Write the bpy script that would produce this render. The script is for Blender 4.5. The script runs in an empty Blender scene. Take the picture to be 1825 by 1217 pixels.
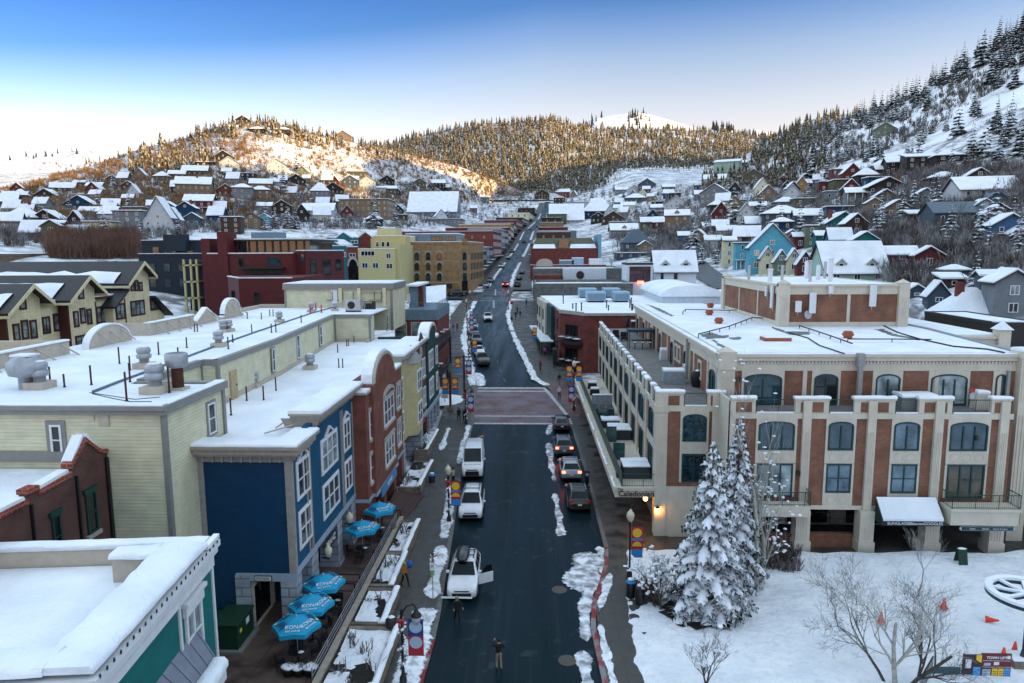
import bpy,bmesh,math,random
from mathutils import Vector,Matrix,noise
random.seed(7)
scn=bpy.context.scene
COL=scn.collection
PI=math.pi
# camera
F=1217.0;CX=912.5;CY=608.5;CH=22.0
_th=math.radians(7.6);_ps=math.radians(2.35);_ro=math.radians(-0.35)
_f=Vector((-math.sin(_ps)*math.cos(_th),math.cos(_ps)*math.cos(_th),-math.sin(_th)))
_r0=Vector((math.cos(_ps),math.sin(_ps),0));_u0=_r0.cross(_f)
_R=_r0*math.cos(_ro)+_u0*math.sin(_ro);_U=_u0*math.cos(_ro)-_r0*math.sin(_ro)
CAMP=Vector((0,0,CH))
cam_d=bpy.data.cameras.new('camera');cam=bpy.data.objects.new('camera',cam_d);COL.objects.link(cam)
cam_d.sensor_width=36.0;cam_d.lens=36.0*F/1825.0;cam_d.clip_end=20000;cam_d.clip_start=0.5
m3=Matrix((_R,_U,-_f)).transposed()
cam.matrix_world=Matrix.Translation(CAMP)@m3.to_4x4()
scn.camera=cam
def ray(px,py):return _f+_R*((px-CX)/F)-_U*((py-CY)/F)
def atz(px,py,z):
 d=ray(px,py);t=(z-CH)/d.z;return Vector((d.x*t,d.y*t,z))
def atx(px,py,x):
 d=ray(px,py);t=x/d.x;return Vector((x,d.y*t,CH+d.z*t))
def aty(px,py,y):
 d=ray(px,py);t=y/d.y;return Vector((d.x*t,y,CH+d.z*t))
def atd(px,py,D):return CAMP+ray(px,py)*D
def lerp_table(T,v):
 if v<=T[0][0]:return T[0][1]
 for a,b in zip(T,T[1:]):
  if v<=b[0]:
   return a[1]+(b[1]-a[1])*(v-a[0])/(b[0]-a[0])
 return T[-1][1]
GP=[(-100,0),(50,0),(62,.35),(80,1.2),(109,3.2),(152,6.2),(216,10.5),(300,17.5),(400,26.5),(500,36),(600,47),(700,59),(800,72),(900,88),(1000,106),(1300,160)]
def g(y):return lerp_table(GP,y)
RL=[(-60,-6),(32,-6),(37,-5.95),(46,-6.5),(53,-6.9),(64,-7.6),(80,-8.0),(97,-9.1),(109,-10.7),(131,-14.2),(159,-16.2),(193,-17.0),(248,-16.3),(370,-12.9),(484,-11.7),(631,-1.2),(744,2.5),(850,6)]
RR=[(-60,3.2),(32,3.2),(38.8,2.9),(43,3.9),(47,4.8),(62,4.5),(77,3.8),(83,3.5),(97,.8),(101,-1.2),(136,-5.8),(159,-8.0),(183,-8.2),(248,-8.9),(370,-5.6),(484,-4.0),(631,6.7),(744,9.5),(850,13)]
def rl(y):return lerp_table(RL,y)
def rr(y):return lerp_table(RR,y)
def sm(a,b,x):
 t=min(1,max(0,(x-a)/(b-a)));return t*t*(3-2*t)
def T(x,y):
 z=g(y)
 dl=max(0,-42-x-(0.02*max(0,y-100)))
 z+=15*(1-math.exp(-dl/55))+.03*min(dl,300)
 xc=420-300*sm(200,350,y)
 dr=max(0,min(x,xc)-(24 if y>100 else 34))
 z+=0.15*dr+0.0012*dr*dr
 return z
def att(px,py,dz=0,t0=30):
 """where a sight line meets the town's ground"""
 d=ray(px,py);t=t0
 while t<1600:
  if CH+d.z*t<T(d.x*t,d.y*t)+dz:break
  t+=max(.05,t*.001)
 return Vector((d.x*t,d.y*t,T(d.x*t,d.y*t)))
# objects
LOC={}
XF=None
def wall_frame(p,q):
 """local y runs along the wall from p to q, local x points out of it"""
 d=Vector((q[0]-p[0],q[1]-p[1],0));d.normalize()
 return Matrix(((d.y,d.x,0,p[0]),(-d.x,d.y,0,p[1]),(0,0,1,0),(0,0,0,1)))
def props(o,label=None,cat=None,group=None,kind=None):
 if label:o['label']=label
 if cat:o['category']=cat
 if group:o['group']=group
 if kind:o['kind']=kind
 return o
def thing(name,label,cat,loc=(0,0,0),group=None,rz=0):
 o=bpy.data.objects.new(name,None);COL.objects.link(o);o.empty_display_size=.1
 o.location=loc;o.rotation_euler=(0,0,rz);LOC[o.name]=Vector(loc)
 return props(o,label,cat,group)
def dup(root,loc,rz=0,label=None,group=None,scale=None):
 r=root.copy();COL.objects.link(r);r.location=loc;r.rotation_euler=(0,0,rz)
 if scale:r.scale=(scale,)*3 if not hasattr(scale,'__len__') else scale
 if label:r['label']=label
 if group:r['group']=group
 for ch in list(root.children):
  c=ch.copy();COL.objects.link(c);c.parent=r
  for g2 in list(ch.children):
   d=g2.copy();COL.objects.link(d);d.parent=c
 return r
class MB:
 def __init__(s):s.v=[];s.f=[];s.m=[];s.sm=[]
 def add(s,vs,fs,mi=0,smooth=False):
  b=len(s.v);s.v+=[tuple(q) for q in vs]
  for f in fs:s.f.append(tuple(b+i for i in f));s.m.append(mi);s.sm.append(smooth)
 def quad(s,a,b,c,d,mi=0):s.add([a,b,c,d],[(0,1,2,3)],mi)
 def bx(s,x0,x1,y0,y1,z0,z1,mi=0):
  if x0>x1:x0,x1=x1,x0
  if y0>y1:y0,y1=y1,y0
  s.add([(x0,y0,z0),(x1,y0,z0),(x1,y1,z0),(x0,y1,z0),(x0,y0,z1),(x1,y0,z1),(x1,y1,z1),(x0,y1,z1)],
   [(0,3,2,1),(4,5,6,7),(0,1,5,4),(1,2,6,5),(2,3,7,6),(3,0,4,7)],mi)
 def pr(s,poly,z0,z1,mi=0,cap=None):
  """poly: list of (x,y) counter-clockwise; z0/z1 numbers"""
  n=len(poly)
  vs=[(p[0],p[1],z0) for p in poly]+[(p[0],p[1],z1) for p in poly]
  s.add(vs,[(i,(i+1)%n,n+(i+1)%n,n+i) for i in range(n)],mi)
  s.add(vs,[tuple(range(n,2*n))],mi if cap is None else cap);s.add(vs,[tuple(range(n-1,-1,-1))],mi)
 def sh(s,poly,axis,a0,a1,mi=0):
  """polygon in the plane across `axis` extruded along it: axis 'y': poly=(x,z); axis 'x': poly=(y,z)"""
  n=len(poly)
  if axis=='y':vs=[(p[0],a0,p[1]) for p in poly]+[(p[0],a1,p[1]) for p in poly]
  else:vs=[(a0,p[0],p[1]) for p in poly]+[(a1,p[0],p[1]) for p in poly]
  s.add(vs,[tuple(range(n)),tuple(range(2*n-1,n-1,-1))]+[(i,n+i,n+(i+1)%n,(i+1)%n) for i in range(n)],mi)
 def cyl(s,p0,p1,r0,r1=None,n=8,mi=0,smooth=True):
  r1=r0 if r1 is None else r1
  p0=Vector(p0);p1=Vector(p1);d=(p1-p0).normalized()
  a=d.cross(Vector((0,0,1)) if abs(d.z)<.9 else Vector((1,0,0))).normalized();b=d.cross(a)
  vs=[]
  for p,r in ((p0,r0),(p1,r1)):
   for i in range(n):
    t=2*PI*i/n;vs.append(p+a*math.cos(t)*r+b*math.sin(t)*r)
  s.add(vs,[(i,n+i,n+(i+1)%n,(i+1)%n) for i in range(n)],mi,smooth)
  s.add(vs,[tuple(range(n)),tuple(range(2*n-1,n-1,-1))],mi)
 def tube(s,pts,r,n=6,mi=0):
  for i in range(len(pts)-1):
   ra=r if not hasattr(r,'__len__') else r[i];rb=r if not hasattr(r,'__len__') else r[i+1]
   s.cyl(pts[i],pts[i+1],ra,rb,n,mi)
 def la(s,prof,c=(0,0,0),n=12,mi=0,smooth=True):
  vs=[];m=len(prof)
  for r,z in prof:
   for i in range(n):
    t=2*PI*i/n;vs.append((c[0]+r*math.cos(t),c[1]+r*math.sin(t),c[2]+z))
  fs=[(k*n+i,k*n+(i+1)%n,(k+1)*n+(i+1)%n,(k+1)*n+i) for k in range(m-1) for i in range(n)]
  s.add(vs,fs,mi,smooth);s.add(vs,[tuple(range(n-1,-1,-1)),tuple(range((m-1)*n,m*n))],mi)
 def blob(s,c,r,mi=0,n=8,m=5,jit=.15,seed=0):
  rnd=random.Random(seed);vs=[]
  for k in range(m+1):
   ph=PI*k/m
   for i in range(n):
    t=2*PI*i/n;q=1+rnd.uniform(-jit,jit)
    vs.append((c[0]+r[0]*q*math.sin(ph)*math.cos(t),c[1]+r[1]*q*math.sin(ph)*math.sin(t),c[2]+r[2]*q*math.cos(ph)))
  s.add(vs,[(k*n+i,(k+1)*n+i,(k+1)*n+(i+1)%n,k*n+(i+1)%n) for k in range(m) for i in range(n)],mi,True)
 def mk(s,name,mats,parent=None,at=None,label=None,cat=None,group=None,kind=None,bevel=0,local=False):
  me=bpy.data.meshes.new(name)
  off=Vector((0,0,0))
  root=parent
  while root is not None and root.parent is not None:root=root.parent
  if at is not None:off=Vector(at)
  elif root is not None and not local:off=LOC.get(root.name,Vector((0,0,0)))
  V=s.v if XF is None else [tuple(XF@Vector(q)) for q in s.v]
  me.from_pydata([(a-off.x,b-off.y,c-off.z) for a,b,c in V],[],s.f)
  if not hasattr(mats,'__len__'):mats=[mats]
  for m in mats:me.materials.append(m)
  me.polygons.foreach_set('material_index',s.m);me.polygons.foreach_set('use_smooth',s.sm)
  me.update()
  o=bpy.data.objects.new(name,me);COL.objects.link(o)
  if parent is not None:o.parent=parent
  if at is not None and parent is None:o.location=off
  if bevel:
   b=o.modifiers.new('bevel','BEVEL');b.width=bevel;b.segments=2;b.limit_method='ANGLE'
  LOC[o.name]=off
  return props(o,label,cat,group,kind)
# materials
MATS={}
class NT:
 def __init__(s,name):
  s.mat=bpy.data.materials.new(name);s.mat.use_nodes=True;s.t=s.mat.node_tree
  s.b=s.t.nodes['Principled BSDF'];s.pos=None
 def n(s,typ,**kw):
  nd=s.t.nodes.new(typ)
  for k,v in kw.items():
   if k in nd.inputs:nd.inputs[k].default_value=v
   else:setattr(nd,k,v)
  return nd
 def l(s,a,b):s.t.links.new(a,b)
 def P(s):
  if s.pos is None:s.pos=s.n('ShaderNodeTexCoord').outputs['Object']
  return s.pos
 def G(s):return s.n('ShaderNodeNewGeometry')
 def noise(s,scale,detail=4,vec=None,stretch=None):
  nd=s.n('ShaderNodeTexNoise');nd.inputs['Scale'].default_value=scale;nd.inputs['Detail'].default_value=detail
  v=vec or s.P()
  if stretch:
   mp=s.n('ShaderNodeMapping');mp.inputs['Scale'].default_value=stretch;s.l(v,mp.inputs['Vector']);v=mp.outputs[0]
  s.l(v,nd.inputs['Vector']);return nd.outputs['Fac']
 def ramp(s,fac,a,b,ca=(0,0,0,1),cb=(1,1,1,1)):
  r=s.n('ShaderNodeValToRGB');e=r.color_ramp.elements
  e[0].position=a;e[1].position=b;e[0].color=ca;e[1].color=cb
  s.l(fac,r.inputs[0]);return r.outputs[0]
 def mix(s,fac,a,b,blend='MIX'):
  m=s.n('ShaderNodeMix',data_type='RGBA',blend_type=blend)
  for val,i in ((fac,0),(a,6),(b,7)):
   if hasattr(val,'links') :s.l(val,m.inputs[i])
   else:m.inputs[i].default_value=val if i==0 else (*val[:3],1)
  return m.outputs[2]
 def math(s,op,a,b=0.0,c=0.0):
  m=s.n('ShaderNodeMath',operation=op)
  for i,val in enumerate((a,b,c)):
   if hasattr(val,'links'):s.l(val,m.inputs[i])
   else:m.inputs[i].default_value=val
  return m.outputs[0]
 def color(s,c):
  if hasattr(c,'links'):s.l(c,s.b.inputs['Base Color'])
  else:s.b.inputs['Base Color'].default_value=(*c[:3],1)
 def bump(s,h,strength=.3,dist=.05):
  b=s.n('ShaderNodeBump');b.inputs['Strength'].default_value=strength;b.inputs['Distance'].default_value=dist
  s.l(h,b.inputs['Height']);s.l(b.outputs[0],s.b.inputs['Normal'])
 def uv(s):
  sp=s.n('ShaderNodeSeparateXYZ');s.l(s.P(),sp.inputs[0])
  u=s.math('ADD',sp.outputs[0],sp.outputs[1]);return u,sp.outputs[2]
def sc(c,k):return tuple(x*k for x in c)
def rpick(l):return random.choice(l)
def K_(c):return tuple(x**1.15 for x in c)
def paint(name,c,rough=.6,var=.12,scale=3.0,metal=0,spec=.4):
 if name in MATS:return MATS[name]
 t=NT(name);f=t.noise(scale,5);c=K_(c)
 t.color(t.mix(t.math('MULTIPLY',t.ramp(t.noise(1.3,6,stretch=(1.5,1.5,.12)),.5,.78),.3),t.mix(t.ramp(f,.3,.7),sc(c,1-var),sc(c,1+var)),sc(c,.62)))
 t.b.inputs['Roughness'].default_value=rough;t.b.inputs['Metallic'].default_value=metal
 t.b.inputs['Specular IOR Level'].default_value=spec
 t.bump(t.noise(scale*8,3),.12,.02)
 MATS[name]=t.mat;return t.mat
def siding(name,c,step=.17,rough=.6,vert=False,depth=.03,lines=.25):
 if name in MATS:return MATS[name]
 t=NT(name);u,z=t.uv();c=K_(c)
 w=u if vert else z
 fr=t.math('FRACT',t.math('DIVIDE',w,step))
 ln=t.math('LESS_THAN',fr,.1)
 f=t.noise(1.2,5);f2=t.noise(2.5,3,stretch=(.3,.3,6))
 base=t.mix(t.ramp(f,.3,.7),sc(c,.86),sc(c,1.1))
 base=t.mix(t.math('MULTIPLY',t.ramp(f2,.42,.72),.4),base,sc(c,.62))
 t.color(t.mix(t.math('MULTIPLY',ln,lines),base,sc(c,.45)))
 t.b.inputs['Roughness'].default_value=rough;t.b.inputs['Specular IOR Level'].default_value=.3
 h=t.math('SUBTRACT',1.0,fr) if not vert else t.math('SUBTRACT',1.0,ln)
 t.bump(h,.8,depth)
 MATS[name]=t.mat;return t.mat
def brick(name,c1,c2,mortar,bw=.24,bh=.085,rough=.85,mix=.5):
 if name in MATS:return MATS[name]
 t=NT(name);u,z=t.uv()
 cb=t.n('ShaderNodeCombineXYZ');t.l(u,cb.inputs[0]);t.l(z,cb.inputs[1])
 b=t.n('ShaderNodeTexBrick');t.l(cb.outputs[0],b.inputs['Vector'])
 b.inputs['Color1'].default_value=(*c1,1);b.inputs['Color2'].default_value=(*c2,1);b.inputs['Mortar'].default_value=(*mortar,1)
 b.inputs['Scale'].default_value=1;b.inputs['Brick Width'].default_value=bw;b.inputs['Row Height'].default_value=bh
 b.inputs['Mortar Size'].default_value=bh*.1;b.inputs['Bias'].default_value=0
 f=t.noise(.9,5)
 t.color(t.mix(.75,b.outputs['Color'],t.mix(t.ramp(f,.3,.7),(.55,.55,.55),(1.15,1.12,1.1)),'MULTIPLY'))
 t.b.inputs['Roughness'].default_value=rough;t.b.inputs['Specular IOR Level'].default_value=.25
 t.bump(t.math('SUBTRACT',1.0,b.outputs['Fac']),.6,.012)
 MATS[name]=t.mat;return t.mat
def glass(name,c=(.02,.03,.04),rough=.06,curtain=None,spec=.7):
 if name in MATS:return MATS[name]
 t=NT(name);f=t.noise(.8,3)
 a=t.ramp(f,.35,.65)
 t.color(t.mix(a,sc(c,.6),curtain or sc(c,1.6)))
 t.b.inputs['Roughness'].default_value=rough;t.b.inputs['Specular IOR Level'].default_value=spec
 t.bump(t.noise(2.0,2),.04,.02)
 MATS[name]=t.mat;return t.mat
def snow(name='snow',dirt=0.0,bumps=1.0,scale=1.0,thr=(.52,.62),dcol=(.08,.06,.045)):
 if name in MATS:return MATS[name]
 t=NT(name)
 f=t.noise(.35*scale,6);base=t.mix(t.ramp(f,.3,.7),(.70,.74,.80),(.86,.88,.91))
 if dirt:
  f2=t.noise(1.1*scale,8);base=t.mix(t.math('MULTIPLY',t.ramp(f2,*thr),dirt),base,dcol)
 t.color(base);t.b.inputs['Roughness'].default_value=.65;t.b.inputs['Specular IOR Level'].default_value=.25
 h=t.math('ADD',t.noise(1.3*scale,5),t.math('MULTIPLY',t.noise(9*scale,3),.22))
 t.bump(h,.45*bumps,.22)
 MATS[name]=t.mat;return t.mat
def flat(name,c,rough=.5,metal=0,emit=None):
 if name in MATS:return MATS[name]
 t=NT(name);c=K_(c) if max(c)<.3 else c;t.color(t.mix(t.noise(6,3),sc(c,.9),sc(c,1.1)));t.b.inputs['Roughness'].default_value=rough;t.b.inputs['Metallic'].default_value=metal
 if emit:
  t.b.inputs['Emission Color'].default_value=(*c,1);t.b.inputs['Emission Strength'].default_value=emit
 MATS[name]=t.mat;return t.mat
SNOW=snow('snow',0,1.7)
TMP=bpy.data.scenes.new('bake')
def baked(o):
 TMP.collection.objects.link(o);dg=TMP.view_layers[0].depsgraph;dg.update()
 me=bpy.data.meshes.new_from_object(o.evaluated_get(dg));TMP.collection.objects.unlink(o);bpy.data.objects.remove(o);return me
def text(name,body,mat,parent,loc,size,rot=(PI/2,0,0),extr=.01,align='CENTER',bold=0,sx=1.0):
 cu=bpy.data.curves.new(name,'FONT');cu.body=body;cu.size=size;cu.extrude=extr;cu.align_x=align;cu.align_y='CENTER';cu.offset=bold
 o=bpy.data.objects.new(name,cu);cu.materials.append(mat)
 me=baked(o)
 ob=bpy.data.objects.new(name,me);COL.objects.link(ob)
 if not me.materials:me.materials.append(mat)
 ob.parent=parent
 root=parent
 while root.parent is not None:root=root.parent
 ob.location=Vector(loc)-LOC.get(root.name,Vector((0,0,0)));ob.rotation_euler=rot;ob.scale=(sx,1,1)
 return ob
# light
SUN_EL=math.radians(9.0);SUNH=Vector((0.95,-0.31,0)).normalized()
sun_dir=Vector((SUNH.x*math.cos(SUN_EL),SUNH.y*math.cos(SUN_EL),math.sin(SUN_EL)))
sd=bpy.data.lights.new('sun','SUN');sd.energy=2.0;sd.angle=math.radians(.5);sd.color=(1.0,.64,.24)
so=bpy.data.objects.new('sun',sd);COL.objects.link(so);so.rotation_euler=sun_dir.to_track_quat('Z','Y').to_euler();so.location=(300,-100,300)
w=bpy.data.worlds.new('World');scn.world=w;w.use_nodes=True;nt=w.node_tree
bg=nt.nodes['Background'];sky=nt.nodes.new('ShaderNodeTexSky');sky.sky_type='NISHITA';sky.sun_disc=False
sky.sun_elevation=SUN_EL;sky.sun_rotation=math.atan2(SUNH.x,SUNH.y);sky.altitude=2100;sky.air_density=1.0;sky.dust_density=.6;sky.ozone_density=1.5
tc=nt.nodes.new('ShaderNodeTexCoord');sp=nt.nodes.new('ShaderNodeSeparateXYZ');nt.links.new(tc.outputs['Generated'],sp.inputs[0])
def wm(op,a,b):
 n=nt.nodes.new('ShaderNodeMath');n.operation=op
 for i,v in enumerate((a,b)):
  if hasattr(v,'links'):nt.links.new(v,n.inputs[i])
  else:n.inputs[i].default_value=v
 return n.outputs[0]
sky_h=wm('ADD',sp.outputs[2],wm('MULTIPLY',wm('MAXIMUM',wm('MULTIPLY',sp.outputs[0],-1.0),0.0),.15))  # deeper blue away from the sun
rp=nt.nodes.new('ShaderNodeValToRGB');nt.links.new(sky_h,rp.inputs[0])
el=rp.color_ramp.elements
el[0].position=.0;el[0].color=(.86,.475,.345,1)
el[1].position=.153;el[1].color=(.80,.48,.365,1)
for p_,c_ in ((.19,(.76,.49,.385,1)),(.225,(.66,.465,.39,1)),(.254,(.54,.43,.40,1)),(.292,(.34,.335,.39,1)),(.322,(.17,.245,.35,1)),(.37,(.12,.2,.34,1)),(.46,(.6,.6,.6,1)),(.62,(3.0,2.05,1.36,1))):
 e=el.new(p_);e.color=c_
mx=nt.nodes.new('ShaderNodeMix');mx.data_type='RGBA';mx.blend_type='MULTIPLY';mx.inputs[0].default_value=1
nt.links.new(sky.outputs[0],mx.inputs[6]);nt.links.new(rp.outputs[0],mx.inputs[7]);nt.links.new(mx.outputs[2],bg.inputs[0])
bg.inputs[1].default_value=.12
scn.view_settings.view_transform='Standard';scn.view_settings.look='None';scn.view_settings.exposure=2.6;scn.view_settings.gamma=1.0
scn.render.engine='CYCLES'
scn.cycles.max_bounces=5;scn.cycles.diffuse_bounces=2;scn.cycles.glossy_bounces=2;scn.cycles.transmission_bounces=2;scn.cycles.transparent_max_bounces=4
scn.cycles.caustics_reflective=False;scn.cycles.caustics_refractive=False
# ground
def hill_mat(name,brush=(.10,.075,.055),thr=(.47,.6),scale=.05,fine=.5,dens=.8):
 if name in MATS:return MATS[name]
 t=NT(name)
 base=t.mix(t.ramp(t.noise(.02,4),.3,.7),(.74,.77,.82),(.85,.87,.9))
 f=t.noise(scale,6);f2=t.noise(fine,5)
 k=t.math('MULTIPLY',t.ramp(f,*thr),t.ramp(f2,.36,.56))
 t.color(t.mix(t.math('MULTIPLY',k,dens),base,brush))
 t.b.inputs['Roughness'].default_value=.8;t.b.inputs['Specular IOR Level'].default_value=.15
 t.bump(t.noise(fine*1.2,6),.8,1.0)
 MATS[name]=t.mat;return t.mat
def grid_obj(name,rows,mat,kind='structure',smooth=True,label=None,cat=None):
 n=len(rows[0]);vs=[v for r in rows for v in r]
 fs=[(j*n+i,j*n+i+1,(j+1)*n+i+1,(j+1)*n+i) for j in range(len(rows)-1) for i in range(n-1)]
 m=MB();m.add(vs,fs,0,smooth);return m.mk(name,mat,kind=kind,label=label,cat=cat)
TERR=hill_mat('town ground',(.05,.042,.036),(.34,.56),.06,.35,.8)
xs=[-900,-800,-700,-620,-560,-500,-460]+[-430+8*i for i in range(108)]+[450,480,520,560,620,700,800,900]
ys=[-300,-250,-200,-150,-100,-60,-30,-10]+[6*i for i in range(100)]+[600+14*i for i in range(40)]
def tz(x,y):
 z=T(x,y)+.6*noise.noise(Vector((x*.05,y*.05,0)))*sm(40,90,max(x-10,-x-14))
 if rl(y)-14<x<rr(y)+20:z -=.35
 if y<115 and -70<x<60:z=min(z,g(y)-.4)
 return z
grid_obj('terrain',[[(x,y,tz(x,y)) for x in xs] for y in ys],TERR)
HILLS={}
def hill(key,cols,mat,nrow=22,ncol=90,rough=2.0,bulge=0.0,tback=.35):
 """cols: (px, ridge py, ridge distance, foot py, foot distance or None)"""
 C=[]
 for c in cols:
  fd=c[4]
  if fd is None:
   p=att(c[0],c[3]);fd=(p-CAMP).dot(_f)
  C.append((c[0],c[1],c[2],c[3],fd))
 def at(px,t):
  k=[lerp_table([(c[0],c[i]) for c in C],px) for i in (1,2,3,4)]
  py=k[2]+(k[0]-k[2])*t
  tt=t**(1+bulge)
  D=k[3]+(k[1]-k[3])*tt
  p=atd(px,py,D)
  e=min(1,4*t*(1-t)+.15)
  p.z+=rough*e*noise.fractal(Vector((p.x*.012,p.y*.012,3.1)),1.0,2.0,4)
  return p
 HILLS[key]=(at,C)
 x0,x1=C[0][0],C[-1][0]
 pxs=[x0+(x1-x0)*i/ncol for i in range(ncol+1)]
 rows=[[tuple(at(px,-0.02)-Vector((0,0,6))) for px in pxs]]
 rows+=[[tuple(at(px,j/nrow)) for px in pxs] for j in range(nrow+1)]
 back=[]
 for px in pxs:
  p=at(px,1);h=(p-CAMP);h.z=0;h.normalize();k=h*(.28*(p-CAMP).length)
  back.append((p.x+k.x,p.y+k.y,p.z-tback*(.28*(p-CAMP).length)))
 rows.append(back)
 return grid_obj('hill',rows,mat)
HB=hill_mat('brush hill',(.12,.07,.035),(.36,.55),.022,.45,.85)
HF=hill_mat('forest floor',(.05,.05,.045),(.3,.5),.02,.3,.75)
HW=hill_mat('open snow hill',(.12,.09,.06),(.56,.66),.02,.25,.6)
HR=hill_mat('ski slope',(.10,.08,.065),(.52,.64),.03,.4,.7)
hill('left',[(-500,300,700,430,None),(-150,330,640,405,None),(0,338,620,398,None),(100,312,620,398,None),(200,283,640,395,None),(260,262,650,392,None),(330,246,660,388,None),(390,224,670,386,None),(440,215,680,385,None),(500,221,690,383,None),(560,238,710,380,None),(620,252,740,376,None),(690,266,770,372,None),(760,282,800,366,None),(820,297,820,362,None),(880,321,840,358,None),(935,342,850,356,None)],HB,ncol=120,rough=3)
hill('center',[(520,275,1350,345,850),(690,257,1350,345,850),(740,243,1350,345,850),(800,231,1340,345,850),(860,220,1320,345,850),(920,218,1300,345,860),(975,212,1300,345,860),(1010,220,1320,345,870),(1040,227,1340,342,880),(1100,231,1380,340,900),(1150,228,1400,340,900),(1200,231,1420,340,900),(1260,234,1450,335,900),(1320,240,1450,325,900),(1400,248,1450,320,900),(1500,262,1450,320,900)],HF,ncol=110,rough=5)
hill('peak',[(1020,240,3000,250,2600),(1045,222,3000,250,2600),(1060,211,3000,250,2600),(1090,205,3000,250,2600),(1140,200,3000,250,2600),(1170,207,3000,250,2600),(1200,216,3000,250,2600),(1240,228,3000,250,2600),(1262,232,3000,250,2600),(1290,225,2900,250,2600),(1312,235,2900,250,2600),(1345,231,2800,255,2500),(1380,237,2800,255,2500),(1440,250,2800,260,2500)],HW,ncol=80,rough=6)
hill('farleft',[(-500,300,1500,345,1100),(-120,285,1500,345,1100),(0,281,1500,345,1100),(60,278,1500,345,1100),(110,272,1480,345,1100),(150,266,1460,345,1100),(205,272,1450,345,1100),(300,292,1450,345,1100)],HW,rough=4,ncol=60)
hill('rightdark',[(1330,275,1050,320,800),(1360,255,1050,320,800),(1400,234,1050,320,790),(1440,215,1040,320,780),(1480,204,1030,320,780),(1515,203,1030,320,780),(1560,212,1030,320,780),(1640,230,1030,320,780)],HF,rough=3,ncol=50)
hill('right',[(1250,318,720,345,None),(1290,305,700,342,None),(1340,290,690,338,None),(1400,270,670,334,None),(1440,250,650,332,None),(1500,224,620,328,None),(1530,206,610,326,None),(1580,190,590,322,None),(1620,174,570,318,None),(1660,151,550,316,None),(1700,128,530,314,None),(1740,98,510,312,None),(1780,78,495,312,None),(1825,50,480,314,None),(1900,5,465,330,None),(2100,-70,450,370,None),(2400,-150,440,420,None),(2900,-260,430,520,None)],HR,ncol=150,rough=2.5)
hill('shade_ridge',[(1480,330,1080,420,700),(1500,263,1080,420,700),(1620,200,1000,420,700),(1740,150,900,420,600),(1825,122,850,420,560),(2000,82,760,420,500),(2400,-10,660,420,450),(2800,-80,600,420,420),(3250,-175,480,420,380)],HF,rough=3,ncol=40)  # unseen ridge, added to cast shade on the centre hill's lower slope
from mathutils.bvhtree import BVHTree
def _bvh(objs):
 vs=[];fs=[]
 for o in objs:
  b=len(vs);vs+=[o.matrix_world@v.co for v in o.data.vertices];fs+=[tuple(b+i for i in p.vertices) for p in o.data.polygons]
 return BVHTree.FromPolygons(vs,fs)
LAND=_bvh([o for o in COL.objects if o.type=='MESH' and (o.name.startswith('hill') or o.name=='terrain')])
def land(px,py):
 d=ray(px,py);n=d.normalized()
 h=LAND.ray_cast(CAMP+n*25,n)
 return h[0] if h[0] else atd(px,py,900)
def zl(x,y):
 h=LAND.ray_cast(Vector((x,y,900)),Vector((0,0,-1)))
 return h[0].z if h[0] else 0
def depth(p):return (p-CAMP).dot(_f)
# shared paints
WHITE=paint('white paint',(.72,.73,.74),.5,.05);GREYTRIM=paint('grey trim',(.27,.265,.25),.55,.08);TAN=paint('tan trim',(.42,.38,.31),.6,.07)
CREAM=siding('cream siding',(.67,.635,.46),.19,depth=.03,lines=.4);NAVY=siding('navy siding',(.002,.055,.12),.17,depth=.03,lines=.4);BLUE=siding('blue panel',(.006,.105,.19),.4,vert=True,depth=.012,lines=.12)  # navy siding: the blue front's paint with the south wall's shade put in
STONE=brick('pale stone block',(.36,.40,.45),(.31,.35,.40),(.2,.22,.25),1.4,.55,.8)
BRICK=brick('red brick',(.23,.062,.038),(.17,.045,.030),(.22,.16,.13));BRICKD=brick('dark brick',(.13,.05,.04),(.09,.036,.032),(.15,.12,.1))
BRICKO=brick('brown brick',(.275,.112,.066),(.19,.078,.048),(.27,.2,.15));BAND=paint('pale blue band',(.33,.40,.47),.6,.06)
GL=glass('window glass');GLB=glass('blind glass',(.06,.09,.09),.08,(.30,.36,.36));GLT=glass('teal glass',(.008,.03,.04),.05,(.03,.07,.09));GLD=glass('dark glass',(.008,.01,.012))
LIME=paint('limestone trim',(.42,.40,.35),.7,.1);BLACK=flat('black metal',(.012,.012,.014),.5);STEEL=flat('galvanised steel',(.42,.44,.46),.38,.7);RUST=paint('rust',(.09,.035,.02),.8,.4)
PARA=paint('beige stucco',(.52,.46,.38),.8,.08);DARKM=flat('dark metal',(.03,.03,.035),.45);GREENM=flat('dark green metal',(.008,.06,.05),.45)
WOOD=siding('brown deck boards',(.10,.06,.05),.14,vert=True,depth=.01);CONC=paint('concrete',(.22,.21,.20),.8,.18,1.2);YELLOW=siding('pale yellow siding',(.52,.47,.28),.2,depth=.02,lines=.1);DGREEN=siding('dark green siding',(.018,.075,.075),.2,depth=.02,lines=.1)
wrnd=random.Random(42)
def wr(axis,c,tl,br):
 f=atx if axis=='x' else aty
 a=f(*tl,c);b=f(*br,c);i=1 if axis=='x' else 0
 return min(a[i],b[i]),max(a[i],b[i]),min(a[2],b[2]),max(a[2],b[2])
def bx(m,axis,c,s,a0,a1,z0,z1,d0,d1,mi=0):
 if axis=='x':m.bx(c+s*d0,c+s*d1,a0,a1,z0,z1,mi)
 else:m.bx(a0,a1,c+s*d0,c+s*d1,z0,z1,mi)
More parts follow.
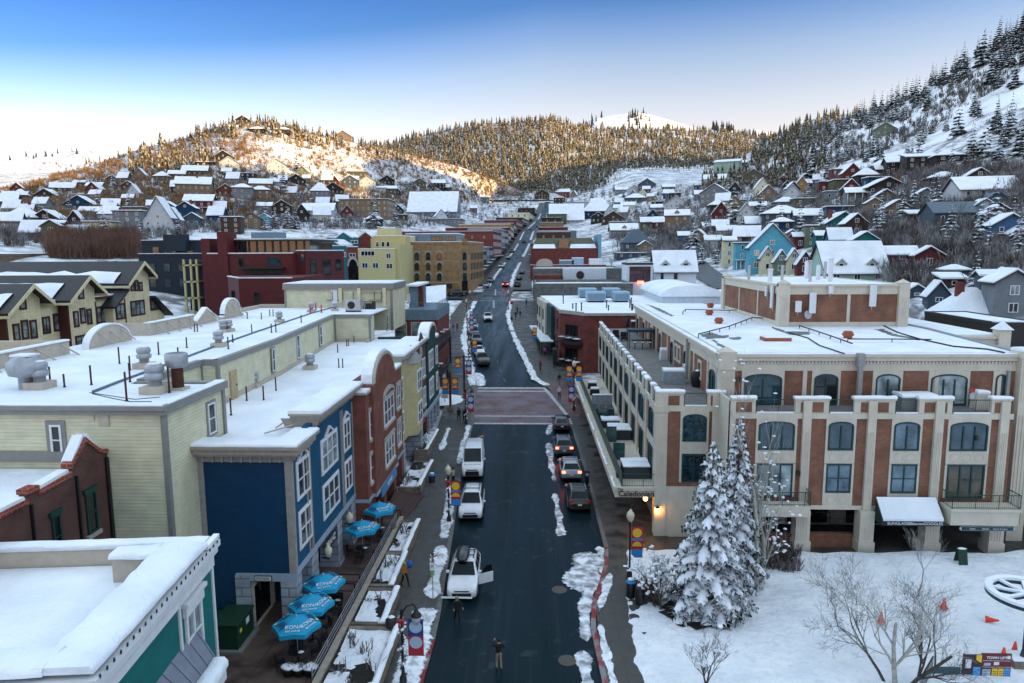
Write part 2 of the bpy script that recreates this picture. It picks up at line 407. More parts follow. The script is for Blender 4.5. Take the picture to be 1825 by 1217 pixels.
def archpts(a0,a1,zb,h,n=8):
 """the upper outline, left to right, of an opening whose springing is at zb and crown at zb+h"""
 c=(a0+a1)/2;r=(a1-a0)/2
 return [(c-r*math.cos(PI*i/n),zb+h*math.sin(PI*i/n)) for i in range(n+1)]
VAR={}
def window(par,axis,c,s,a0,a1,z0,z1,cols=1,rows=2,fw=.09,fm=None,gm=None,arch=0,dep=.09,sill=None,head=None,case=None,cw=.0,name='window'):
 fm=fm or WHITE;gm=gm or GL
 gm=wrnd.choice(VAR.get(gm.name,[gm]));m=MB();zt=z1-arch
 for a,b in ((a0,a0+fw),(a1-fw,a1)):bx(m,axis,c,s,a,b,z0,zt,0,dep)
 bx(m,axis,c,s,a0+fw,a1-fw,z0,z0+fw,0,dep)
 if not arch:bx(m,axis,c,s,a0+fw,a1-fw,z1-fw,z1,0,dep)
 else:
  o=archpts(a0,a1,zt,arch);i_=archpts(a0+fw,a1-fw,zt,max(.02,arch-fw))
  for k in range(len(o)-1):m.sh([i_[k],i_[k+1],o[k+1],o[k]],'y' if axis=='y' else 'x',c,c+s*dep)
 w_=(a1-a0-2*fw)
 for k in range(1,cols):
  x=a0+fw+w_*k/cols;bx(m,axis,c,s,x-fw*.45,x+fw*.45,z0+fw,(zt if arch else z1-fw),.0,dep*.92)
 for k in range(1,rows):
  z=z0+(z1-z0)*k/rows;bx(m,axis,c,s,a0+fw,a1-fw,z-fw*.3,z+fw*.3,.0,dep*.8)
 o=m.mk(name,fm,par)
 p=MB()
 if not arch:bx(p,axis,c,s,a0+fw*.5,a1-fw*.5,z0+fw*.5,z1-fw*.5,.004,.03)
 else:p.sh([(a0+fw*.5,z0+fw*.5),(a1-fw*.5,z0+fw*.5)]+archpts(a0+fw*.5,a1-fw*.5,zt,arch-fw*.5)[::-1],axis,c+s*.004,c+s*.03)
 p.mk('pane',gm,o)
 if sill:
  q=MB();bx(q,axis,c,s,a0-.12,a1+.12,z0-.2,z0-.005,0,.16);q.mk('sill',sill,o)
 if head:
  q=MB();bx(q,axis,c,s,a0-.12,a1+.12,z1+.005,z1+.24,0,.13);q.mk('lintel',head,o)
 if case:
  q=MB();e=cw
  for a,b in ((a0-e,a0-.003),(a1+.003,a1+e)):bx(q,axis,c,s,a,b,z0-e,z1+e,0,.05)
  bx(q,axis,c,s,a0-.003,a1+.003,z1+.003,z1+e,0,.05);bx(q,axis,c,s,a0-.003,a1+.003,z0-e,z0-.003,0,.05)
  q.mk('casing',case,o)
 return o
def pediment(par,c,a0,a1,z,h,mat,axis='x',s=1,t=.1):
 m=MB();mid=(a0+a1)/2
 m.sh([(a0,z),(mid,z+h),(mid,z+h-t*1.6),(a0+t*1.4,z)],axis,c,c+s*.14)
 m.sh([(mid,z+h),(a1,z),(a1-t*1.4,z),(mid,z+h-t*1.6)],axis,c,c+s*.14)
 m.mk('pediment',mat,par)
def snowslab(par,poly,z,h=.14,name='roof_snow',mat=None,inset=0,seed=1):
 """snow lying on a flat roof: a thin slab with softened, uneven surface"""
 x0=min(p[0] for p in poly);x1=max(p[0] for p in poly);y0=min(p[1] for p in poly);y1=max(p[1] for p in poly)
 m=MB();m.pr(poly,z,z+h)
 return m.mk(name,mat or SNOW,par)
def cornice(par,segs,z,mat,name='cornice',prof=((0,.0,.18),(.18,.2,.16),(.38,.36,.3))):
 """segs: (axis, c, s, a0, a1); prof: outward depth, bottom offset, height"""
 m=MB()
 for axis,c,s,a0,a1 in segs:
  for d,b,h in prof:bx(m,axis,c,s,a0-(d if s else 0),a1+(d if s else 0),z+b,z+b+h,-.02,.12+d)
 return m.mk(name,mat,par)
def softcap(par,x0,x1,y0,y1,z,h=.16,name='parapet_snow'):
 m=MB();n=max(2,int(max(x1-x0,y1-y0)/.5));ax=(x1-x0)>(y1-y0);rnd=random.Random(int((x0+y0)*100))
 rows=[]
 for i in range(n+1):
  t=i/n;k=(x0+(x1-x0)*t) if ax else (y0+(y1-y0)*t);e=rnd.uniform(-.05,.05);hh=h*rnd.uniform(.8,1.2)
  lo,hi=(y0,y1) if ax else (x0,x1);md=min(.12,(hi-lo)*.25)
  pr=[(lo+e,z),(lo+e,z+hh*.6),(lo+md+e,z+hh),(hi-md,z+hh),(hi+e*.5,z+hh*.55),(hi+e*.5,z)]
  rows.append([(k,a,b) if ax else (a,k,b) for a,b in pr])
 vs=[v for r in rows for v in r];q=6
 m.add(vs,[(i*q+j,i*q+j+1,(i+1)*q+j+1,(i+1)*q+j) for i in range(n) for j in range(q-1)],0,True)
 m.add(rows[0]+rows[-1],[(0,1,2,3,4,5),(11,10,9,8,7,6)])
 return m.mk(name,SNOW,par)
VAR.update({'window glass': [GL,GL,GLB,GLD,glass('half curtain glass',(.01,.015,.02),.05,(.16,.17,.16))],'teal glass': [GLT,GLT,GLD,glass('dim room glass',(.03,.035,.03),.06,(.10,.085,.05))]})
XB=-14.08
# blue corner building
t=thing('blue_building','blue clapboard corner building with white windows beside the umbrellas','building',(-16.7,36.75,0))
YF=36.75;XL=-19.4
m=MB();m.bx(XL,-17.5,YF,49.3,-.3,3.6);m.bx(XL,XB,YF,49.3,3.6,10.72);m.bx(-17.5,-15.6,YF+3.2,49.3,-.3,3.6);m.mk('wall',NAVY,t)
pan=[(YF,39.15,10.75),(39.65,46.35,11.55),(46.6,49.25,11.45)]
for a,b,zt in pan:
 m=MB();m.bx(XB-.3,XB+.06,a+.003,b,3.85,zt);m.mk('front_panel',BLUE,t)
m=MB()
for a in (YF-.03,39.0,39.62,46.2,46.6,49.12):m.bx(XB-.05,XB+.12,a,a+.16,3.85,10.9)
m.bx(XL-.02,XL+.32,YF-.06,YF+.1,3.62,10.5);m.bx(XB-.32,XB+.1,YF-.08,YF-.02,3.62,10.5);m.mk('corner_trim',paint('taupe trim',(.36,.33,.29)),t)
m=MB();m.bx(XL-.05,XB+.02,YF-.1,YF-.02,10.25,10.6)
for i in range(9):m.bx(XL+.35+i*.55,XL+.47+i*.55,YF-.24,YF-.1,10.27,10.62)
m.bx(XL-.45,XB+.5,YF-.45,YF,10.65,10.8);m.bx(XL-.55,XB+.6,YF-.6,YF,10.8,11.12);m.bx(XL-.65,XB+.72,YF-.75,YF,11.12,11.3)
m.bx(XB+.061,XB+.5,YF-.001,39.2,10.62,10.8);m.bx(XB+.061,XB+.72,YF-.001,39.9,11.12,11.3);m.bx(XB+.061,XB+.6,YF-.001,39.5,10.8,11.12)
for i in range(6):m.bx(XB+.062,XB+.22,YF+.15+i*.42,YF+.27+i*.42,10.3,10.61)
m.mk('cornice',paint('taupe trim',(0,0,0)),t)
m=MB();m.bx(XB-1.35,XB+.45,40.6,50.0,11.55,11.75);m.bx(XB-1.3,XB+.6,40.45,50.1,11.75,12.0);m.bx(XB-1.35,XB+.75,40.3,50.2,12.0,12.14)
for i in range(21):m.bx(XB+.062,XB+.24,40.7+i*.42,40.82+i*.42,11.25,11.54)
m.sh([(XB-1.6,11.2),(XB+.3,11.2),(XB+.5,11.8),(XB-1.9,11.8)],'y',40.5,40.62)
m.mk('cornice',paint('taupe trim',(0,0,0)),t)
softcap(t,XL-.5,XB+.68,YF-.7,YF+1.0,11.3,.14);softcap(t,XB-.9,XB+.7,YF+.6,39.9,11.3,.14);softcap(t,XB-1.35,XB+.72,40.32,50.15,12.14,.2)
for q in ([(XB-2.4,40.9,11.1),(XB-1.2,41.0,11.9)],[(XB-2.6,39.6,11.1),(XB-1.0,40.2,11.5)]):m=MB();m.tube(q,.05);m.mk('parapet_brace',PARA,t)
zB=lambda p: (500+p[0]/4.679,640+p[1]/4.679);zF=lambda p: (500+p[0]/3.408,860+p[1]/3.408)
for (tl,br,f1,f2,cols) in (((125,858),(243,1045),zB,zB,2),((108,192),(190,320),zF,zF,2),((332,700),(475,825),zB,zB,3),((350,1105),(358,130),zB,zF,3),((515,515),(580,685),zB,zB,2),((530,885),(597,1050),zB,zB,2)):
 a0,a1,z0,z1=wr('x',XB+.06,f1(tl),f2(br))
 zm=(6.1,7.9) if z1<8.5 else (8.0,9.95)
 z0=4.75 if z1<7.7 else 7.75;z1=z0+2.15
 window(t,'x',XB+.06,1,a0+.05,a1-.05,z0,z1,cols,2,.11,WHITE,GL,case=WHITE,cw=.1)
 if z0>7:pediment(t,XB+.06,(a0+a1)/2-.9,(a0+a1)/2+.9,z1+.14,.55,WHITE)
m=MB();m.bx(XB-.28,XB+.14,YF-.05,49.3,3.5,3.84);m.bx(-17.55,XB+.141,YF-.14,YF-.02,3.15,3.6);m.mk('band',BAND,t)
for (x0,x1,y0,y1) in ((-17.6,-16.75,YF-.15,YF+.6),(-14.95,-14.0,YF-.12,YF+.75),(-15.2,-14.0,39.3,40.5),(-15.3,-14.0,44.6,45.7),(-15.2,-14.0,48.2,49.28)):
 m=MB();m.bx(x0,x1,y0,y1,-.2,3.5);m.bx(x0-.08,x1+.08,y0-.08,y1+.08,-.2,.55);m.mk('pillar',STONE,t)
m=MB();m.bx(-16.75,-16.6,YF+.1,YF+3,-.1,3.1);m.bx(-16.62,-16.55,YF+.1,YF+2.4,2.75,3.1);m.bx(-16.62,-16.55,YF+.1,YF+2.4,.2,.45);m.bx(-16.62,-16.55,YF+2.2,YF+2.4,.45,2.75)
fr=m.mk('door',paint('cream frame',(.5,.46,.36)),t);m=MB();m.bx(-16.6,-16.57,YF+.1,YF+2.2,.45,2.75);m.mk('pane',GLD,fr)
m=MB();m.bx(-15.75,-15.62,39.9,48.9,.2,3.4);m.mk('shopfront',GLD,t)
m=MB();m.bx(-16.42,-15.42,YF-.2,YF-.141,3.2,3.52);sg=m.mk('sign',BLACK,t);m=MB();m.bx(-16.38,-15.46,YF-.215,YF-.201,3.24,3.48);m.mk('sign_face',WHITE,sg)
text('lettering','PIONEER',BLACK,sg,(-15.92,YF-.22,3.36),.2)
m=MB();m.bx(XB+.15,XB+.2,41.3,44.2,2.55,3.3);sg=m.mk('sign',DARKM,t);text('lettering','BRANZ',WHITE,sg,(XB+.21,42.75,2.93),.6,(PI/2,0,PI/2))
m=MB();m.bx(-23.6,XB-.3,YF+.9,49.3,10.6,10.75);m.mk('roof',GREYTRIM,t)
# red brick building with curved gable
XR=-12.98
t=thing('brick_building','red brick building with round curved gable next to the blue one','building',(-14,55,0))
ye=atx(716,700,XR).y
m=MB();m.bx(-15.5,XR,49.32,ye,3.3,11.4);m.mk('wall',BRICK,t)
g0=atx(668,674,XR+.35).y-.4;g1=atx(704,650,XR+.35).y+.3;gz=11.7
m=MB();gp=[(g0,3.31),(g1,3.31),(g1,gz+.2)]+[(p[0],p[1]) for p in archpts(g0+.7,g1-.5,gz+.2,1.75,12)][::-1]+[(g0,gz+.2)]
m.sh(gp,'x',XR-.3,XR+.3);m.mk('curved_gable',BRICK,t)
m=MB();o=archpts(g0+.45,g1-.25,gz+.2,2.0,12);i_=archpts(g0+.75,g1-.55,gz+.2,1.75,12)
for k in range(12):m.sh([i_[k],i_[k+1],o[k+1],o[k]],'x',XR-.45,XR+.32)
m.mk('coping',LIME,t)
m=MB()
for k in range(12):
 a,b=o[k],o[k+1];m.sh([a,b,(b[0],b[1]+.16),(a[0],a[1]+.16)],'x',XR-.75,XR+.1)
m.mk('parapet_snow',SNOW,t)
m=MB();m.bx(-15.6,XR+.12,49.2,g0,11.4,11.55);m.bx(-15.6,XR+.12,g1,ye+.05,11.4,11.55);m.mk('coping',LIME,t)
softcap(t,-15.6,XR+.08,49.25,g0,11.55,.16);softcap(t,-14.2,XR+.08,g1,ye,11.55,.16)
m=MB();m.bx(XR-.1,XR+.06,49.28,g0,3.05,3.32);m.bx(-14.0,XR+.06,49.26,49.32,3.05,3.32);m.bx(XR-.1,XR+.36,g0,g1,3.05,3.31);m.bx(XR-.1,XR+.06,g1,ye,3.05,3.32);m.mk('band',BAND,t)
for (tl,br,cols,off,hd) in (((730,390),(795,590),2,0,1),((738,765),(803,925),2,0,1),((853,315),(945,455),3,.3,2),((865,650),(950,760),3,.3,1),((957,185),(998,370),2,0,1),((965,500),(1005,660),2,0,1)):
 a0,a1,z0,z1=wr('x',XR+off,zB(tl),zB(br));z0=4.35 if z1<8 else 7.75;z1=z0+2.2
 wd=window(t,'x',XR+off,1,a0+.1,a1-.1,z0,z1,cols,2,.1,WHITE,GL,sill=LIME,head=LIME)
 if hd==2:
  m=MB();o=archpts(a0,a1,z1+.2,.75,10);i_=archpts(a0+.25,a1-.25,z1+.2,.45,10)
  for k in range(10):m.sh([i_[k],i_[k+1],o[k+1],o[k]],'x',XR+off,XR+off+.16)
  m.mk('arch_surround',LIME,wd)
  m=MB();m.sh([(a0+.25,z1+.2),(a1-.25,z1+.2)]+i_[::-1],'x',XR+off+.001,XR+off+.05);m.mk('fanlight',GL,wd)
for (y0,y1) in ((49.35,50.5),(g0-.3,g0+.7),(g0+3.6,g0+4.5),(g1-.6,g1+.4),(ye-1,ye)):
 m=MB();m.bx(-14.2,XR+.02,y0,y1,-.3,3.05);m.mk('pillar',BRICK,t)
m=MB();m.bx(-15.5,-14.6,49.4,ye,.0,3.06);m.mk('shopfront',GLD,t)
m=MB();m.bx(XR+.37,XR+.45,g0+1.2,g1-1.3,2.5,3.35);sg=m.mk('sign',paint('blue sign',(.1,.25,.42)),t);text('lettering','ALPINE',WHITE,sg,(XR+.46,(g0+g1)/2,2.93),.55,(PI/2,0,PI/2))
m=MB();m.bx(-15.5,XR-.2,49.4,ye,11.0,11.1);m.mk('roof',GREYTRIM,t)
# yellow bay building, brown brick building, green building
def z2(p):return (340+p[0]/3.38,600+p[1]/3.38)
y1_=atx(*z2((1365,300)),-12.9).y
t=thing('yellow_building','narrow pale yellow building with turret bay between brick fronts','building',(-14,ye+3,0))
m=MB();m.bx(-15.5,-13.2,ye+.01,y1_,3.6,11.6);m.mk('wall',YELLOW,t)
bw=ye+(y1_-ye)*.45
m=MB();m.pr([(-13.2,bw),(-12.3,bw+.7),(-12.3,y1_-.7),(-13.2,y1_-.05)],3.6,10.9);m.mk('bay',YELLOW,t)
m=MB();vs=[(-13.3,bw-.1,10.9),(-12.15,bw+.6,10.9),(-12.15,y1_-.6,10.9),(-13.3,y1_,10.9),(-13.1,(bw+y1_)/2,12.6)];m.add(vs,[(0,1,4),(1,2,4),(2,3,4),(3,0,4)]);m.mk('turret_roof',paint('grey shingles',(.3,.3,.3)),t)
m=MB();m.bx(-15.2,-12.85,ye-.05,bw+.3,11.6,11.95);m.bx(-15.3,-12.6,ye-.1,y1_+.1,11.95,12.25);m.mk('cornice',paint('taupe trim',(0,0,0)),t);softcap(t,-15.3,-12.65,ye-.05,y1_,12.25,.2)
for z in (4.6,7.9):
 window(t,'x',-13.2,1,ye+.6,ye+1.5,z,z+2.1,1,2,.1,WHITE,GL,case=WHITE,cw=.08);window(t,'x',-12.3,1,bw+.95,y1_-.95,z,z+2.1,2,2,.1,WHITE,GL,case=WHITE,cw=.08)
m=MB();m.bx(-15.4,-13.0,ye+.02,ye+1.2,.2,3.6);m.bx(-15.4,-12.4,y1_-1.2,y1_-.05,.2,3.6);m.mk('pillar',STONE,t);m=MB();m.bx(-15.4,-14.5,ye+1.2,y1_-1.2,.4,3.6);m.mk('shopfront',GLD,t)
y2_=atx(*z2((1422,300)),-13.0).y
t=thing('brown_brick_building','dark brown brick building with small arched top window and dark ground floor','building',(-14,y1_+3,0))
m=MB();m.bx(-15.5,-13.05,y1_+.01,y2_,3.9,11.9);m.mk('wall',BRICKD,t)
m=MB();m.bx(-15.5,-12.8,y1_,y2_,3.5,3.9);m.mk('band',BAND,t);m=MB();m.bx(-15.5,-12.8,y1_+.02,y2_,11.9,12.2);m.mk('cornice',LIME,t);softcap(t,-15.4,-12.85,y1_,y2_,12.2,.18)
pediment(t,-13.05,(y1_+y2_)/2-1.5,(y1_+y2_)/2+1.5,12.2,1.0,BRICKD,t=.4)
for z in (4.7,8.0):
 window(t,'x',-13.05,1,y1_+.8,y1_+2.0,z,z+2.1,1,2,.1,WHITE,GL,sill=LIME);window(t,'x',-13.05,1,y2_-2.6,y2_-.8,z,z+2.1,2,2,.1,WHITE,GL,sill=LIME)
window(t,'x',-13.05,1,(y1_+y2_)/2-.5,(y1_+y2_)/2+.5,10.6,11.6,1,1,.08,WHITE,GL,arch=.45)
m=MB();m.bx(-15.5,-14.2,y1_+.4,y2_-.4,.4,3.5);m.mk('shopfront',GLD,t);m=MB();m.bx(-14.0,-13.05,y2_-.8,y2_,.4,3.5);m.bx(-14.0,-13.05,y1_+.02,y1_+.6,.4,3.5);m.mk('pillar',BRICKD,t)
m=MB();m.bx(-12.78,-12.7,y1_+1.5,y1_+3.2,3.3,3.8);m.mk('sign',flat('red sign',(.35,.02,.03)),t)
y3_=atx(*z2((1495,300)),-12.9).y
t=thing('green_building','dark green building with white windows at the end of the row','building',(-14,y2_+4,0))
m=MB();m.bx(-15.5,-12.9,y2_+.01,y3_,3.9,11.3);m.bx(-20.5,-12.95,y3_-.4,y3_-.02,.8,11.2);m.mk('wall',DGREEN,t)
m=MB();m.sh([(y2_+.6,11.29),(y3_-2.5,11.29)]+archpts(y2_+.6,y3_-2.5,12.0,1.2,10)[::-1],'x',-13.5,-12.85);m.mk('curved_gable',DGREEN,t)
m=MB();o=archpts(y2_+.4,y3_-2.3,12.0,1.45,10);i_=archpts(y2_+.7,y3_-2.6,12.0,1.2,10)
for k in range(10):m.sh([i_[k],i_[k+1],o[k+1],o[k]],'x',-13.6,-12.7)
m.mk('coping',LIME,t);m=MB()
for k in range(10):m.sh([o[k],o[k+1],(o[k+1][0],o[k+1][1]+.18),(o[k][0],o[k][1]+.18)],'x',-14.0,-12.75)
m.mk('parapet_snow',SNOW,t);softcap(t,-15.2,-12.8,y3_-2.4,y3_,11.5,.2)
m=MB();m.bx(-15.5,-12.7,y2_,y3_+.02,3.5,3.9);m.mk('band',BAND,t);m=MB();m.bx(-15.3,-12.75,y3_-2.4,y3_+.05,11.3,11.5);m.mk('cornice',LIME,t)
for z in (4.8,8.1):
 window(t,'x',-12.9,1,y2_+1.2,y2_+4.2,z,z+2.2,3,2,.1,WHITE,GL,case=WHITE,cw=.1);window(t,'x',-12.9,1,y3_-2.2,y3_-.9,z,z+2.1,1,2,.1,WHITE,GL,case=WHITE,cw=.1)
for a in (y2_+.05,y2_+2.6,y2_+5.4,y3_-1.0):
 m=MB();m.bx(-13.9,-12.85,a,a+.95,.6,3.5);m.mk('pillar',STONE,t)
m=MB();m.bx(-15.4,-14.4,y2_+.5,y3_-.5,.6,3.5);m.mk('shopfront',GLD,t)
# long cream building with flat snowy roofs behind the fronts
t=thing('cream_building','long cream clapboard building with flat snowy roofs behind the coloured fronts','building',(-26,60,0))
y4=y3_
m=MB();m.pr([(-60,33.6),(-19.4,33.6),(-19.4,40.3),(-24.4,40.3),(-24.4,47.6),(-23.2,47.6),(-23.4,60),(-25.3,82.7),(-20.9,82.7),(-21.0,y4),(-40,y4),(-40,60),(-40,52),(-60,52)],-.5,13.9);m.mk('wall',CREAM,t)
m=MB();m.pr([(-24.3,40.45),(-19.25,40.45),(-19.25,37.75),(XB-.4,37.75),(-14.3,50),(-14.3,y3_-.5),(-20.8,y3_-.5),(-20.8,82.6),(-25.2,82.6),(-23.35,60),(-23.1,47.5),(-24.3,47.5)],10.78,10.95)
m.mk('lower_roof_snow',SNOW,t)
m=MB();m.pr([(-24.8,40.4),(-24.8,47.9),(-23.6,47.9),(-23.8,60),(-25.7,83),(-21.4,83),(-21.4,95.2),(-40,95.2),(-40,40.4)],13.95,14.1)
m.pr([(-60,34.2),(-19.95,34.2),(-19.95,39.8),(-24.9,39.8),(-24.9,40.399),(-60,40.399)],13.9,14.1);m.pr([(-60,40.4),(-40.01,40.4),(-40.01,44.2),(-60,44.2)],13.9,14.1)
m.mk('roof_snow',SNOW,t)
m=MB();m.bx(-60,-19.15,33.35,33.95,13.75,14.2);m.bx(-19.95,-19.15,33.95,40.5,13.75,14.2);m.bx(-60,-19.05,33.25,33.4,14.0,14.22);m.bx(-24.7,-19.96,39.9,40.49,13.75,14.19)
for (p,q) in (((-24.4,47.7),(-23.2,47.7)),((-23.2,47.5),(-23.4,60)),((-23.4,60),(-25.3,82.7)),((-25.3,82.7),(-20.9,82.7)),((-20.9,82.7),(-21,y4-4)),((-24.4,40.3),(-24.4,47.7))):
 dx,dy=q[0]-p[0],q[1]-p[1];L=math.hypot(dx,dy);nx,ny=dy/L,-dx/L
 m.pr([(p[0]-nx*.35,p[1]-ny*.35),(p[0]+nx*.1,p[1]+ny*.1),(q[0]+nx*.1,q[1]+ny*.1),(q[0]-nx*.35,q[1]-ny*.35)],13.9,14.32)
m.mk('parapet',GREYTRIM,t)
softcap(t,-60,-19.3,33.4,33.95,14.22,.07);softcap(t,-19.9,-19.25,33.9,40.4,14.2,.06)
m=MB()
for x,y in ((-19.4,33.6),(-19.4,40.15),(-24.4,47.6),(-23.2,47.6),(-20.9,82.7),(-25.2,82.6)):m=MB();m.bx(x-.12,x+.12,y-.07,y+.2,(0 if y<40.2 else 10.9),13.9);m.mk('corner_trim',GREYTRIM,t)
m=MB();
for (p,q) in (((-23.2,47.6),(-23.4,60)),((-23.4,60),(-25.3,82.7)),((-25.3,82.7),(-20.9,82.7)),((-20.9,82.7),(-21,y4-4))):
 dx,dy=q[0]-p[0],q[1]-p[1];L=math.hypot(dx,dy);nx,ny=dy/L,-dx/L
 m.pr([p,(p[0]+nx*.06,p[1]+ny*.06),(q[0]+nx*.06,q[1]+ny*.06),q],10.9,11.35)
m.mk('wall_base',PARA,t)
def cw_(px0,py0,px1,py1,xp=-23.25,nm='window',**k):
 a0,a1,z0,z1=wr('x',xp,(px0,py0),(px1,py1));return window(t,'x',xp+.02,1,a0,a1,z0,z1,1,2,.08,WHITE,GLT,case=GREYTRIM,cw=.12,name=nm)
cw_(483,622,490,660,-23.3);cw_(527,598,534,637,-23.9);cw_(568,582,574,614,-24.6);cw_(688,561,692,587,-20.85)
window(t,'x',-19.4,1,38.2,39.1,11.35,13.2,1,2,.1,WHITE,GLT,case=GREYTRIM,cw=.14)
a0,a1,z0,z1=wr('y',33.6,(85,753),(118,815));window(t,'y',33.6,-1,a0+.1,a1-.1,z0+.1,z1-.1,1,2,.11,WHITE,GLT,case=GREYTRIM,cw=.22)
m=MB();a0,a1,z0,z1=wr('y',33.6,(176,738),(196,758));m.bx(a0,a1,33.53,33.6,z0,z1);m.mk('vent_panel',PARA,t);m=MB();m.bx(a0-.9,a0-.25,33.55,33.6,z0+.25,z0+.6);m.mk('vent',CREAM,t)
m=MB();m.bx(-60,-22.5,33.5,33.6,11.2,11.75);m.mk('band',GREYTRIM,t)
a0,a1,z0,z1=wr('x',-23.2,(409,653),(421,698));z0=10.95;m=MB();m.bx(-23.22,-23.1,a0-.1,a1+.1,z0,z0+2.2);dd=m.mk('door',paint('cream door',(.48,.38,.22)),t);m=MB();m.bx(-23.1,-23.04,a1-.15,a1-.05,z0+1.0,z0+1.1);m.mk('handle',BLACK,dd)
XW=-37.4
yq=lambda px,py:atx(px,py,XW).y
pa1=yq(118,603);ar0,ar1=yq(152,617),yq(229,590);p30,p31=yq(262,552),yq(342,543);pk0,pk1=yq(347,560),yq(384,548);be0,be1=yq(391,548),yq(431,537)
m=MB();m.bx(XW-.2,XW+.2,36,pa1,14.0,15.15);m.bx(XW-8,XW-.2,pa1-.4,pa1,14.0,15.15);m.mk('parapet',PARA,t);m=MB();m.bx(XW-.3,XW+.1,p30,p31,14.0,15.3);m.bx(XW-3,XW-.3,p30,p30+.4,14,15.3);m.mk('parapet',PARA,t);m=MB();m.bx(XW-2.6,XW-2.2,be1,95,13.9,14.55);m.bx(XW-2.6,-22,95.6,96,13.9,14.6);m.mk('parapet',PARA,t)
softcap(t,XW-.3,XW+.3,36,pa1,15.15,.12);softcap(t,XW-.4,XW+.2,p30,p31,15.3,.12)
for k in range(6):y=38+(pa1-39)*k/5;m=MB();m.tube([(XW+.2,y,15.0),(XW+1.4,y+.4,14.1)],.07,5);m.mk('parapet_brace',PARA,t)
for k in range(4):y=p30+1+(p31-p30-2)*k/3;m=MB();m.tube([(XW+.1,y,15.1),(XW+1.3,y+.4,14.1)],.07,5);m.mk('parapet_brace',PARA,t)
def false_gable(y0,y1,z0,h,x,kind):
 m=MB()
 if kind=='arch':o=archpts(y0,y1,z0,h,14)
 elif kind=='peak':o=[(y0,z0+.4),((y0+y1)/2,z0+h),(y1,z0+.4)]
 else:o=[(y0,z0+.3),(y0+.8,z0+.35)]+archpts(y0+.8,y1-.8,z0+.5,h-.5,10)+[(y1-.8,z0+.35),(y1,z0+.3)]
 m.sh([(y0,14.1),(y1,14.1)]+o[::-1],'x',x-.2,x+.2);m.mk('false_gable',PARA,t)
 m=MB()
 for a,b in zip(o,o[1:]):m.sh([a,b,(b[0],b[1]+.14),(a[0],a[1]+.14)],'x',x-.3,x+.3)
 m.mk('parapet_snow',SNOW,t)
 for k in (.25,.5,.75):yy=y0+(y1-y0)*k;m=MB();m.tube([(x+.2,yy,14.1+(h*.7)),(x+1.3,yy+.4,14.3)],.06,5);m.mk('parapet_brace',PARA,t)
false_gable(ar0,ar1,14.1,1.75,XW,'arch');false_gable(pk0,pk1,14.1,1.7,XW-.1,'peak');false_gable(be0,be1,14.1,2.3,XW-.1,'bell')
tw0=aty(505,505,95);tw1=aty(690,505,95);tx1=atx(700,500,-20.8)
m=MB();m.bx(tw0.x,-20.7,95.2,104,10.9,17.3);m.mk('tower_wall',CREAM,t)
m=MB();m.bx(tw0.x-.15,-20.5,94.95,104.2,16.7,17.5);m.mk('tower_parapet',GREYTRIM,t);m=MB();m.bx(tw0.x-.05,-20.6,95.05,104,17.5,17.62);m.mk('roof_snow',SNOW,t)
m=MB();m.bx(tw0.x,tw0.x+.25,95.1,95.2,14.2,16.7);m.bx(-21.0,-20.65,95.1,95.25,10.9,16.7);m.mk('corner_trim',GREYTRIM,t)
a0,a1,z0,z1=wr('y',95.2,(590,515),(602,541));m=MB();m.bx(a0,a1,95.1,95.2,14.3,z1);m.mk('door',WHITE,t)
m=MB()
for px in (605,638,683):a=aty(px,520,95.2).x;m.bx(a,a+.45,94.7,95.2,14.8 if px<610 else 14.3,16.9)
m.mk('duct',CREAM,t)
m=MB()
for a in (-30,-28.5,-27,-24,-23):m.tube([(a,95.0,15.2),(a+.8,95.0,15.2),(a+.8,95.0,16.4)],.06,5)
m.tube([(-27,95,15),(-22,95,15),(-22,95,16.2),(-25,95,16.2)],.05,5);m.mk('pipes',paint('brass pipe',(.25,.2,.1)),t)
# small brick building and nearest teal building, lower left
t=thing('brick_building','small dark brick building with stepped snowy parapet below the cream wall','building',(-24,30,0))
XK=-22.5
pts=[(15,-1),(33.55,-1),(33.55,11.7),(33.0,11.85),(31.95,12.75),(30.75,11.75),(30.75,11.4),(28.6,11.25),(28.6,11.5),(27.9,11.5),(27.9,11.1),(22,11.0),(22,11.3),(15,11.3)]
m=MB();m.sh(pts,'x',XK-.35,XK);m.bx(-50,XK-.351,15,33.5,-1,10.6);m.mk('wall',BRICKD,t)
CO=brick('red coping brick',(.33,.06,.04),(.26,.05,.035),(.3,.2,.16),.3,.2)
m=MB();top=pts[3:8]+pts[8:]
for a,b in zip(pts[2:],pts[3:]):
 if abs(a[0]-b[0])>.01:m.sh([a,b,(b[0],b[1]+.22),(a[0],a[1]+.22)],'x',XK-.45,XK+.1)
m.mk('coping',CO,t)
m=MB()
for a,b in zip(pts[2:],pts[3:]):
 if abs(a[0]-b[0])>.9:m.sh([(a[0]-.1,a[1]+.223),(b[0]+.1,b[1]+.223),(b[0]+.15,b[1]+.38),(a[0]-.15,a[1]+.38)],'x',XK-.5,XK+.02)
m.mk('parapet_snow',SNOW,t)
m=MB();m.bx(-50,XK-.36,15,33.4,10.6,10.85);m.mk('roof_snow',SNOW,t)
for tl,br in (((150,882),(175,945)),((90,922),(112,985))):
 a0,a1,z0,z1=wr('x',XK,tl,br);window(t,'x',XK,1,a0,a1,z1-2.1,z1,1,2,.1,GREENM,GLD,sill=LIME,head=GREENM)
for a,b,c in ((31,31.12,11.3),(33.3,33.5,11.5),(28,28.1,11)):m=MB();m.bx(XK,XK+.12,a,b,0,c);m.mk('downpipe',BLACK,t)
TEAL=siding('teal siding',(.008,.17,.165),.14,depth=.025,lines=.12)
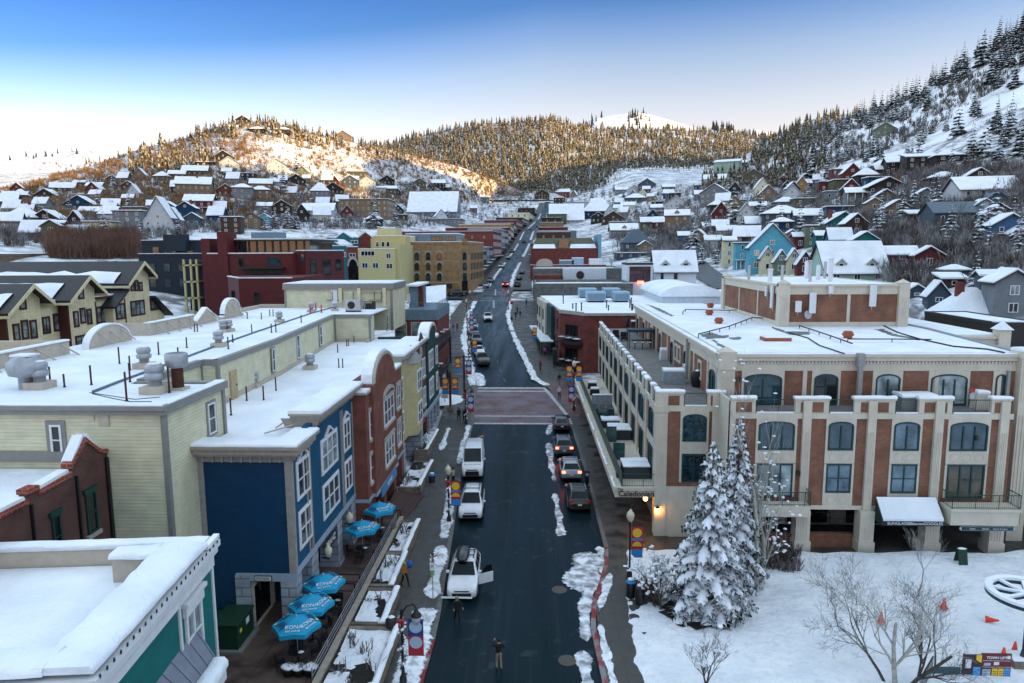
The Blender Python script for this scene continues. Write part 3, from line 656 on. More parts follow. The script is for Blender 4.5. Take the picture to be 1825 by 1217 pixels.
t=thing('teal_building','nearest teal clapboard building with white cornice and snowy flat roof','building',(-13.75,26.6,0),rz=math.radians(5.7));LOC[t.name]=Vector((0,0,0))
m=MB();m.bx(-22,0,-16,0,-.5,9.2);m.mk('wall',TEAL,t)
m=MB();m.bx(-22,-.1,-.55,.0,9.2,10.1);m.bx(-22,-.6,-.35,-.25,9.3,10.0);m.mk('parapet',PARA,t)
m=MB();m.bx(-21.9,.12,-.62,.1,10.1,10.2);m.mk('coping',WHITE,t);softcap(t,-22,.0,-.6,.08,10.2,.1)
m=MB();m.bx(-22,-.9,-16,-.6,9.2,9.4);m.mk('roof_snow',SNOW,t)
m=MB();m.bx(-1.05,.03,-9.2,-1.5,9.2,10.35);m.bx(-2.9,-1.05,-2.1,-1.5,9.2,10.35);m.bx(-2.9,-1.05,-9.2,-8.6,9.2,10.35);m.mk('raised_parapet',PARA,t)
m=MB();m.bx(.03,.12,-9.3,-.0,9.0,9.6);m.bx(.1,.3,-9.35,0,9.6,9.9);m.bx(.1,.42,-9.4,0,9.9,10.15);m.bx(-2.95,.3,-9.45,-9.2,9.4,9.9);m.bx(-3.1,.45,-9.6,-9.2,9.9,10.2);m.bx(-.05,.06,-16,0.04,-.4,-.2)
for y in (-.16,-3.4):m.bx(.0,.07,y,y+.15,0,9.0)
m.bx(-.3,0.05,0.0,.05,0,9.4);m.mk('cornice',WHITE,t)
softcap(t,-1.4,.35,-9.5,-1.2,10.35,.24);softcap(t,-3.0,-1.3,-2.2,-1.25,10.35,.22);softcap(t,-3.1,-1.0,-9.6,-8.3,10.35,.22)
m=MB();m.bx(.15,.38,-1.2,.05,10.2,10.36);m.mk('parapet_snow',SNOW,t)
m=MB();rnd=random.Random(4)
for i in range(24):m.bx(.43,.46,-9.4+i*.39,-9.36+i*.39+.03,10.13,10.25)
m.mk('snow_guards',DARKM,t)
m=MB();m.bx(0,.1,-2.9,-2.75,6.0,8.3);m.bx(0,.1,-1.55,-1.4,6.0,8.3);m.bx(0,.16,-3.0,-1.3,8.3,8.75);m.bx(0,.26,-3.1,-1.2,8.75,8.9);m.bx(0,.1,-2.75,-1.55,6.0,6.15);m.bx(.02,.08,-2.2,-2.1,6.15,8.3);m.bx(.02,.08,-2.75,-1.55,7.2,7.28)
wd=m.mk('window',WHITE,t);m=MB();m.bx(0.004,.03,-2.75,-1.55,6.15,8.3);m.mk('pane',GLB,wd)
BAYR=paint('grey metal roof',(.26,.28,.32),.4,.1,metal=.4)
m=MB();vs=[(0,-1.9,7.3),(1.25,-2.6,5.9),(1.25,-6.6,5.9),(0,-7.2,7.3)];m.add(vs+[(x,y,z-.12) for x,y,z in vs],[(0,1,2,3),(7,6,5,4),(0,4,5,1),(1,5,6,2),(2,6,7,3)]);m.mk('bay_roof',BAYR,t)
m=MB()
for k in range(8):
 a=-2.0-k*.72;m.tube([(0,a-.1*0,7.33),(1.25,-2.65-k*.55,5.93)],.03,4)
m.mk('roof_seam',BAYR,t)
softcap(t,.75,1.4,-5.6,-2.6,6.1,.4);m=MB();m.bx(0,1.3,-6.6,-2.55,5.55,5.9);m.mk('bay_cornice',WHITE,t);m=MB();m.bx(0,1.05,-6.4,-2.75,1,5.55);m.mk('bay',TEAL,t)
window(t,'x',1.05,1,-5.8,-3.2,3.2,5.3,3,1,.1,WHITE,GLB);window(t,'x',0,1,-2.2,-1.2,2.5,4.6,1,2,.1,WHITE,GLB,case=WHITE,cw=.12)
# beige and brick hotel on the right
BEIGE=paint('warm beige stucco',(.60,.55,.46),.75,.07,1.5);BASEST=brick('beige base blocks',(.40,.36,.30),(.37,.33,.275),(.28,.25,.21),1.8,.62,.8)
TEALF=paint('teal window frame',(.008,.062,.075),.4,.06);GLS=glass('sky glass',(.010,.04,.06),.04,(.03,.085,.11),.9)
VAR['sky glass']=[GLS,GLS,glass('painted reflection glass',(.03,.08,.11),.04,(.13,.21,.27),.9),glass('dark blue glass',(.004,.012,.02),.04,(.01,.03,.045),.9)]  # the paler variant has reflected snow put into its base colour
def zC(p):return (1150+p[0]/4.057,580+p[1]/4.057)
def zD(p):return (1500+p[0]/3.3815,600+p[1]/3.3815)
def z4(p):return (1440+p[0]/3.382,620+p[1]/3.382)
XS=8.85;YA=50.6;YB=48.5;YT=51.0
t=thing('hotel_building','large beige and red brick hotel with arched windows, roof terrace and long entrance canopy','building',(22,60,0));HOTEL=t
m=MB();m.bx(XS,13.6,YA,102,4.1,10.3);m.bx(13.6,33.4,YB,102.5,3.2,10.3);m.bx(33.4,60,YT,62,3.4,10.3);m.mk('wall',BRICKO,t)
m=MB();m.bx(XS+.35,13.5,YA+.03,101.9,-.5,4.1);m.bx(13.5,60,53.2,62,-.5,3.3);m.bx(13.5,36.9,62.01,101,-.5,3.3);m.mk('ground_floor_wall',BASEST,t)
m=MB();m.pr([(13.55,YT),(35.25,YT),(37.1,66.5),(37.1,97),(13.55,97)],10.3,13.9);m.mk('top_floor_wall',BRICKO,t)
m=MB();m.bx(XS+.3,13.549,YA+.3,101.7,10.3,10.36);m.bx(13.55,33.1,YB+.3,YT-.005,10.3,10.36);m.mk('terrace_floor',CONC,t)
m=MB();m.pr([(13.9,YT+.35),(35.0,YT+.35),(36.8,66.5),(36.8,96.7),(13.9,96.7)],14.1,14.32);m.mk('roof_snow',SNOW,t)
m=MB();m.pr([(35.0,YT+.3),(35.35,YT+.3),(37.25,66.5),(37.25,97.2),(36.8,97.2),(36.8,66.55)],13.7,14.42);m.mk('roof_edge',paint('grey roof edge',(.28,.30,.32)),t)
m=MB();m.bx(37.2,41.4,62.6,80,3,13.6);m.mk('rear_wing',BRICKO,t);m=MB();m.bx(37.2,41.6,62.4,62.59,12.6,13.9);m.bx(41.41,41.6,62.59,80.1,12.6,13.9);m.bx(37.2,41.75,62.2,62.5,13.9,14.1);m.bx(37.2,41.75,62.51,80.2,13.9,14.08);m.mk('rear_cornice',BEIGE,t);m=MB();m.bx(37.3,41.4,62.6,80,14.081,14.25);m.mk('roof_snow',SNOW,t)
m=MB();m.bx(40.9,41.9,62.0,63.0,3,14.7);m.add([(40.8,61.9,14.7),(42,61.9,14.7),(42,63.1,14.7),(40.8,63.1,14.7),(41.4,62.5,15.3)],[(0,1,4),(1,2,4),(2,3,4),(3,0,4)]);m.mk('corner_pier',BEIGE,t);m=MB();m.add([(40.75,61.85,14.72),(42.05,61.85,14.72),(42.05,63.15,14.72),(40.75,63.15,14.72),(41.4,62.5,15.5)],[(0,1,4),(1,2,4),(2,3,4),(3,0,4)]);m.mk('pier_snow',SNOW,t)
m=MB();m.bx(13.5,35.2,YT-.06,YT+.29,13.05,13.75);m.bx(13.4,35.3,YT-.22,YT+.29,13.75,14.05);m.bx(13.3,35.3,YT-.34,YT+.29,14.05,14.27)
m.bx(13.49,13.8,YT+.31,97,13.05,13.75);m.bx(13.33,13.8,YT+.31,97,13.75,14.05);m.bx(13.2,13.85,YT+.33,97.2,14.05,14.27);m.bx(13.3,36.7,96.7,97.2,13.8,14.27)
for i in range(88):m.bx(14.9+i*.25,15.03+i*.25,YT-.17,YT-.06,13.55,13.7)
m.mk('cornice',BEIGE,t)
softcap(t,13.25,35.3,YT-.3,YT+.28,14.27,.05);softcap(t,13.25,13.7,YT+.3,97,14.27,.06)
m=MB()
for x0 in (13.45,):m.bx(x0,x0+1.05,YT-.38,YT+.6,10.3,14.0);m.bx(x0-.08,x0+1.13,YT-.46,YT+.7,13.1,14.45);m.add([(x0-.08,YT-.46,14.45),(x0+1.13,YT-.46,14.45),(x0+1.13,YT+.7,14.45),(x0-.08,YT+.7,14.45),(x0+.5,YT+.1,14.8)],[(0,1,4),(1,2,4),(2,3,4),(3,0,4)])
for k in range(4):m.bx(13.6+k*.2,13.7+k*.2,YT-.41,YT-.38,10.6,12.9)
m.mk('corner_pier',BEIGE,t)
m=MB();m.bx(35.0,36.2,YT-.6,YT+.5,-.3,14.3);m.bx(34.9,36.3,YT-.7,YT+.6,14.0,14.5)
for k in range(4):m.bx(35.15+k*.25,35.27+k*.25,YT-.64,YT-.6,1.5,9.8);m.bx(35.15+k*.25,35.27+k*.25,YT-.64,YT-.6,10.8,13.6)
m.mk('corner_pier',BEIGE,t);softcap(t,34.9,36.3,YT-.7,YT+.6,14.5,.2)
m=MB();m.bx(36.3,60,YT+.3,61.9,10.31,10.5);m.mk('lower_roof_snow',SNOW,t);m=MB();m.bx(36.3,60,YT-.4,YT-.01,3.2,4.6);m.bx(36.3,60,YT-.8,YT-.01,9.4,10.5);m.mk('band',BEIGE,t)
def door_row(par,c,a0,a1,z0,z1,axis='y',s=-1,cols=3,arch=.3,gm=None,low=0):
 return window(par,axis,c,s,a0,a1,z0,z1,cols,1,.11,TEALF,gm or GLS,arch=arch,dep=.1,case=None)
def surround(par,axis,c,s,a0,a1,z0,z1,arch,e=.28,top=.35):
 m=MB()
 bx(m,axis,c,s,a0-e,a0-.003,z0,z1+top,0,.07);bx(m,axis,c,s,a1+.003,a1+e,z0,z1+top,0,.07)
 o=archpts(a0-.003,a1+.003,z1-arch,arch+.003,10)
 for p,q in zip(o,o[1:]):m.sh([p,q,(q[0],z1+top),(p[0],z1+top)],axis,c,c+s*.07)
 return m.mk('surround',BEIGE,par)
def spandrel(par,axis,c,s,a0,a1,z0,z1,n):
 m=MB();bx(m,axis,c,s,a0,a1,z0,z1,0,.06);w_=(a1-a0)/n
 for k in range(n):
  x=a0+w_*(k+.5);z=(z0+z1)/2;r=min(w_,z1-z0)*.36
  for i in range(16):
   p=[(x+rr_*math.cos(2*PI*j/16),z+rr_*math.sin(2*PI*j/16)) for rr_,j in ((r*.86,i),(r,i),(r,i+1),(r*.86,i+1))]
   m.sh(p,axis,c+s*.061,c+s*.09)
  if k:bx(m,axis,c,s,a0+w_*k-.02,a0+w_*k+.02,z0+.05,z1-.05,.061,.08)
 return m.mk('spandrel',BEIGE,par)
CUR=glass('curtain glass',(.10,.15,.16),.05,(.40,.48,.50),.8)
bays=[((818,800),(1080,1010),zC,3,CUR),((1,0),(0,0),None,0,None),((305,515),(460,685),zD,2,None),((650,512),(885,678),zD,3,None)]
for tl,br,f,n,lowg in bays:
 if f is None:a0,a1=aty(*z4((120,530)),YB).x,aty(*z4((272,530)),YB).x;n=2
 else:a0,a1,_,_=wr('y',YB,f((tl[0],br[1])),f(br))
 if f is zC:a0=aty(*zC((812,900)),YB).x;a1=aty(*zC((1072,900)),YB).x
 if n==3 and f is zD:a0=aty(*zD((645,650)),YB).x;a1=aty(*zD((872,650)),YB).x
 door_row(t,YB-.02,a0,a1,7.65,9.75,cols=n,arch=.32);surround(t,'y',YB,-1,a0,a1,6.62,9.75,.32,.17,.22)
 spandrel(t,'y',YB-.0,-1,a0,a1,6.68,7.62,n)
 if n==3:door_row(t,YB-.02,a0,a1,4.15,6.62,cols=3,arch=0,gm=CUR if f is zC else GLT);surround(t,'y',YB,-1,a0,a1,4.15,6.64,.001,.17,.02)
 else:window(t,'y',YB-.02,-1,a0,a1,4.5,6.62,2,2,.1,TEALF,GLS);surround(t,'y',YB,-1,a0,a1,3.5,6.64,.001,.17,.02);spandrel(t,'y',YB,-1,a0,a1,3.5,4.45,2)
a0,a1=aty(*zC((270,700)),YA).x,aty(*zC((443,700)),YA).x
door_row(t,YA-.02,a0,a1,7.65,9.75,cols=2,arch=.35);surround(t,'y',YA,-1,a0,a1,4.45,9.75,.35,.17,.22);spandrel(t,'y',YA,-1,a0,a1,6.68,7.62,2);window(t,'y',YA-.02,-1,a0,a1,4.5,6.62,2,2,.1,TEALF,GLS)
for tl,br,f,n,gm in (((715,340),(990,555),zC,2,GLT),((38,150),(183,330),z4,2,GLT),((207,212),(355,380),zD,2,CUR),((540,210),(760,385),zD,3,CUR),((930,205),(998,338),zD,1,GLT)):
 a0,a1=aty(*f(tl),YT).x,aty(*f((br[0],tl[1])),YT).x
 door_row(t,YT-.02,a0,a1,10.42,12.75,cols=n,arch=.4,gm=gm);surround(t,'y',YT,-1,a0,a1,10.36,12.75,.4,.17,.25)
bxx=aty(*z4((215,700)),YT).x
m=MB()
for x in (19.6,24.7,29.2,33.7):m.bx(x,x+.3,YT-.09,YT-.001,10.36,13.05)
m.bx(13.9,35.0,YT-.05,YT-.001,12.98,13.05);m.mk('pilaster',BEIGE,t)
m=MB();
for px,dy in ((1525,0),):x=aty(px,640,YT).x;m.bx(x,x+.3,YT-.65,YT-.35,10.36,13.6);m.bx(x-.1,x+.4,YT-.7,YT-.2,13.4,14.35)
m.bx(34.3,34.5,YT-.3,YT-.06,.2,13.0);m.mk('downpipe',paint('grey gutter',(.32,.32,.31)),t)
PX=[19.05,23.6,28.25,32.75]
for k,x in enumerate(PX):
 m=MB();m.bx(x-.29,x+.29,YB-.24,YB-.001,3.2,11.28)
 for q in range(4):m.bx(x-.22+q*.12,x-.15+q*.12,YB-.27,YB-.24,4.0,9.0)
 m.mk('pilaster',BEIGE,t)
 m=MB();m.bx(x-.5,x+.5,YB-.42,YB+.55,-.8,3.199);m.bx(x-.58,x+.58,YB-.5,YB+.63,-.8,.9)
 for q in range(4):m.bx(x-.34+q*.19,x-.22+q*.19,YB-.45,YB-.42,1.1,2.9)
 m.mk('pier',BEIGE,t)
m=MB();m.bx(13.5,14.0,YB-.2,YB-.001,-.5,11.28);m.bx(13.4,13.6,YB-.2,YA-.1,3.5,11.4);m.bx(13.6,33.4,YB-.06,YB-.001,3.2,3.5);m.bx(13.6,33.4,YB-.09,YB-.001,9.95,10.35)
m.mk('band',BEIGE,t)
m=MB();m.bx(XS-.12,XS+.75,YA-.12,YA+.7,-.5,11.35);m.bx(XS-.2,XS+.83,YA-.2,YA+.78,9.9,10.4)
for q in range(4):m.bx(XS+.02+q*.17,XS+.12+q*.17,YA-.15,YA-.12,4.6,9.6)
m.bx(XS+.751,13.45,YA-.06,YA-.001,9.95,10.35);m.bx(XS+.751,13.45,YA-.08,YA-.001,-.5,4.1);m.bx(12.9,13.45,YA-.09,YA-.081,4.1,11.3);m.mk('corner_pier',BEIGE,t)
def parapet(x0,x1,y0,y1,front=True):
 m=MB();m.bx(x0,x1,y0,y1,10.36,11.3);m.mk('parapet',BEIGE,t)
 if front and x1-x0>.9:
  m=MB();q=(x1-x0)*.16;m.bx(x0+q,x1-q,y0-.02,y0-.001,10.42,11.15);m.mk('parapet_brick',BRICKO,t)
 m=MB();m.bx(x0-.06,x1+.06,y0-.08,y1+.06,11.3,11.42);m.mk('coping',BEIGE,t);softcap(t,x0-.08,x1+.08,y0-.1,y1+.1,11.42,.16)
def railing(p,q,z,h=1.0,mat=None,gap=.13,name='railing',solid=False,par=None):
 m=MB();p=Vector(p);q=Vector(q);L=(q-p).length;n=max(1,int(L/gap));d=(q-p)/L
 m.tube([(p.x,p.y,z+h),(q.x,q.y,z+h)],.035,5);m.tube([(p.x,p.y,z+.1),(q.x,q.y,z+.1)],.02,4)
 for i in range(n+1):
  a=p+d*L*i/n;r=.03 if i%12==0 else .009
  m.cyl((a.x,a.y,z),(a.x,a.y,z+h),r,r,4)
 if solid:
  nx=Vector((d.y,-d.x,0))*.015;a,b=p+nx,q+nx;c,e=q-nx,p-nx
  m.pr([(a.x,a.y),(b.x,b.y),(c.x,c.y),(e.x,e.y)],z+.1,z+h-.05)
 return m.mk(name,mat or GREENM,par or t)
seg=[(1305,1347),(1418,1478),(1523,1596),(1639,1698),(1768,1802)]
E0=[(aty(a,715,YB).x,aty(b,715,YB).x) for a,b in seg]
for a,b in E0:parapet(a,b,YB-.03,YB+.3)
for (a,b),(c,d) in zip(E0,E0[1:]):
 railing((b+.08,YB+.1,0),(c-.08,YB+.1,0),10.36,.95);m=MB();m.bx(b+.08,c-.08,YB-.1,YB+.02,10.36,10.45);m.mk('ledge_snow',SNOW,t)
e=[aty(q,705,YA).x for q in (1171,1219,1262,1292)]
parapet(e[0],e[1],YA-.03,YA+.3);parapet(e[2],e[3],YA-.03,YA+.3);railing((e[1]+.08,YA+.1,0),(e[2]-.08,YA+.1,0),10.36,.95);m=MB();m.bx(e[1]+.08,e[2]-.08,YA-.1,YA+.02,10.36,10.45);m.mk('ledge_snow',SNOW,t)
for k in range(11):
 y=51.0+k*4.65
 parapet(XS-.02,XS+.28,y,y+1.0 if k else y+.8,False);parapet(XS-.02,XS+.28,y+2.0,y+2.9,False)
 if k<11:railing((XS+.1,y+1.06,0),(XS+.1,y+1.94,0),10.36,.95,solid=True);railing((XS+.1,y+2.96,0),(XS+.1,y+4.6,0),10.36,.95,solid=True);m=MB();m.bx(XS-.08,XS+.03,y+3,y+4.5,10.36,10.44);m.mk('ledge_snow',SNOW,t)
railing((13.55,YB+.1,0),(13.55,YA,0),10.36,.95,solid=True)
m=MB();m.bx(XS-.07,XS-.001,51.3,102,9.95,10.35);m.bx(XS-.05,XS-.001,51.3,102,4.0,4.35);m.bx(XS-.06,XS-.001,51.3,102,6.7,7.5);m.mk('band',BEIGE,t)
for k in range(10):
 y=52.0+k*5.0
 door_row(t,XS-.02,y,y+2.0,7.6,9.7,'x',-1,2,.35);surround(t,'x',XS,-1,y,y+2.0,4.2,9.7,.35,.17,.2)
 door_row(t,XS-.02,y,y+2.0,4.15,6.6,'x',-1,2,0,GLT)
 m=MB();m.bx(XS-.16,XS-.001,y+3.2,y+3.75,4.1,10.36);m.mk('pilaster',BEIGE,t)
 if k%2:window(t,'x',XS-.01,-1,y+2.5,y+3.0,7.8,9.4,1,1,.07,TEALF,GLT)
for k,y in enumerate((52.2,62.5,69,76,82,88,93.5)):
 door_row(t,13.53,y,y+1.9 if k==0 else y+1.3,10.4,12.7,'x',-1,2 if k==0 else 1,.45,GLT);surround(t,'x',13.55,-1,y,y+(1.9 if k==0 else 1.3),10.4,12.7,.45,.22,.3)
for y in (57.0,65.6,67.2):window(t,'x',13.54,-1,y,y+1.1,11.2,12.6,1,1,.08,BEIGE,GLT,case=BEIGE,cw=.14)
m=MB()
for y in (54.6,59.5,61.2,72,79,85):m.bx(13.45,13.549,y,y+.3,10.36,13.05)
m.mk('pilaster',BEIGE,t);m=MB();m.bx(13.2,13.5,61.5,61.75,10.4,14.0);m.mk('downpipe',paint('grey gutter',(0,0,0)),t)
m=MB();m.bx(28.7,33.3,YB-1.65,YB-.33,2.75,3.75);m.bx(28.6,33.4,YB-1.75,YB-.33,3.75,3.95);bal=m.mk('balcony',BEIGE,t)
for p,q in (((28.7,YB-1.68,0),(33.3,YB-1.68,0)),((28.7,YB-1.68,0),(28.7,YB-.4,0)),((33.3,YB-1.68,0),(33.3,YB-.4,0))):railing(p,q,3.95,1.0,par=bal)
a0,a1=aty(1352,880,YB).x,aty(1425,880,YB).x
m=MB();m.bx(a0-.3,a1+.3,YB-1.3,YB-.33,3.1,3.9);bal=m.mk('balcony',BEIGE,t)
for p,q in (((a0-.3,YB-1.25,0),(a1+.3,YB-1.25,0)),((a0-.3,YB-1.25,0),(a0-.3,YB-.4,0)),((a1+.3,YB-1.25,0),(a1+.3,YB-.4,0))):railing(p,q,3.9,1.0,par=bal)
m=MB();m.sh([(YB-.4,4.15),(YB-1.5,2.95),(YB-1.5,2.6),(YB-.4,2.6)],'x',24.1,28.35);aw=m.mk('awning',flat('dark green canvas',(.008,.03,.03),.8),t)
m=MB();m.sh([(YB-.36,4.16),(YB-.36,4.3),(YB-1.53,3.12),(YB-1.53,2.97)],'x',24.15,28.3);m.mk('awning_snow',SNOW,aw)
text('lettering','SUNGLASSES',WHITE,aw,(25.3,YB-1.51,2.78),.3);text('lettering','Abberian',WHITE,aw,(26.45,YB-1.51,2.77),.26);text('lettering','GOGGLES',WHITE,aw,(27.6,YB-1.51,2.78),.3)
m=MB();m.bx(29.6,33.1,YB-1.5,YB-1.42,2.3,2.62);m.cyl((29.6,YB-1.5,2.46),(29.6,YB-1.42,2.46),.16,.16,14);m.cyl((33.1,YB-1.5,2.46),(33.1,YB-1.42,2.46),.16,.16,14);sg=m.mk('sign',flat('pale sign rim',(.3,.4,.42)),t)
m=MB();m.bx(29.62,33.08,YB-1.53,YB-1.501,2.34,2.58);m.mk('sign_face',flat('slate sign',(.02,.06,.08)),sg)
text('lettering','Shoes',WHITE,sg,(30.3,YB-1.535,2.46),.16);text('lettering','Rentals',WHITE,sg,(31.2,YB-1.535,2.46),.16);text('lettering','Resorts & Lockers',WHITE,sg,(32.2,YB-1.535,2.46),.13)
for a,b in ((14.5,18.6),(19.6,22.9),(24.4,27.6),(29.0,32.0)):
 m=MB();m.bx(a,b,53.1,53.2,.3,3.0);m.mk('shopfront',GLD,t)
m=MB();m.bx(24.6,25.6,51.6,51.7,.4,2.6);m.mk('poster',paint('purple poster',(.14,.02,.10)),t)
m=MB();m.bx(20.0,20.9,52.9,53.0,1.3,2.9);ps_=m.mk('poster',WHITE,t);m=MB()
for i in range(2):
 for j in range(3):m.bx(20.1+i*.4,20.4+i*.4,52.88,52.899,1.5+j*.45,1.8+j*.45)
m.mk('poster_print',flat('grey print',(.2,.25,.28)),ps_)
cA=[(5.75,YA),(8.8,YA),(8.8,95),(4.95,95)]
m=MB();m.pr(cA,3.2,3.75);m.pr([(5.65,YA-.1),(8.8,YA-.1),(8.8,95.1),(4.85,95.1)],3.75,4.0);can=m.mk('canopy',BEIGE,t)
def ex(y,o=0):return 5.75-.8*(y-YA)/44.4+o
railing((ex(YA,.55),YA+.12,0),(8.7,YA+.12,0),4.0,1.0,par=can)
m=MB();
for i in range(23):y0=YA+.12+i*1.93;y1=y0+1.9;m.pr([(ex(y0,.5),y0),(ex(y0,.56),y0),(ex(y1,.56),y1),(ex(y1,.5),y1)],4.05,5.0);m.cyl((ex(y0,.53),y0,4),(ex(y0,.53),y0,5.05),.035,.035,5)
m.tube([(ex(YA+.12,.53),YA+.12,5.05),(ex(94.5,.53),94.5,5.05)],.04,5);m.mk('canopy_rail',GREENM,can)
for y0,y1 in ((YA-.1,53),(56,64),(67,74),(80,90)):
 m=MB();rnd=random.Random(int(y0));n=int((y1-y0)/.4);pts=[]
 for i in range(n+1):
  y=y0+(y1-y0)*i/n;w_=rnd.uniform(.1,.22);pts.append((ex(y,-.12),y,ex(y,-.12+w_)))
 for a,b in zip(pts,pts[1:]):m.pr([(a[0],a[1]),(a[2],a[1]),(b[2],b[1]),(b[0],b[1])],4.0,4.1)
 m.mk('canopy_snow',SNOW,can)
SIGNI=flat('dark sign letters',(.02,.03,.03))
text('lettering','Caledonian',SIGNI,can,(7.35,YA-.11,3.5),.6,extr=.02,bold=.006);text('lettering','The',SIGNI,can,(6.15,YA-.11,3.86),.26,extr=.02)
LAMP=flat('lit lamp glass',(1.0,.42,.06),.4,0,9)
for x,y,z in ((8.98,YA-.25,2.3),):
 o=thing('wall_lamp','lit amber lantern on the corner of the hotel under its canopy','lamp',(x,y,z));m=MB();m.bx(x-.1,x+.1,y-.1,y+.1,z-.22,z+.12);m.mk('lamp_glass',LAMP,o);m=MB();m.bx(x-.14,x+.14,y-.14,y+.14,z+.12,z+.2);m.bx(x-.03,x+.03,y+.1,y+.14,z-.1,z+.35);m.mk('bracket',BLACK,o)
o=thing('hanging_lamp','round amber lamp glowing in the hotel entrance','lamp',(8.3,52,2.6));m=MB();m.blob((8.3,52,2.6),(.16,.16,.2),n=10,m=7,jit=0);m.mk('lamp_globe',LAMP,o);m=MB();m.cyl((8.3,52,2.8),(8.3,52,3.19),.02);m.mk('cord',BLACK,o)
for px,py,yy in ((1423,843,YB-.1),(1532,672,YT-.1),(1318,675,YT-.1),(1740,780,YB-.1)):
 p=aty(px,py,yy);o=thing('wall_lamp','small dark lantern on the brick front of the hotel','lamp',p,'unlit lanterns on the hotel front');m=MB();m.bx(p.x-.1,p.x+.1,p.y-.1,p.y+.08,p.z-.2,p.z+.15);m.mk('lantern',BLACK,o)
t2=thing('rooftop_penthouse','brick and beige plant room with phone antennas on the hotel roof','penthouse',(30,78,14.32))
m=MB();m.bx(24,36,68.8,90,14.33,18.3);m.mk('wall',BRICKO,t2)
m=MB();m.bx(23.9,36.1,68.7,68.799,17.5,18.3);m.bx(23.85,23.999,68.799,90.1,17.5,18.3);m.bx(23.75,36.2,68.55,68.95,18.3,18.5);m.bx(23.7,24.1,68.95,90.2,18.3,18.5);m.bx(35.9,36.2,68.95,90.2,18.3,18.5);m.bx(24.1,35.9,89.9,90.2,18.3,18.5);m.bx(23.9,36.1,68.74,68.799,14.33,14.75);m.bx(23.94,23.999,68.8,90,14.33,14.75)
m.bx(30.4,30.7,68.74,68.799,14.75,17.5);m.bx(23.94,23.999,76,76.3,14.75,17.5);m.bx(23.94,23.999,83,83.3,14.75,17.5);m.mk('trim',BEIGE,t2)
for x,y in ((23.7,68.45),(35.25,68.45),(23.7,89.3)):
 m=MB();m.bx(x,x+1.0,y,y+1.0,14.33,18.6);m.add([(x-.05,y-.05,18.6),(x+1.05,y-.05,18.6),(x+1.05,y+1.05,18.6),(x-.05,y+1.05,18.6),(x+.5,y+.5,19.0)],[(0,1,4),(1,2,4),(2,3,4),(3,0,4)])
 for q in range(4):m.bx(x+.14+q*.2,x+.26+q*.2,y-.03,y,15,17.2)
 m.mk('corner_pier',BEIGE,t2)
m=MB();m.bx(24.1,35.9,69,89.9,18.2,18.42);m.mk('roof_snow',SNOW,t2)
ANT=paint('antenna white',(.70,.71,.72),.45,.03)
def antenna(x,y,z,w_,h,lab,face='y'):
 o=thing('phone_antenna',lab,'antenna',(x,y,z),'phone antennas on the hotel plant room')
 m=MB()
 if face=='y':m.bx(x-w_/2,x+w_/2,y-.35,y-.15,z,z+h)
 else:m.bx(x-.35,x-.15,y-w_/2,y+w_/2,z,z+h)
 m.mk('panel',ANT,o,bevel=.04)
 m=MB()
 if face=='y':m.cyl((x,y-.1,z-.3),(x,y-.1,z+h+.1),.04);m.bx(x-.12,x+.12,y-.1,y,z+.2,z+.3);m.bx(x-.12,x+.12,y-.1,y,z+h-.4,z+h-.3)
 else:m.cyl((x-.1,y,z-.3),(x-.1,y,z+h+.1),.04);m.bx(x-.1,x,y-.12,y+.12,z+.2,z+.3)
 m.mk('mast',STEEL,o)
def pz(px,py):return aty(px,py,68.5)
for px,py0,py1,wpx,lab in ((1421,536,556,10,'short square phone antenna left of the tall one'),(1446,521,558,11,'tall white phone antenna in the middle of the brick plant room'),(1479,509,523,8,'small phone antenna under the plant room eave'),(1553,508,546,11,'tall white phone antenna right on the plant room')):
 a=pz(px,py1);b=pz(px,py0);antenna(a.x,68.55,a.z,wpx*71/F,b.z-a.z,lab)
for y,z,h,w_,lab in ((70.5,16.0,2.3,.5,'white phone antenna beside the plant room corner pier'),(72.3,17.1,1.0,.4,'short phone antenna on the shaded left wall of the plant room')):antenna(23.85,y,z,w_,h,lab,'x')
o=thing('satellite_dish','grey satellite dish low on the brick plant room','dish',(26.4,68.4,15.5));m=MB();m.la([(.02,0),(.25,.05),(.42,.15)],(0,0,0),14);d_=m.mk('dish',STEEL,o,local=True);d_.rotation_euler=(PI/2.3,0,.3);m=MB();m.tube([(26.4,68.79,15.4),(26.4,68.42,15.5)],.03,5);m.mk('arm',STEEL,o)
for i,(px,py,h) in enumerate(((1372,492,1.3),(1393,487,1.6),(1436,485,2.0),(1443,480,2.2),(1457,487,1.6),(1469,487,1.9),(1479,480,2.4),(1334,478,1.6))):
 p=aty(px,510,76+i%3*4)
 m=MB();m.cyl((p.x,p.y,18.4),(p.x,p.y,18.4+h),.16 if i%2 else .24,None,10);m.cyl((p.x,p.y,18.4+h),(p.x,p.y,18.55+h),.3 if i%3==0 else .18,None,10)
 m.mk('roof_vent',STEEL if i%2 else ANT,at=(p.x,p.y,18.4),label='metal flue standing on the hotel plant room roof',cat='vent',group='flues on the plant room roof')
def melt(poly,z):
 m=MB();vs=[];r=random.Random(len(poly)+int(poly[0][0]));n=len(poly)
 for i,(a,b) in enumerate(poly):
  p=atz(a,b,z);q=atz(*poly[(i+1)%n],z);L=int((q-p).length/.35)+1
  for k in range(L):c=p.lerp(q,k/L);vs.append((c.x+r.uniform(-.16,.16),c.y+r.uniform(-.16,.16),z+.006))
 m.add(vs,[tuple(range(len(vs)))]);m.mk('bare_roof_patch',paint('wet roof membrane',(.16,.165,.16),.5,.4,1.5),t)
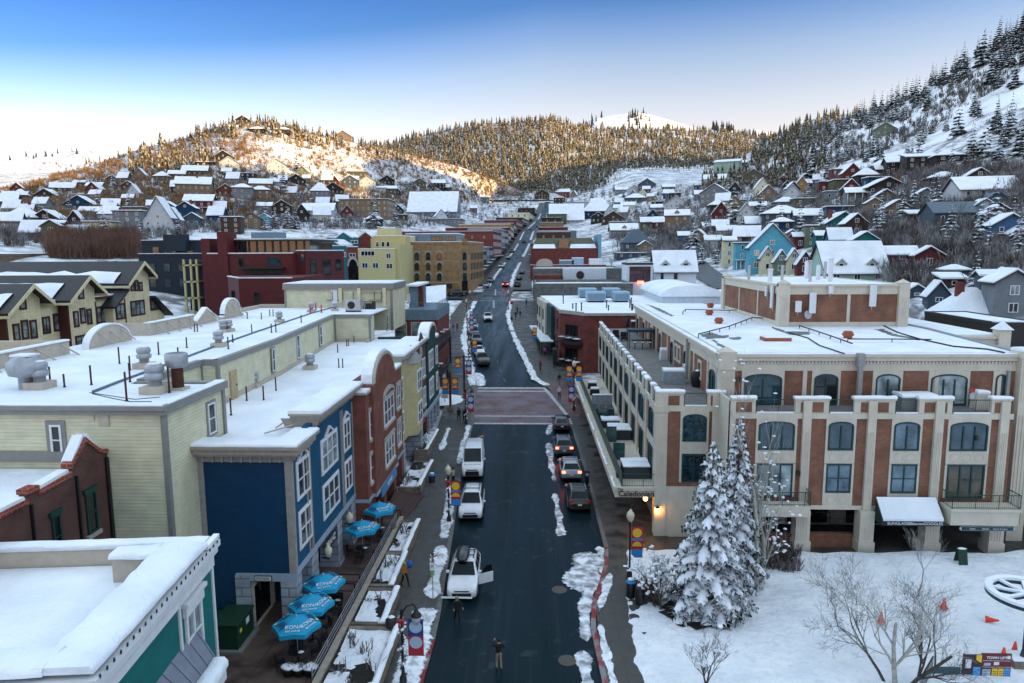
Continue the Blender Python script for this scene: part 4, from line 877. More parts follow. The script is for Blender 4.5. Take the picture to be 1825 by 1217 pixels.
for P in (((1246,596),(1268,592),(1284,598),(1300,597),(1296,602),(1262,604)),((1150,541),(1172,548),(1200,562),(1196,564),(1165,549)),((1270,604),(1290,616),(1300,626),(1294,625),(1272,609)),((1376,582),(1400,590),(1440,591),(1445,596),(1410,597),(1385,589)),((1560,587),(1575,586),(1590,594),(1640,604),(1638,607),(1590,598)),((1300,602),(1318,600),(1322,604),(1304,606))):melt(P,14.33)
OR=paint('orange hood',(.36,.11,.05),.6,.15)
for i,(px,py) in enumerate(((1281,576),(1266,548),(1264,561),(1418,580),(1511,602),(1606,577))):
 p=atz(px,py,14.34);o=thing('roof_vent',"orange mushroom vent on the hotel's snowy roof",'vent',p,'orange vents on the hotel roof');m=MB();m.la([(.35,0),(.35,.15),(.45,.2),(.5,.35),(.38,.42),(.42,.5),(.3,.6),(.02,.62)],p,12);m.mk('hood',OR,o)
p=atz(1382,606,14.34);m=MB();m.bx(p.x-1.1,p.x+1.1,p.y-.7,p.y+.7,14.3,14.6);o=thing('roof_hatch','flat snow covered hatch on the hotel roof','hatch',(p.x,p.y,14.32));m.mk('curb',OR,o);softcap(o,p.x-1.05,p.x+1.05,p.y-.65,p.y+.65,14.6,.1,'snow')
PIPE=flat('black roof cable',(.02,.018,.015),.7)
def cable(name,lab,pts,z,r=.05,feet=0):
 P_=[atz(a,b,z) for a,b in pts];m=MB();m.tube(P_,r,5)
 if feet:
  for a,b in zip(P_,P_[1:]):
   n=max(1,int((b-a).length/2.2))
   for i in range(n):q=a.lerp(b,i/n);m.cyl((q.x,q.y,14.3),(q.x,q.y,z),.04,None,4)
 m.mk(name,PIPE,label=lab,cat='cable' if name=='cable' else 'pipe')
cable('cable','dark cable curving over the hotel roof snow to its right edge',[(1575,580),(1600,592),(1640,604),(1700,617),(1760,622),(1790,628)],14.38,.06)
cable('cable','dark cable snaking from plant room to hotel roof edge',[(1405,592),(1440,602),(1460,615),(1505,630)],14.38,.05)
cable('pipe','long black pipe on short stands running right over the hotel roof',[(1511,604),(1590,604),(1660,605)],14.6,.05,1)
cable('pipe','black pipe on stands running down from the plant room corner',[(1425,580),(1480,598),(1519,612)],14.6,.06,1)
cable('pipe','black pipe on stands across the left of the hotel roof',[(1245,595),(1300,581),(1340,566),(1372,567)],14.65,.06,1)
cable('pipe','thin gas pipe near the far left of the hotel roof',[(1217,556),(1222,551),(1300,553),(1330,551)],14.65,.05,1)
def cover(name,lab,cat,x0,x1,y0,y1,z,h,mat,sn=True,taper=.08):
 o=thing(name,lab,cat,((x0+x1)/2,(y0+y1)/2,z));m=MB();k=taper
 m.add([(x0,y0,z),(x1,y0,z),(x1,y1,z),(x0,y1,z),(x0+k,y0+k,z+h),(x1-k,y0+k,z+h),(x1-k,y1-k,z+h),(x0+k,y1-k,z+h)],[(0,1,5,4),(1,2,6,5),(2,3,7,6),(3,0,4,7),(4,5,6,7)]);m.mk('cover',mat,o,bevel=.05)
 if sn:softcap(o,x0+k,x1-k,y0+k,y1-k,z+h,.2,'snow')
 return o
TZ=10.36
p=atz(1197,682,TZ);cover('covered_table','grey fabric covered patio table with snow on the hotel terrace','table',p.x-.9,p.x+1.1,p.y-.7,p.y+.7,TZ,1.1,paint('grey cover',(.3,.33,.36),.8,.15),True,.12)
p=atz(1243,689,TZ);o=thing('grill','black covered barbecue grill with snowy lid on the terrace','grill',(p.x,p.y,TZ));m=MB();m.la([(.45,0),(.55,.3),(.6,.8),(.55,1.1),(.35,1.35),(.05,1.4)],(p.x,p.y,TZ),12);m.mk('cover',paint('black cover',(.012,.012,.014),.7,.2),o);m=MB();m.blob((p.x+.05,p.y,TZ+1.3),(.28,.3,.2),n=9,m=5);m.mk('snow',SNOW,o)
p=atz(1188,640,TZ);cover('deck_box','white storage box against the terrace wall','box',p.x-.75,p.x+.75,p.y-.6,p.y+.6,TZ,1.0,paint('white box',(.55,.56,.57)))
p=atz(1228,668,TZ);cover('deck_box','smaller white storage box beside the black grill','box',p.x-.6,p.x+.6,p.y-.6,p.y+.6,TZ,.9,paint('white box',(0,0,0)))
p=atz(1143,620,TZ);o=thing('canopy_table','dark roofed bar table with stools on the hotel terrace','table',(p.x,p.y,TZ));m=MB();m.bx(p.x-1.7,p.x+1.7,p.y-1,p.y+1,TZ+2.0,TZ+2.3);m.mk('roof',paint('slate cover',(.035,.05,.065)),o)
for dx,dy in ((-1.5,-.8),(1.5,-.8),(-1.5,.8),(1.5,.8)):m=MB();m.cyl((p.x+dx,p.y+dy,TZ),(p.x+dx,p.y+dy,TZ+2),.05);m.mk('leg',BLACK,o)
m=MB();m.bx(p.x-1.2,p.x+1.2,p.y-.5,p.y+.5,TZ+.9,TZ+1.0);m.mk('tabletop',BLACK,o)
for k in range(3):
 x=p.x-.9+k*.9;o=thing('bar_stool','black bar stool with snowy seat under the dark roofed table','stool',(x,p.y-.95,TZ),'stools on the terrace');m=MB();m.cyl((x,p.y-.95,TZ),(x,p.y-.95,TZ+.7),.05);m.la([(.2,.7),(.22,.75),(.02,.8)],(x,p.y-.95,TZ));m.mk('frame',BLACK,o);m=MB();m.blob((x,p.y-.95,TZ+.8),(.2,.2,.07),n=8,m=4);m.mk('snow',SNOW,o)
p=atz(1118,600,TZ);o=thing('patio_umbrella','closed dark umbrella at the far end of the terrace','umbrella',(p.x,p.y,TZ));m=MB();m.la([(.06,1.0),(.28,1.3),(.2,2.4),(.03,3.0)],(p.x,p.y,TZ),8);m.mk('canopy',BLACK,o);m=MB();m.cyl((p.x,p.y,TZ),(p.x,p.y,TZ+1.1),.04);m.mk('pole',BLACK,o)
p=atz(1130,590,TZ);cover('grill','covered grill with snow near the far end of the terrace','grill',p.x-.5,p.x+.7,p.y-.4,p.y+.4,TZ,1.4,paint('brown cover',(.06,.045,.035)))
for k,(px,py) in enumerate(((1098,603),(1112,607))):p=atz(px,py,TZ);o=thing('patio_chair','dark wicker chair on the far left of the terrace','chair',p,'wicker chairs on the terrace');m=MB();m.bx(p.x-.4,p.x+.4,p.y-.4,p.y+.4,TZ+.2,TZ+.5);m.mk('seat',BLACK,o);m=MB();m.bx(p.x-.4,p.x+.4,p.y+.3,p.y+.42,TZ+.5,TZ+1.1);m.mk('backrest',BLACK,o);m=MB();m.bx(p.x-.38,p.x-.3,p.y-.38,p.y+.38,TZ,TZ+.2);m.bx(p.x+.3,p.x+.38,p.y-.38,p.y+.38,TZ,TZ+.2);m.mk('frame',BLACK,o)
p=aty(1760,700,YB+.9);cover('hot_tub','snow covered hot tub on the front terrace of the hotel','hot tub',25.9,28.6,YB+.5,YB+2.2,TZ,1.0,paint('tub side',(.20,.22,.22)))
cover('utility_cabinet','beige cabinet capped with snow on the front terrace','cabinet',31.6,32.7,YB+1.2,YB+2.1,TZ,1.15,BEIGE)
o=thing('warning_sign','small red and grey warning sign at the terrace rail','sign',(30.6,YB+.3,TZ));m=MB();m.cyl((30.6,YB+.3,TZ),(30.6,YB+.3,TZ+1.6),.03);m.mk('post',STEEL,o);m=MB();m.bx(30.4,30.8,YB+.25,YB+.29,TZ+1.5,TZ+1.75);m.mk('sign_face',flat('sign red',(.4,.02,.02)),o);m=MB();m.bx(30.45,30.75,YB+.2,YB+.3,TZ+1.0,TZ+1.4);m.mk('box',STEEL,o)
TUB=paint('tub skirt',(.05,.06,.065),.6,.1)
for i,(px,py,wx,dy,lab) in enumerate(((1150,835,2.1,2.3,'snow covered hot tub nearest the sign end of the canopy deck'),(1133,770,2.0,2.3,'snow covered hot tub second from the sign end of the canopy deck'))):
 p=atz(px,py,4.0+.5);p.x=min(max(p.x,7.0),7.6)
 o=cover('hot_tub',lab,'hot tub',p.x-1.0,p.x+1.15,p.y-1.1,p.y+1.2,4.0,.95,TUB,False);LOC[o.name]=o.location.copy()
 for s in (0,1):softcap(o,p.x-1.0,p.x+1.12,p.y-1.05+1.15*s,p.y+.03+1.15*s,4.95,.14,'cover_snow')
 m=MB();m.bx(p.x-1.5,p.x-1.02,p.y-.9,p.y-.2,4.0,4.3);m.mk('step',TUB,o)
p=atz(1100,735,4.9);
o=thing('hot_tub','steaming open hot tub with its cover folded up behind','hot tub',(7.0,74,4));m=MB();m.bx(5.9,8.1,73,75.2,4.0,4.8);m.mk('shell',TUB,o);m=MB();m.bx(6.05,7.95,73.15,75.05,4.8,4.82);m.mk('water',glass('tub water',(.05,.09,.1)),o);m=MB();m.bx(5.9,8.1,75.2,75.4,4.8,5.9);m.mk('cover',paint('grey cover',(0,0,0)),o);softcap(o,5.9,8.1,75.15,75.45,5.9,.12,'cover_snow')
for k,x in enumerate((6.6,7.4)):
 m=MB();m.blob((x,74.2,5.0),(.11,.13,.15),n=8,m=6,jit=.05);m.blob((x,74.2,4.78),(.22,.14,.14),n=8,m=5,jit=.05)
 m.mk('person',paint('skin',(.35,.2,.14)),at=(x,74.2,4.8),label='bather in the hot tub, %s of the two heads'%('left','right')[k],cat='person')
cover('patio_table','snow covered table between the hot tubs on the canopy deck','table',6.6,8.3,64.5,66.6,4.0,.8,TUB)
cover('patio_table','long snow covered table toward the middle of the canopy deck','table',6.2,8.2,68.0,69.6,4.0,.75,TUB)
for k,y in enumerate((84,88)):cover('patio_table','small snowy table at the far end of the canopy deck, %s one'%('nearer','farther')[k],'table',6.3,7.5,y,y+1,4.0,.75,BLACK)
GLP=glass('deck screen',(.03,.08,.08),.05)
for k,y in enumerate((57.5,63,70.5,77)):m=MB();m.bx(ex(y,.7),ex(y,1.7),y,y+.04,4.0,5.5);m.mk('glass_screen',GLP,at=(ex(y,1),y,4),label='frosted glass screen dividing the canopy deck terraces',cat='screen',group='glass screens on the canopy deck')
# the middle of town
def win_face(par,p,q,rects,fm,gm,cols=1,rows=1,arch=0,fw=.09,name='window',sill=None,dep=.08,off=.0):
 """rects in wall coordinates (distance along the wall from p, height) on the wall p->q whose outside is on the right"""
 global XF
 XF=wall_frame(p,q)
 for a0,a1,z0,z1 in rects:window(par,'x',off,1,a0,a1,z0,z1,cols,rows,fw,fm,gm,arch=arch,dep=dep,name=name,sill=sill)
 XF=None
def grid_rects(L,n,w_,zs,h,m0=1.2):
 out=[]
 for z in zs:
  for i in range(n):
   c=m0+(L-2*m0)*(i+.5)/n;out.append((c-w_/2,c+w_/2,z,z+h))
 return out
def blk(name,label,pL,pR,y,pyt,depth,wall,cat='building',snowt=.22,par=.5,parm=None,wins=None,side=None,sidex='r',skew=0,base=None,fm=None,gm=None,arch=0,cols=1,rows=1,roofm=None,group=None,zb=None):
 """flat roofed building: front wall at distance y between two measured edges, top at pyt"""
 x0=aty(pL,pyt,y).x;x1=aty(pR,pyt,y).x;zt=aty((pL+pR)/2,pyt,y).z
 z0=(min(T(x0,y),T(x1,y),g(y))-1.5) if zb is None else zb
 o=thing(name,label,cat,((x0+x1)/2,y,z0+1.5),group)
 P=[(x0,y),(x1,y),(x1+skew,y+depth),(x0+skew,y+depth)]
 m=MB();m.pr(P,z0,zt-par-.05);m.mk('wall',wall,o)
 m=MB();w_=.35
 for (a,b) in zip(P,P[1:]+P[:1]):
  d=Vector((b[0]-a[0],b[1]-a[1])).normalized();n=Vector((d.y,-d.x))
  m.pr([(a[0]+n.x*.06,a[1]+n.y*.06),(b[0]+n.x*.06,b[1]+n.y*.06),(b[0]-n.x*w_+d.x*-.05,b[1]-n.y*w_),(a[0]-n.x*w_,a[1]-n.y*w_)],zt-par-.04,zt-.001)
 m.mk('parapet',parm or wall,o)
 m=MB();m.pr([(x0+.3,y+.3),(x1-.3,y+.3),(x1+skew-.3,y+depth-.3),(x0+skew+.3,y+depth-.3)],zt-par-.1,zt-par+snowt);m.mk('roof_snow',SNOW,o)
 m=MB();m.bx(x0-.05,x1+.05,y-.08,y+.3,zt,zt+.12);m.mk('parapet_snow',SNOW,o)
 L=x1-x0
 if wins:
  for (n,w_,hs,h) in wins:win_face(o,P[0],P[1],grid_rects(L,n,w_,[zt-q-h for q in hs],h),fm or DARKM,gm or GLT,cols,rows,arch)
 if side:
  a,b=(P[1],P[2]) if sidex=='r' else (P[3],P[0])
  for (n,w_,hs,h) in side:win_face(o,a,b,grid_rects(depth,n,w_,[zt-q-h for q in hs],h),fm or DARKM,gm or GLT,cols,rows,arch)
 return o,(x0,x1,y,z0,zt)
MAROON=siding('maroon panel',(.135,.028,.03),.45,depth=.02,lines=.2);REDBR=brick('deep red brick',(.20,.04,.03),(.15,.032,.027),(.17,.1,.08));TANBR=brick('tan brick',(.36,.22,.105),(.29,.17,.08),(.36,.27,.16));NAVYD=siding('dark slate siding',(.02,.032,.05),.25,depth=.02)
GREYS=siding('grey siding',(.22,.24,.26),.2);TEALW=paint('teal stucco',(.02,.16,.19),.7,.1);CREAMY=paint('pale yellow stucco',(.56,.50,.27),.75,.08);LBLUE=siding('light blue siding',(.22,.40,.52),.2);GREYB=paint('blue grey metal',(.16,.23,.28),.5,.15,2);BROWNW=siding('brown wood siding',(.10,.055,.035),.2)
OLIVE=siding('olive metal roof',(.13,.135,.085),.45,vert=True,depth=.03)
BATT=siding('cream board and batten',(.74,.66,.45),.42,vert=True,depth=.03,lines=.45);MROOF=siding('dark standing seam roof',(.035,.035,.04),.5,rough=.45,vert=True,depth=.05);BRTRIM=paint('brown trim',(.085,.025,.022),.6,.1)
t=thing('townhouse_row','cream board and batten townhouses with brown windows and dark seamed metal roofs','townhouses',(-56,72,0))
XM=-54.0;KS=.72
def zh_(p):return (p[0]*.3318,430+p[1]*.3318)
def mgable(apex,l,r,deep,dy=.9):
 a=atx(*zh_(apex),XM);y0=atx(*zh_(l),XM).y;y1=atx(*zh_(r),XM).y;y,zt=a.y,a.z
 m=MB();m.sh([(y0,-1),(y1,-1),(y1,zt-KS*(y1-y)),(y,zt-.05),(y0,zt-KS*(y-y0))],'x',XM-deep,XM);m.mk('wall',BATT,t)
 for s,e in ((-1,y0-dy),(1,y1+dy)):
  ze=zt-KS*abs(e-y);q=[(y,zt+.14),(y,zt-.1),(e,ze-.1),(e,ze+.14)];m=MB();m.sh(q if s>0 else q[::-1],'x',XM-deep,XM+1.0);m.mk('roof',MROOF,t)
  q=[(y,zt+.12),(y,zt-.3),(e,ze-.34),(e,ze+.08)];m=MB();m.sh(q if s>0 else q[::-1],'x',XM+1.0,XM+1.1);m.mk('barge_board',BATT,t)
  m=MB();m.bx(XM-deep,XM+1.0,e-.05,e+.05,ze-.4,ze-.12);m.mk('fascia',BATT,t)
 return y,zt,y0,y1
def roof_patch(gb,side,x0,x1,f0,f1,seed,over=.8):
 y,zt,y0,y1=gb;w_=(y-y0 if side<0 else y1-y)+over;m=MB();n=22;rows=[]
 for i in range(n+1):
  x=x0+(x1-x0)*i/n;nz=noise.noise(Vector((x*.45,seed,0)));a=f0+.22*nz;b=f1+.08*noise.noise(Vector((x*.7,seed,5)))
  rows.append([(x,y+side*w_*q,zt+.15-KS*w_*q+h) for q,h in ((a,0),(a+.03,.14),((a+b)/2,.2),(b,.15),(b+.02,0))])
 m.add([v for r in rows for v in r],[(i*5+j,i*5+j+1,(i+1)*5+j+1,(i+1)*5+j) for i in range(n) for j in range(4)],0,True);m.mk('roof_snow',SNOW,t)
G1=mgable((132,235),(30,400),(218,370),14);G2=mgable((440,188),(362,330),(508,290),13);G3=mgable((738,112),(668,300),(800,240),46,.45)
yl=G3[2];m=MB();m.sh([(yl-2.6,-1),(yl,-1),(yl,G3[1]-4.2),(yl-2.6,G3[1]-5.6)],'x',XM-12,XM-.02);m.mk('side_wing',BATT,t);m=MB();m.sh([(yl-3.2,G3[1]-5.7),(yl-.02,G3[1]-3.6),(yl-.02,G3[1]-3.35),(yl-3.2,G3[1]-5.45)],'x',XM-12,XM+.8);m.mk('roof',MROOF,t)
m=MB();ys=G3[3];m.sh([(ys,-1),(ys+3.4,-1),(ys+3.4,G3[1]-7.6),(ys,G3[1]-5.2)],'x',XM-14,XM-.05);m.mk('side_wing',BATT,t);m=MB();m.sh([(ys-.1,G3[1]-4.9),(ys+4.1,G3[1]-7.8),(ys+4.1,G3[1]-7.55),(ys-.1,G3[1]-4.65)],'x',XM-14,XM+.9);m.mk('roof',MROOF,t)
m=MB();m.bx(XM-30,XM-1.2,G1[2]-14,G3[2]+.5,-1,G1[1]-2.4);m.mk('recessed_wall',BATT,t);m=MB();m.bx(XM-30,XM-.7,G1[2]-14,G3[2]+.4,G1[1]-2.39,G1[1]-2.1);m.mk('recessed_eave',BRTRIM,t);m=MB();m.bx(XM-30,XM-.8,G1[2]-14,G3[2]+.3,G1[1]-2.09,G1[1]-1.9);m.mk('roof_snow',SNOW,t)
for y in (G1[2],G2[2],G2[3],G3[2]):m=MB();m.bx(XM-1.1,XM+.02,y-.12,y+.12,-1,G1[1]-2.6);m.mk('corner_board',BRTRIM,t)
roof_patch(G1,-1,XM-12,XM-.2,.4,.98,1);roof_patch(G2,-1,XM-11,XM-1.2,.35,1.0,2);roof_patch(G3,-1,XM-44,XM-1.0,.5,.96,3,.45);roof_patch(G1,1,XM-11,XM,.7,1.0,4)
for x0,y0,x1,y1,c in ((102,298,140,372,1),(68,440,108,545,1),(112,420,155,530,1),(159,420,200,525,1),(418,250,450,315,1),(393,372,424,465,1),(428,355,460,445,1),(464,360,494,450,1),(405,505,465,570,2),(620,333,672,420,2),(700,318,778,398,3),(805,303,850,372,2),(700,215,720,272,1),(722,205,743,272,1),(745,215,765,272,1)):
 a0,a1,b0,b1=wr('x',XM,zh_((x0,y0)),zh_((x1,y1)));window(t,'x',XM,1,a0,a1,b0+.25,b1-.2,c,2,.09,BRTRIM,GLB,case=BRTRIM,cw=.13)
for x0,y0,x1,y1 in ((225,403,270,500),(284,385,345,483),(515,348,570,440)):a0,a1,b0,b1=wr('x',XM-1.2,zh_((x0,y0)),zh_((x1,y1)));window(t,'x',XM-1.19,1,a0,a1,b0+.25,b1-.2,2,2,.09,BRTRIM,GLB,case=BRTRIM,cw=.13)
o,(x0,x1,y,z0,zt)=blk('apartment_building','dark slate apartment building with low snowy roofs behind the cream townhouses',246,372,140,452,18,NAVYD,wins=[(4,1.4,(2.0,5.2,8.4),1.7)])
o,_=blk('apartment_building','upper dark block with snowy roof stepping up behind the slate apartments',252,362,158,428,14,NAVYD,wins=[(3,1.6,(1.5,),1.6)]);m=MB();a=aty(310,424,156);m.bx(a.x-2.6,a.x+2.6,156,158,a.z-3,a.z+.8);m.mk('stair_head',NAVYD,o)
m=MB();t=thing('balcony_stack','stack of cream balconies with dark rooms at the left end of the maroon building','balconies',aty(348,540,128))
a=aty(334,540,128);b=aty(360,540,128);zt=aty(348,462,128).z
for k in range(4):
 m=MB();z=zt-1-k*3.1;m.bx(a.x,b.x,127,129.5,z-.25,z);m.mk('floor_slab',CREAMY,t);railing((a.x,127.1,0),(b.x,127.1,0),z,.9,BLACK,.3,par=t)
for x in (a.x+.1,(a.x+b.x)/2,b.x-.3):m=MB();m.bx(x,x+.35,127,127.35,zt-14,zt);m.mk('post',CREAMY,t)
m=MB();m.bx(a.x-.2,b.x+1,129.5,135,zt-14,zt-.3);m.mk('wall',NAVYD,t)
def rects_px(y,L):return [wr('y',y,(a,b),(c,d)) for a,b,c,d in L]
YM3=125.0
t=thing('maroon_building','maroon clad building with dark glazed top floor and white capped edges','building',(-45,YM3,3))
xa=aty(370,452,YM3).x;xb=aty(521,452,YM3).x;zt=aty(450,452,YM3).z
m=MB();m.bx(xa,xb,YM3,YM3+18,0,zt);m.mk('wall',MAROON,t);m=MB();m.bx(xa-.1,xb+.1,YM3-.1,YM3+.3,zt,zt+.2);m.mk('parapet_snow',SNOW,t)
x0=aty(358,430,YM3+1).x;m=MB();m.bx(x0,xa-.01,YM3+1,YM3+20,0,aty(365,425,YM3+1).z);m.mk('left_wing',MAROON,t)
xc_=aty(396,420,YM3-.3);m=MB();m.bx(aty(387,430,YM3-.3).x,aty(404,430,YM3-.3).x,YM3-.3,YM3+4,0,aty(396,413,YM3).z);m.mk('chimney_stack',MAROON,t)
m=MB();z1=aty(450,427,YM3+4).z;m.bx(xa+4,xb+2,YM3+4,YM3+18,zt-.5,z1-.3);m.mk('glazed_top_floor',GLT,t)
for k in range(9):x=xa+4.5+k*(xb-xa-3)/8.5;m=MB();m.bx(x,x+.35,YM3+3.9,YM3+4,zt,z1-.3);m.mk('mullion',DARKM,t)
m=MB();m.bx(xa+3,xb+3,YM3+2.6,YM3+19,z1-.3,z1);m.mk('roof',DARKM,t);m=MB();m.bx(xa+3.1,xb+2.9,YM3+2.7,YM3+18.9,z1,z1+.22);m.mk('roof_snow',SNOW,t)
for a0,a1,b0,b1 in rects_px(YM3,((399,456,409,477),(424,456,434,476),(476,458,500,474))):window(t,'y',YM3,-1,a0,a1,b0,b1,1,1,.12,DARKM,GLT)
a0,a1,b0,b1=wr('y',YM3,(437,479),(505,498));window(t,'y',YM3,-1,a0,a1,b0,b1,4,1,.15,DARKM,GLD)
m=MB();m.bx(a0-.6,a1+.6,YM3-1.4,YM3-.02,b1+.05,b1+.3);m.mk('canopy',DARKM,t)
xe=aty(578,470,YM3+3).x;z2_=aty(560,447,YM3+3).z
m=MB();m.pr([(xb,YM3+2),(aty(545,470,YM3+2).x,YM3+2),(xe,YM3+16),(xb,YM3+16)],0,z2_);m.mk('right_wing',MAROON,t);m=MB();m.pr([(xb,YM3+1.9),(aty(545,470,YM3+2).x+.1,YM3+1.9),(xe+.1,YM3+16),(xb,YM3+16)],z2_,z2_+.2);m.mk('roof_snow',SNOW,t)
win_face(t,(aty(545,470,YM3+2).x,YM3+2),(xe,YM3+16),[(1.5,3.5,z2_-4.5,z2_-1.5),(6,9,z2_-4.8,z2_-1.6),(11,13,z2_-4,z2_-1.6),(1.5,3.5,z2_-9,z2_-6),(6,9,z2_-9,z2_-6)],DARKM,GLD)
for a0,a1,b0,b1 in rects_px(YM3,((524,452,532,470),)):window(t,'y',YM3+1.99,-1,a0+.5,a1+.5,b0,b1,1,1,.1,DARKM,GLT)
YP=108.0;xq=aty(366,500,YP).x;xr_=aty(425,500,YP).x;xs_=aty(520,500,YP).x;zp=aty(425,496,YP).z
m=MB();m.pr([(xq,YP+8),(xr_,YP),(xs_,YP),(xs_,YM3-.1),(xq,YM3-.1)],0,zp);m.mk('podium',MAROON,t);m=MB();m.pr([(xq-.1,YP+7.9),(xr_,YP-.12),(xs_,YP-.12),(xs_,YP+.3),(xr_+.1,YP+.3),(xq+.3,YP+8.2)],zp,zp+.16);m.mk('parapet_snow',SNOW,t)
for a0,a1,b0,b1 in rects_px(YP,((452,520,464,540),(412,518,420,534))):window(t,'y',YP,-1,a0,a1,b0,b1,1,1,.12,DARKM,GLD)
m=MB();p=aty(484,430,YM3+8);m.bx(p.x-4,p.x+1.5,p.y,p.y+4,z1,z1+1.5);m.mk('roof_plant',GREYB,t)
YQ=180.0;t=thing('teal_yellow_building','teal and pale yellow building with round archway and rooftop gables','building',(-40,YQ,8))
X_=lambda px:aty(px,450,YQ).x;Z_=lambda py:aty(640,py,YQ).z
for nm,mt,a,b,top in (('teal_wall',TEALW,578,618,438),('brick_wall',REDBR,618,638,440),('yellow_wall',CREAMY,638,704,444)):
 m=MB();m.bx(X_(a),X_(b)-.01,YQ,YQ+14,2,Z_(top));m.mk(nm,mt,t);m=MB();m.bx(X_(a),X_(b)-.02,YQ-.1,YQ+.4,Z_(top),Z_(top)+.22);m.mk('parapet_snow',SNOW,t)
m=MB();m.bx(X_(700),X_(712),YQ+1,YQ+24,2,Z_(436));m.mk('yellow_wall',CREAMY,t)
for a,b,dz in ((580,604,0),):
 m=MB();m.sh([(X_(a),Z_(438)),(X_(b),Z_(438)),((X_(a)+X_(b))/2,Z_(428))],'y',YQ-.05,YQ+12);m.mk('gable',TEALW,t)
 m=MB();c=(X_(a)+X_(b))/2;m.sh([(X_(a)-.6,Z_(438)),(c,Z_(428)),(X_(b)+.6,Z_(438)),(X_(b)+.6,Z_(438)+.4),(c,Z_(428)+.45),(X_(a)-.6,Z_(438)+.4)],'y',YQ-.3,YQ+12);m.mk('roof_snow',SNOW,t)
Y2=YQ+12;XX=lambda px:aty(px,420,Y2).x;ZZ=lambda py:aty(640,py,Y2).z
for nm,mt,a,b,top in (('teal_wall',TEALW,582,640,423),('brick_wall',REDBR,641,660,424),('yellow_wall',CREAMY,660,722,421)):
 m=MB();m.bx(XX(a),XX(b)-.01,Y2+.1,Y2+16,10,ZZ(top));m.mk(nm,mt,t);m=MB();m.bx(XX(a),XX(b),Y2,Y2+16.1,ZZ(top),ZZ(top)+.25);m.mk('roof_snow',SNOW,t)
for a,b,mt in ((600,625,TEALW),(641,662,REDBR)):
 c=(XX(a)+XX(b))/2;m=MB();m.sh([(XX(a),ZZ(424)),(XX(b),ZZ(424)),(c,ZZ(414))],'y',Y2-.1,Y2+10);m.mk('gable',mt,t);m=MB();m.sh([(XX(a)-.6,ZZ(424.5)),(c,ZZ(414)),(XX(b)+.6,ZZ(424.5)),(XX(b)+.6,ZZ(423)),(c,ZZ(412)),(XX(a)-.6,ZZ(423))],'y',Y2-.3,Y2+10);m.mk('roof_snow',SNOW,t)
m=MB();m.bx(XX(665),XX(699),Y2+5,Y2+14,20,ZZ(406));m.mk('lift_tower',CREAMY,t)
for (a,b,c,d) in ((582,448,594,460),(602,449,609,458),(611,449,617,458),(640+3,447,668,456),(688,451,697,461),(583,466,594,480),(602,468,613,478),(645,468,656,478),(664,468,675,478),(688,469,700,479),(622,451,634,458)):
 a0,a1,b0,b1=wr('y',YQ,(a,b),(c,d));window(t,'y',YQ,-1,a0,a1,b0,b1,4 if c-a>20 else 2,1,.12,WHITE,GLT)
for (a,b,c,d) in ((586,426,598,433),(625,428,638,434),(669,430,676,440),(679,430,686,440),(688,430,695,440)):
 a0,a1,b0,b1=wr('y',Y2,(a,b),(c,d));window(t,'y',Y2+.08,-1,a0,a1,b0,b1,2 if c-a>8 else 1,1,.12,WHITE,GLT,arch=.6 if a>660 else 0)
m=MB();o_=archpts(X_(620),X_(637),Z_(474),2.1,10);m.sh([(X_(620),4),(X_(637),4)]+o_[::-1],'y',YQ-.06,YQ-.001);m.mk('archway',GLD,t)
m=MB();i_=archpts(X_(621),X_(636),Z_(474),1.8,10);o_=archpts(X_(618.5),X_(638.5),Z_(474),2.6,10)
for k in range(10):m.sh([i_[k],i_[k+1],o_[k+1],o_[k]],'y',YQ-.2,YQ-.061)
m.mk('arch_surround',LIME,t)
YT5=200.0;xh0=aty(709,470,YT5).x;xh1=aty(836,470,YT5).x;zh=aty(780,431,YT5).z
t=thing('tan_hotel','tan brick hotel with rows of arched windows at the street corner','hotel',((xh0+xh1)/2,YT5,9))
m=MB();m.pr([(xh0,YT5),(xh1-3,YT5),(xh1,YT5+3),(xh1+1.5,YT5+34),(xh0,YT5+34)],5,zh-.6);m.mk('wall',TANBR,t)
m=MB();m.pr([(xh0-.1,YT5-.12),(xh1-3,YT5-.12),(xh1+.15,YT5+3),(xh1+1.65,YT5+34),(xh0,YT5+34)],zh-.6,zh);m.mk('parapet',TANBR,t);m=MB();m.pr([(xh0,YT5-.1),(xh1-3,YT5-.1),(xh1+.1,YT5+3),(xh1+1.5,YT5+33.9),(xh0,YT5+33.9)],zh,zh+.18);m.mk('roof_snow',SNOW,t)
rw=[456,474.5,493]
for py in rw:
 for px in (724.5,743,763,783):
  c=aty(px,py,YT5);wd=window(t,'y',YT5,-1,c.x-.65,c.x+.65,c.z-1.2,c.z+1.1,1,1,.12,TEALF,GLT,arch=.6)
  q=MB();o_=archpts(c.x-1.0,c.x+1.0,c.z+.5,.95,8);i_=archpts(c.x-.66,c.x+.66,c.z+.5,.61,8)
  for a,b,cc,d in zip(i_,i_[1:],o_[1:],o_):q.sh([a,b,cc,d],'y',YT5-.08,YT5-.001)
  q.mk('arch_surround',LIME,wd)
XF=wall_frame((xh1-3,YT5),(xh1,YT5+3));
for py in rw:z=aty(823,py,YT5).z;window(t,'x',0,1,1.4,2.9,z-1.2,z+1.1,1,1,.12,TEALF,GLT,arch=.6)
m=MB();m.bx(0,.05,1.0,3.2,9.2,13.2);m.mk('door',GLD,t)
XF=wall_frame((xh1,YT5+3),(xh1+1.5,YT5+34))
for py in rw:
 z=aty(823,py,YT5).z
 for k in range(9):window(t,'x',0,1,1.5+k*3.3,2.6+k*3.3,z-1.2,z+.9,1,1,.1,TEALF,GLT)
XF=None
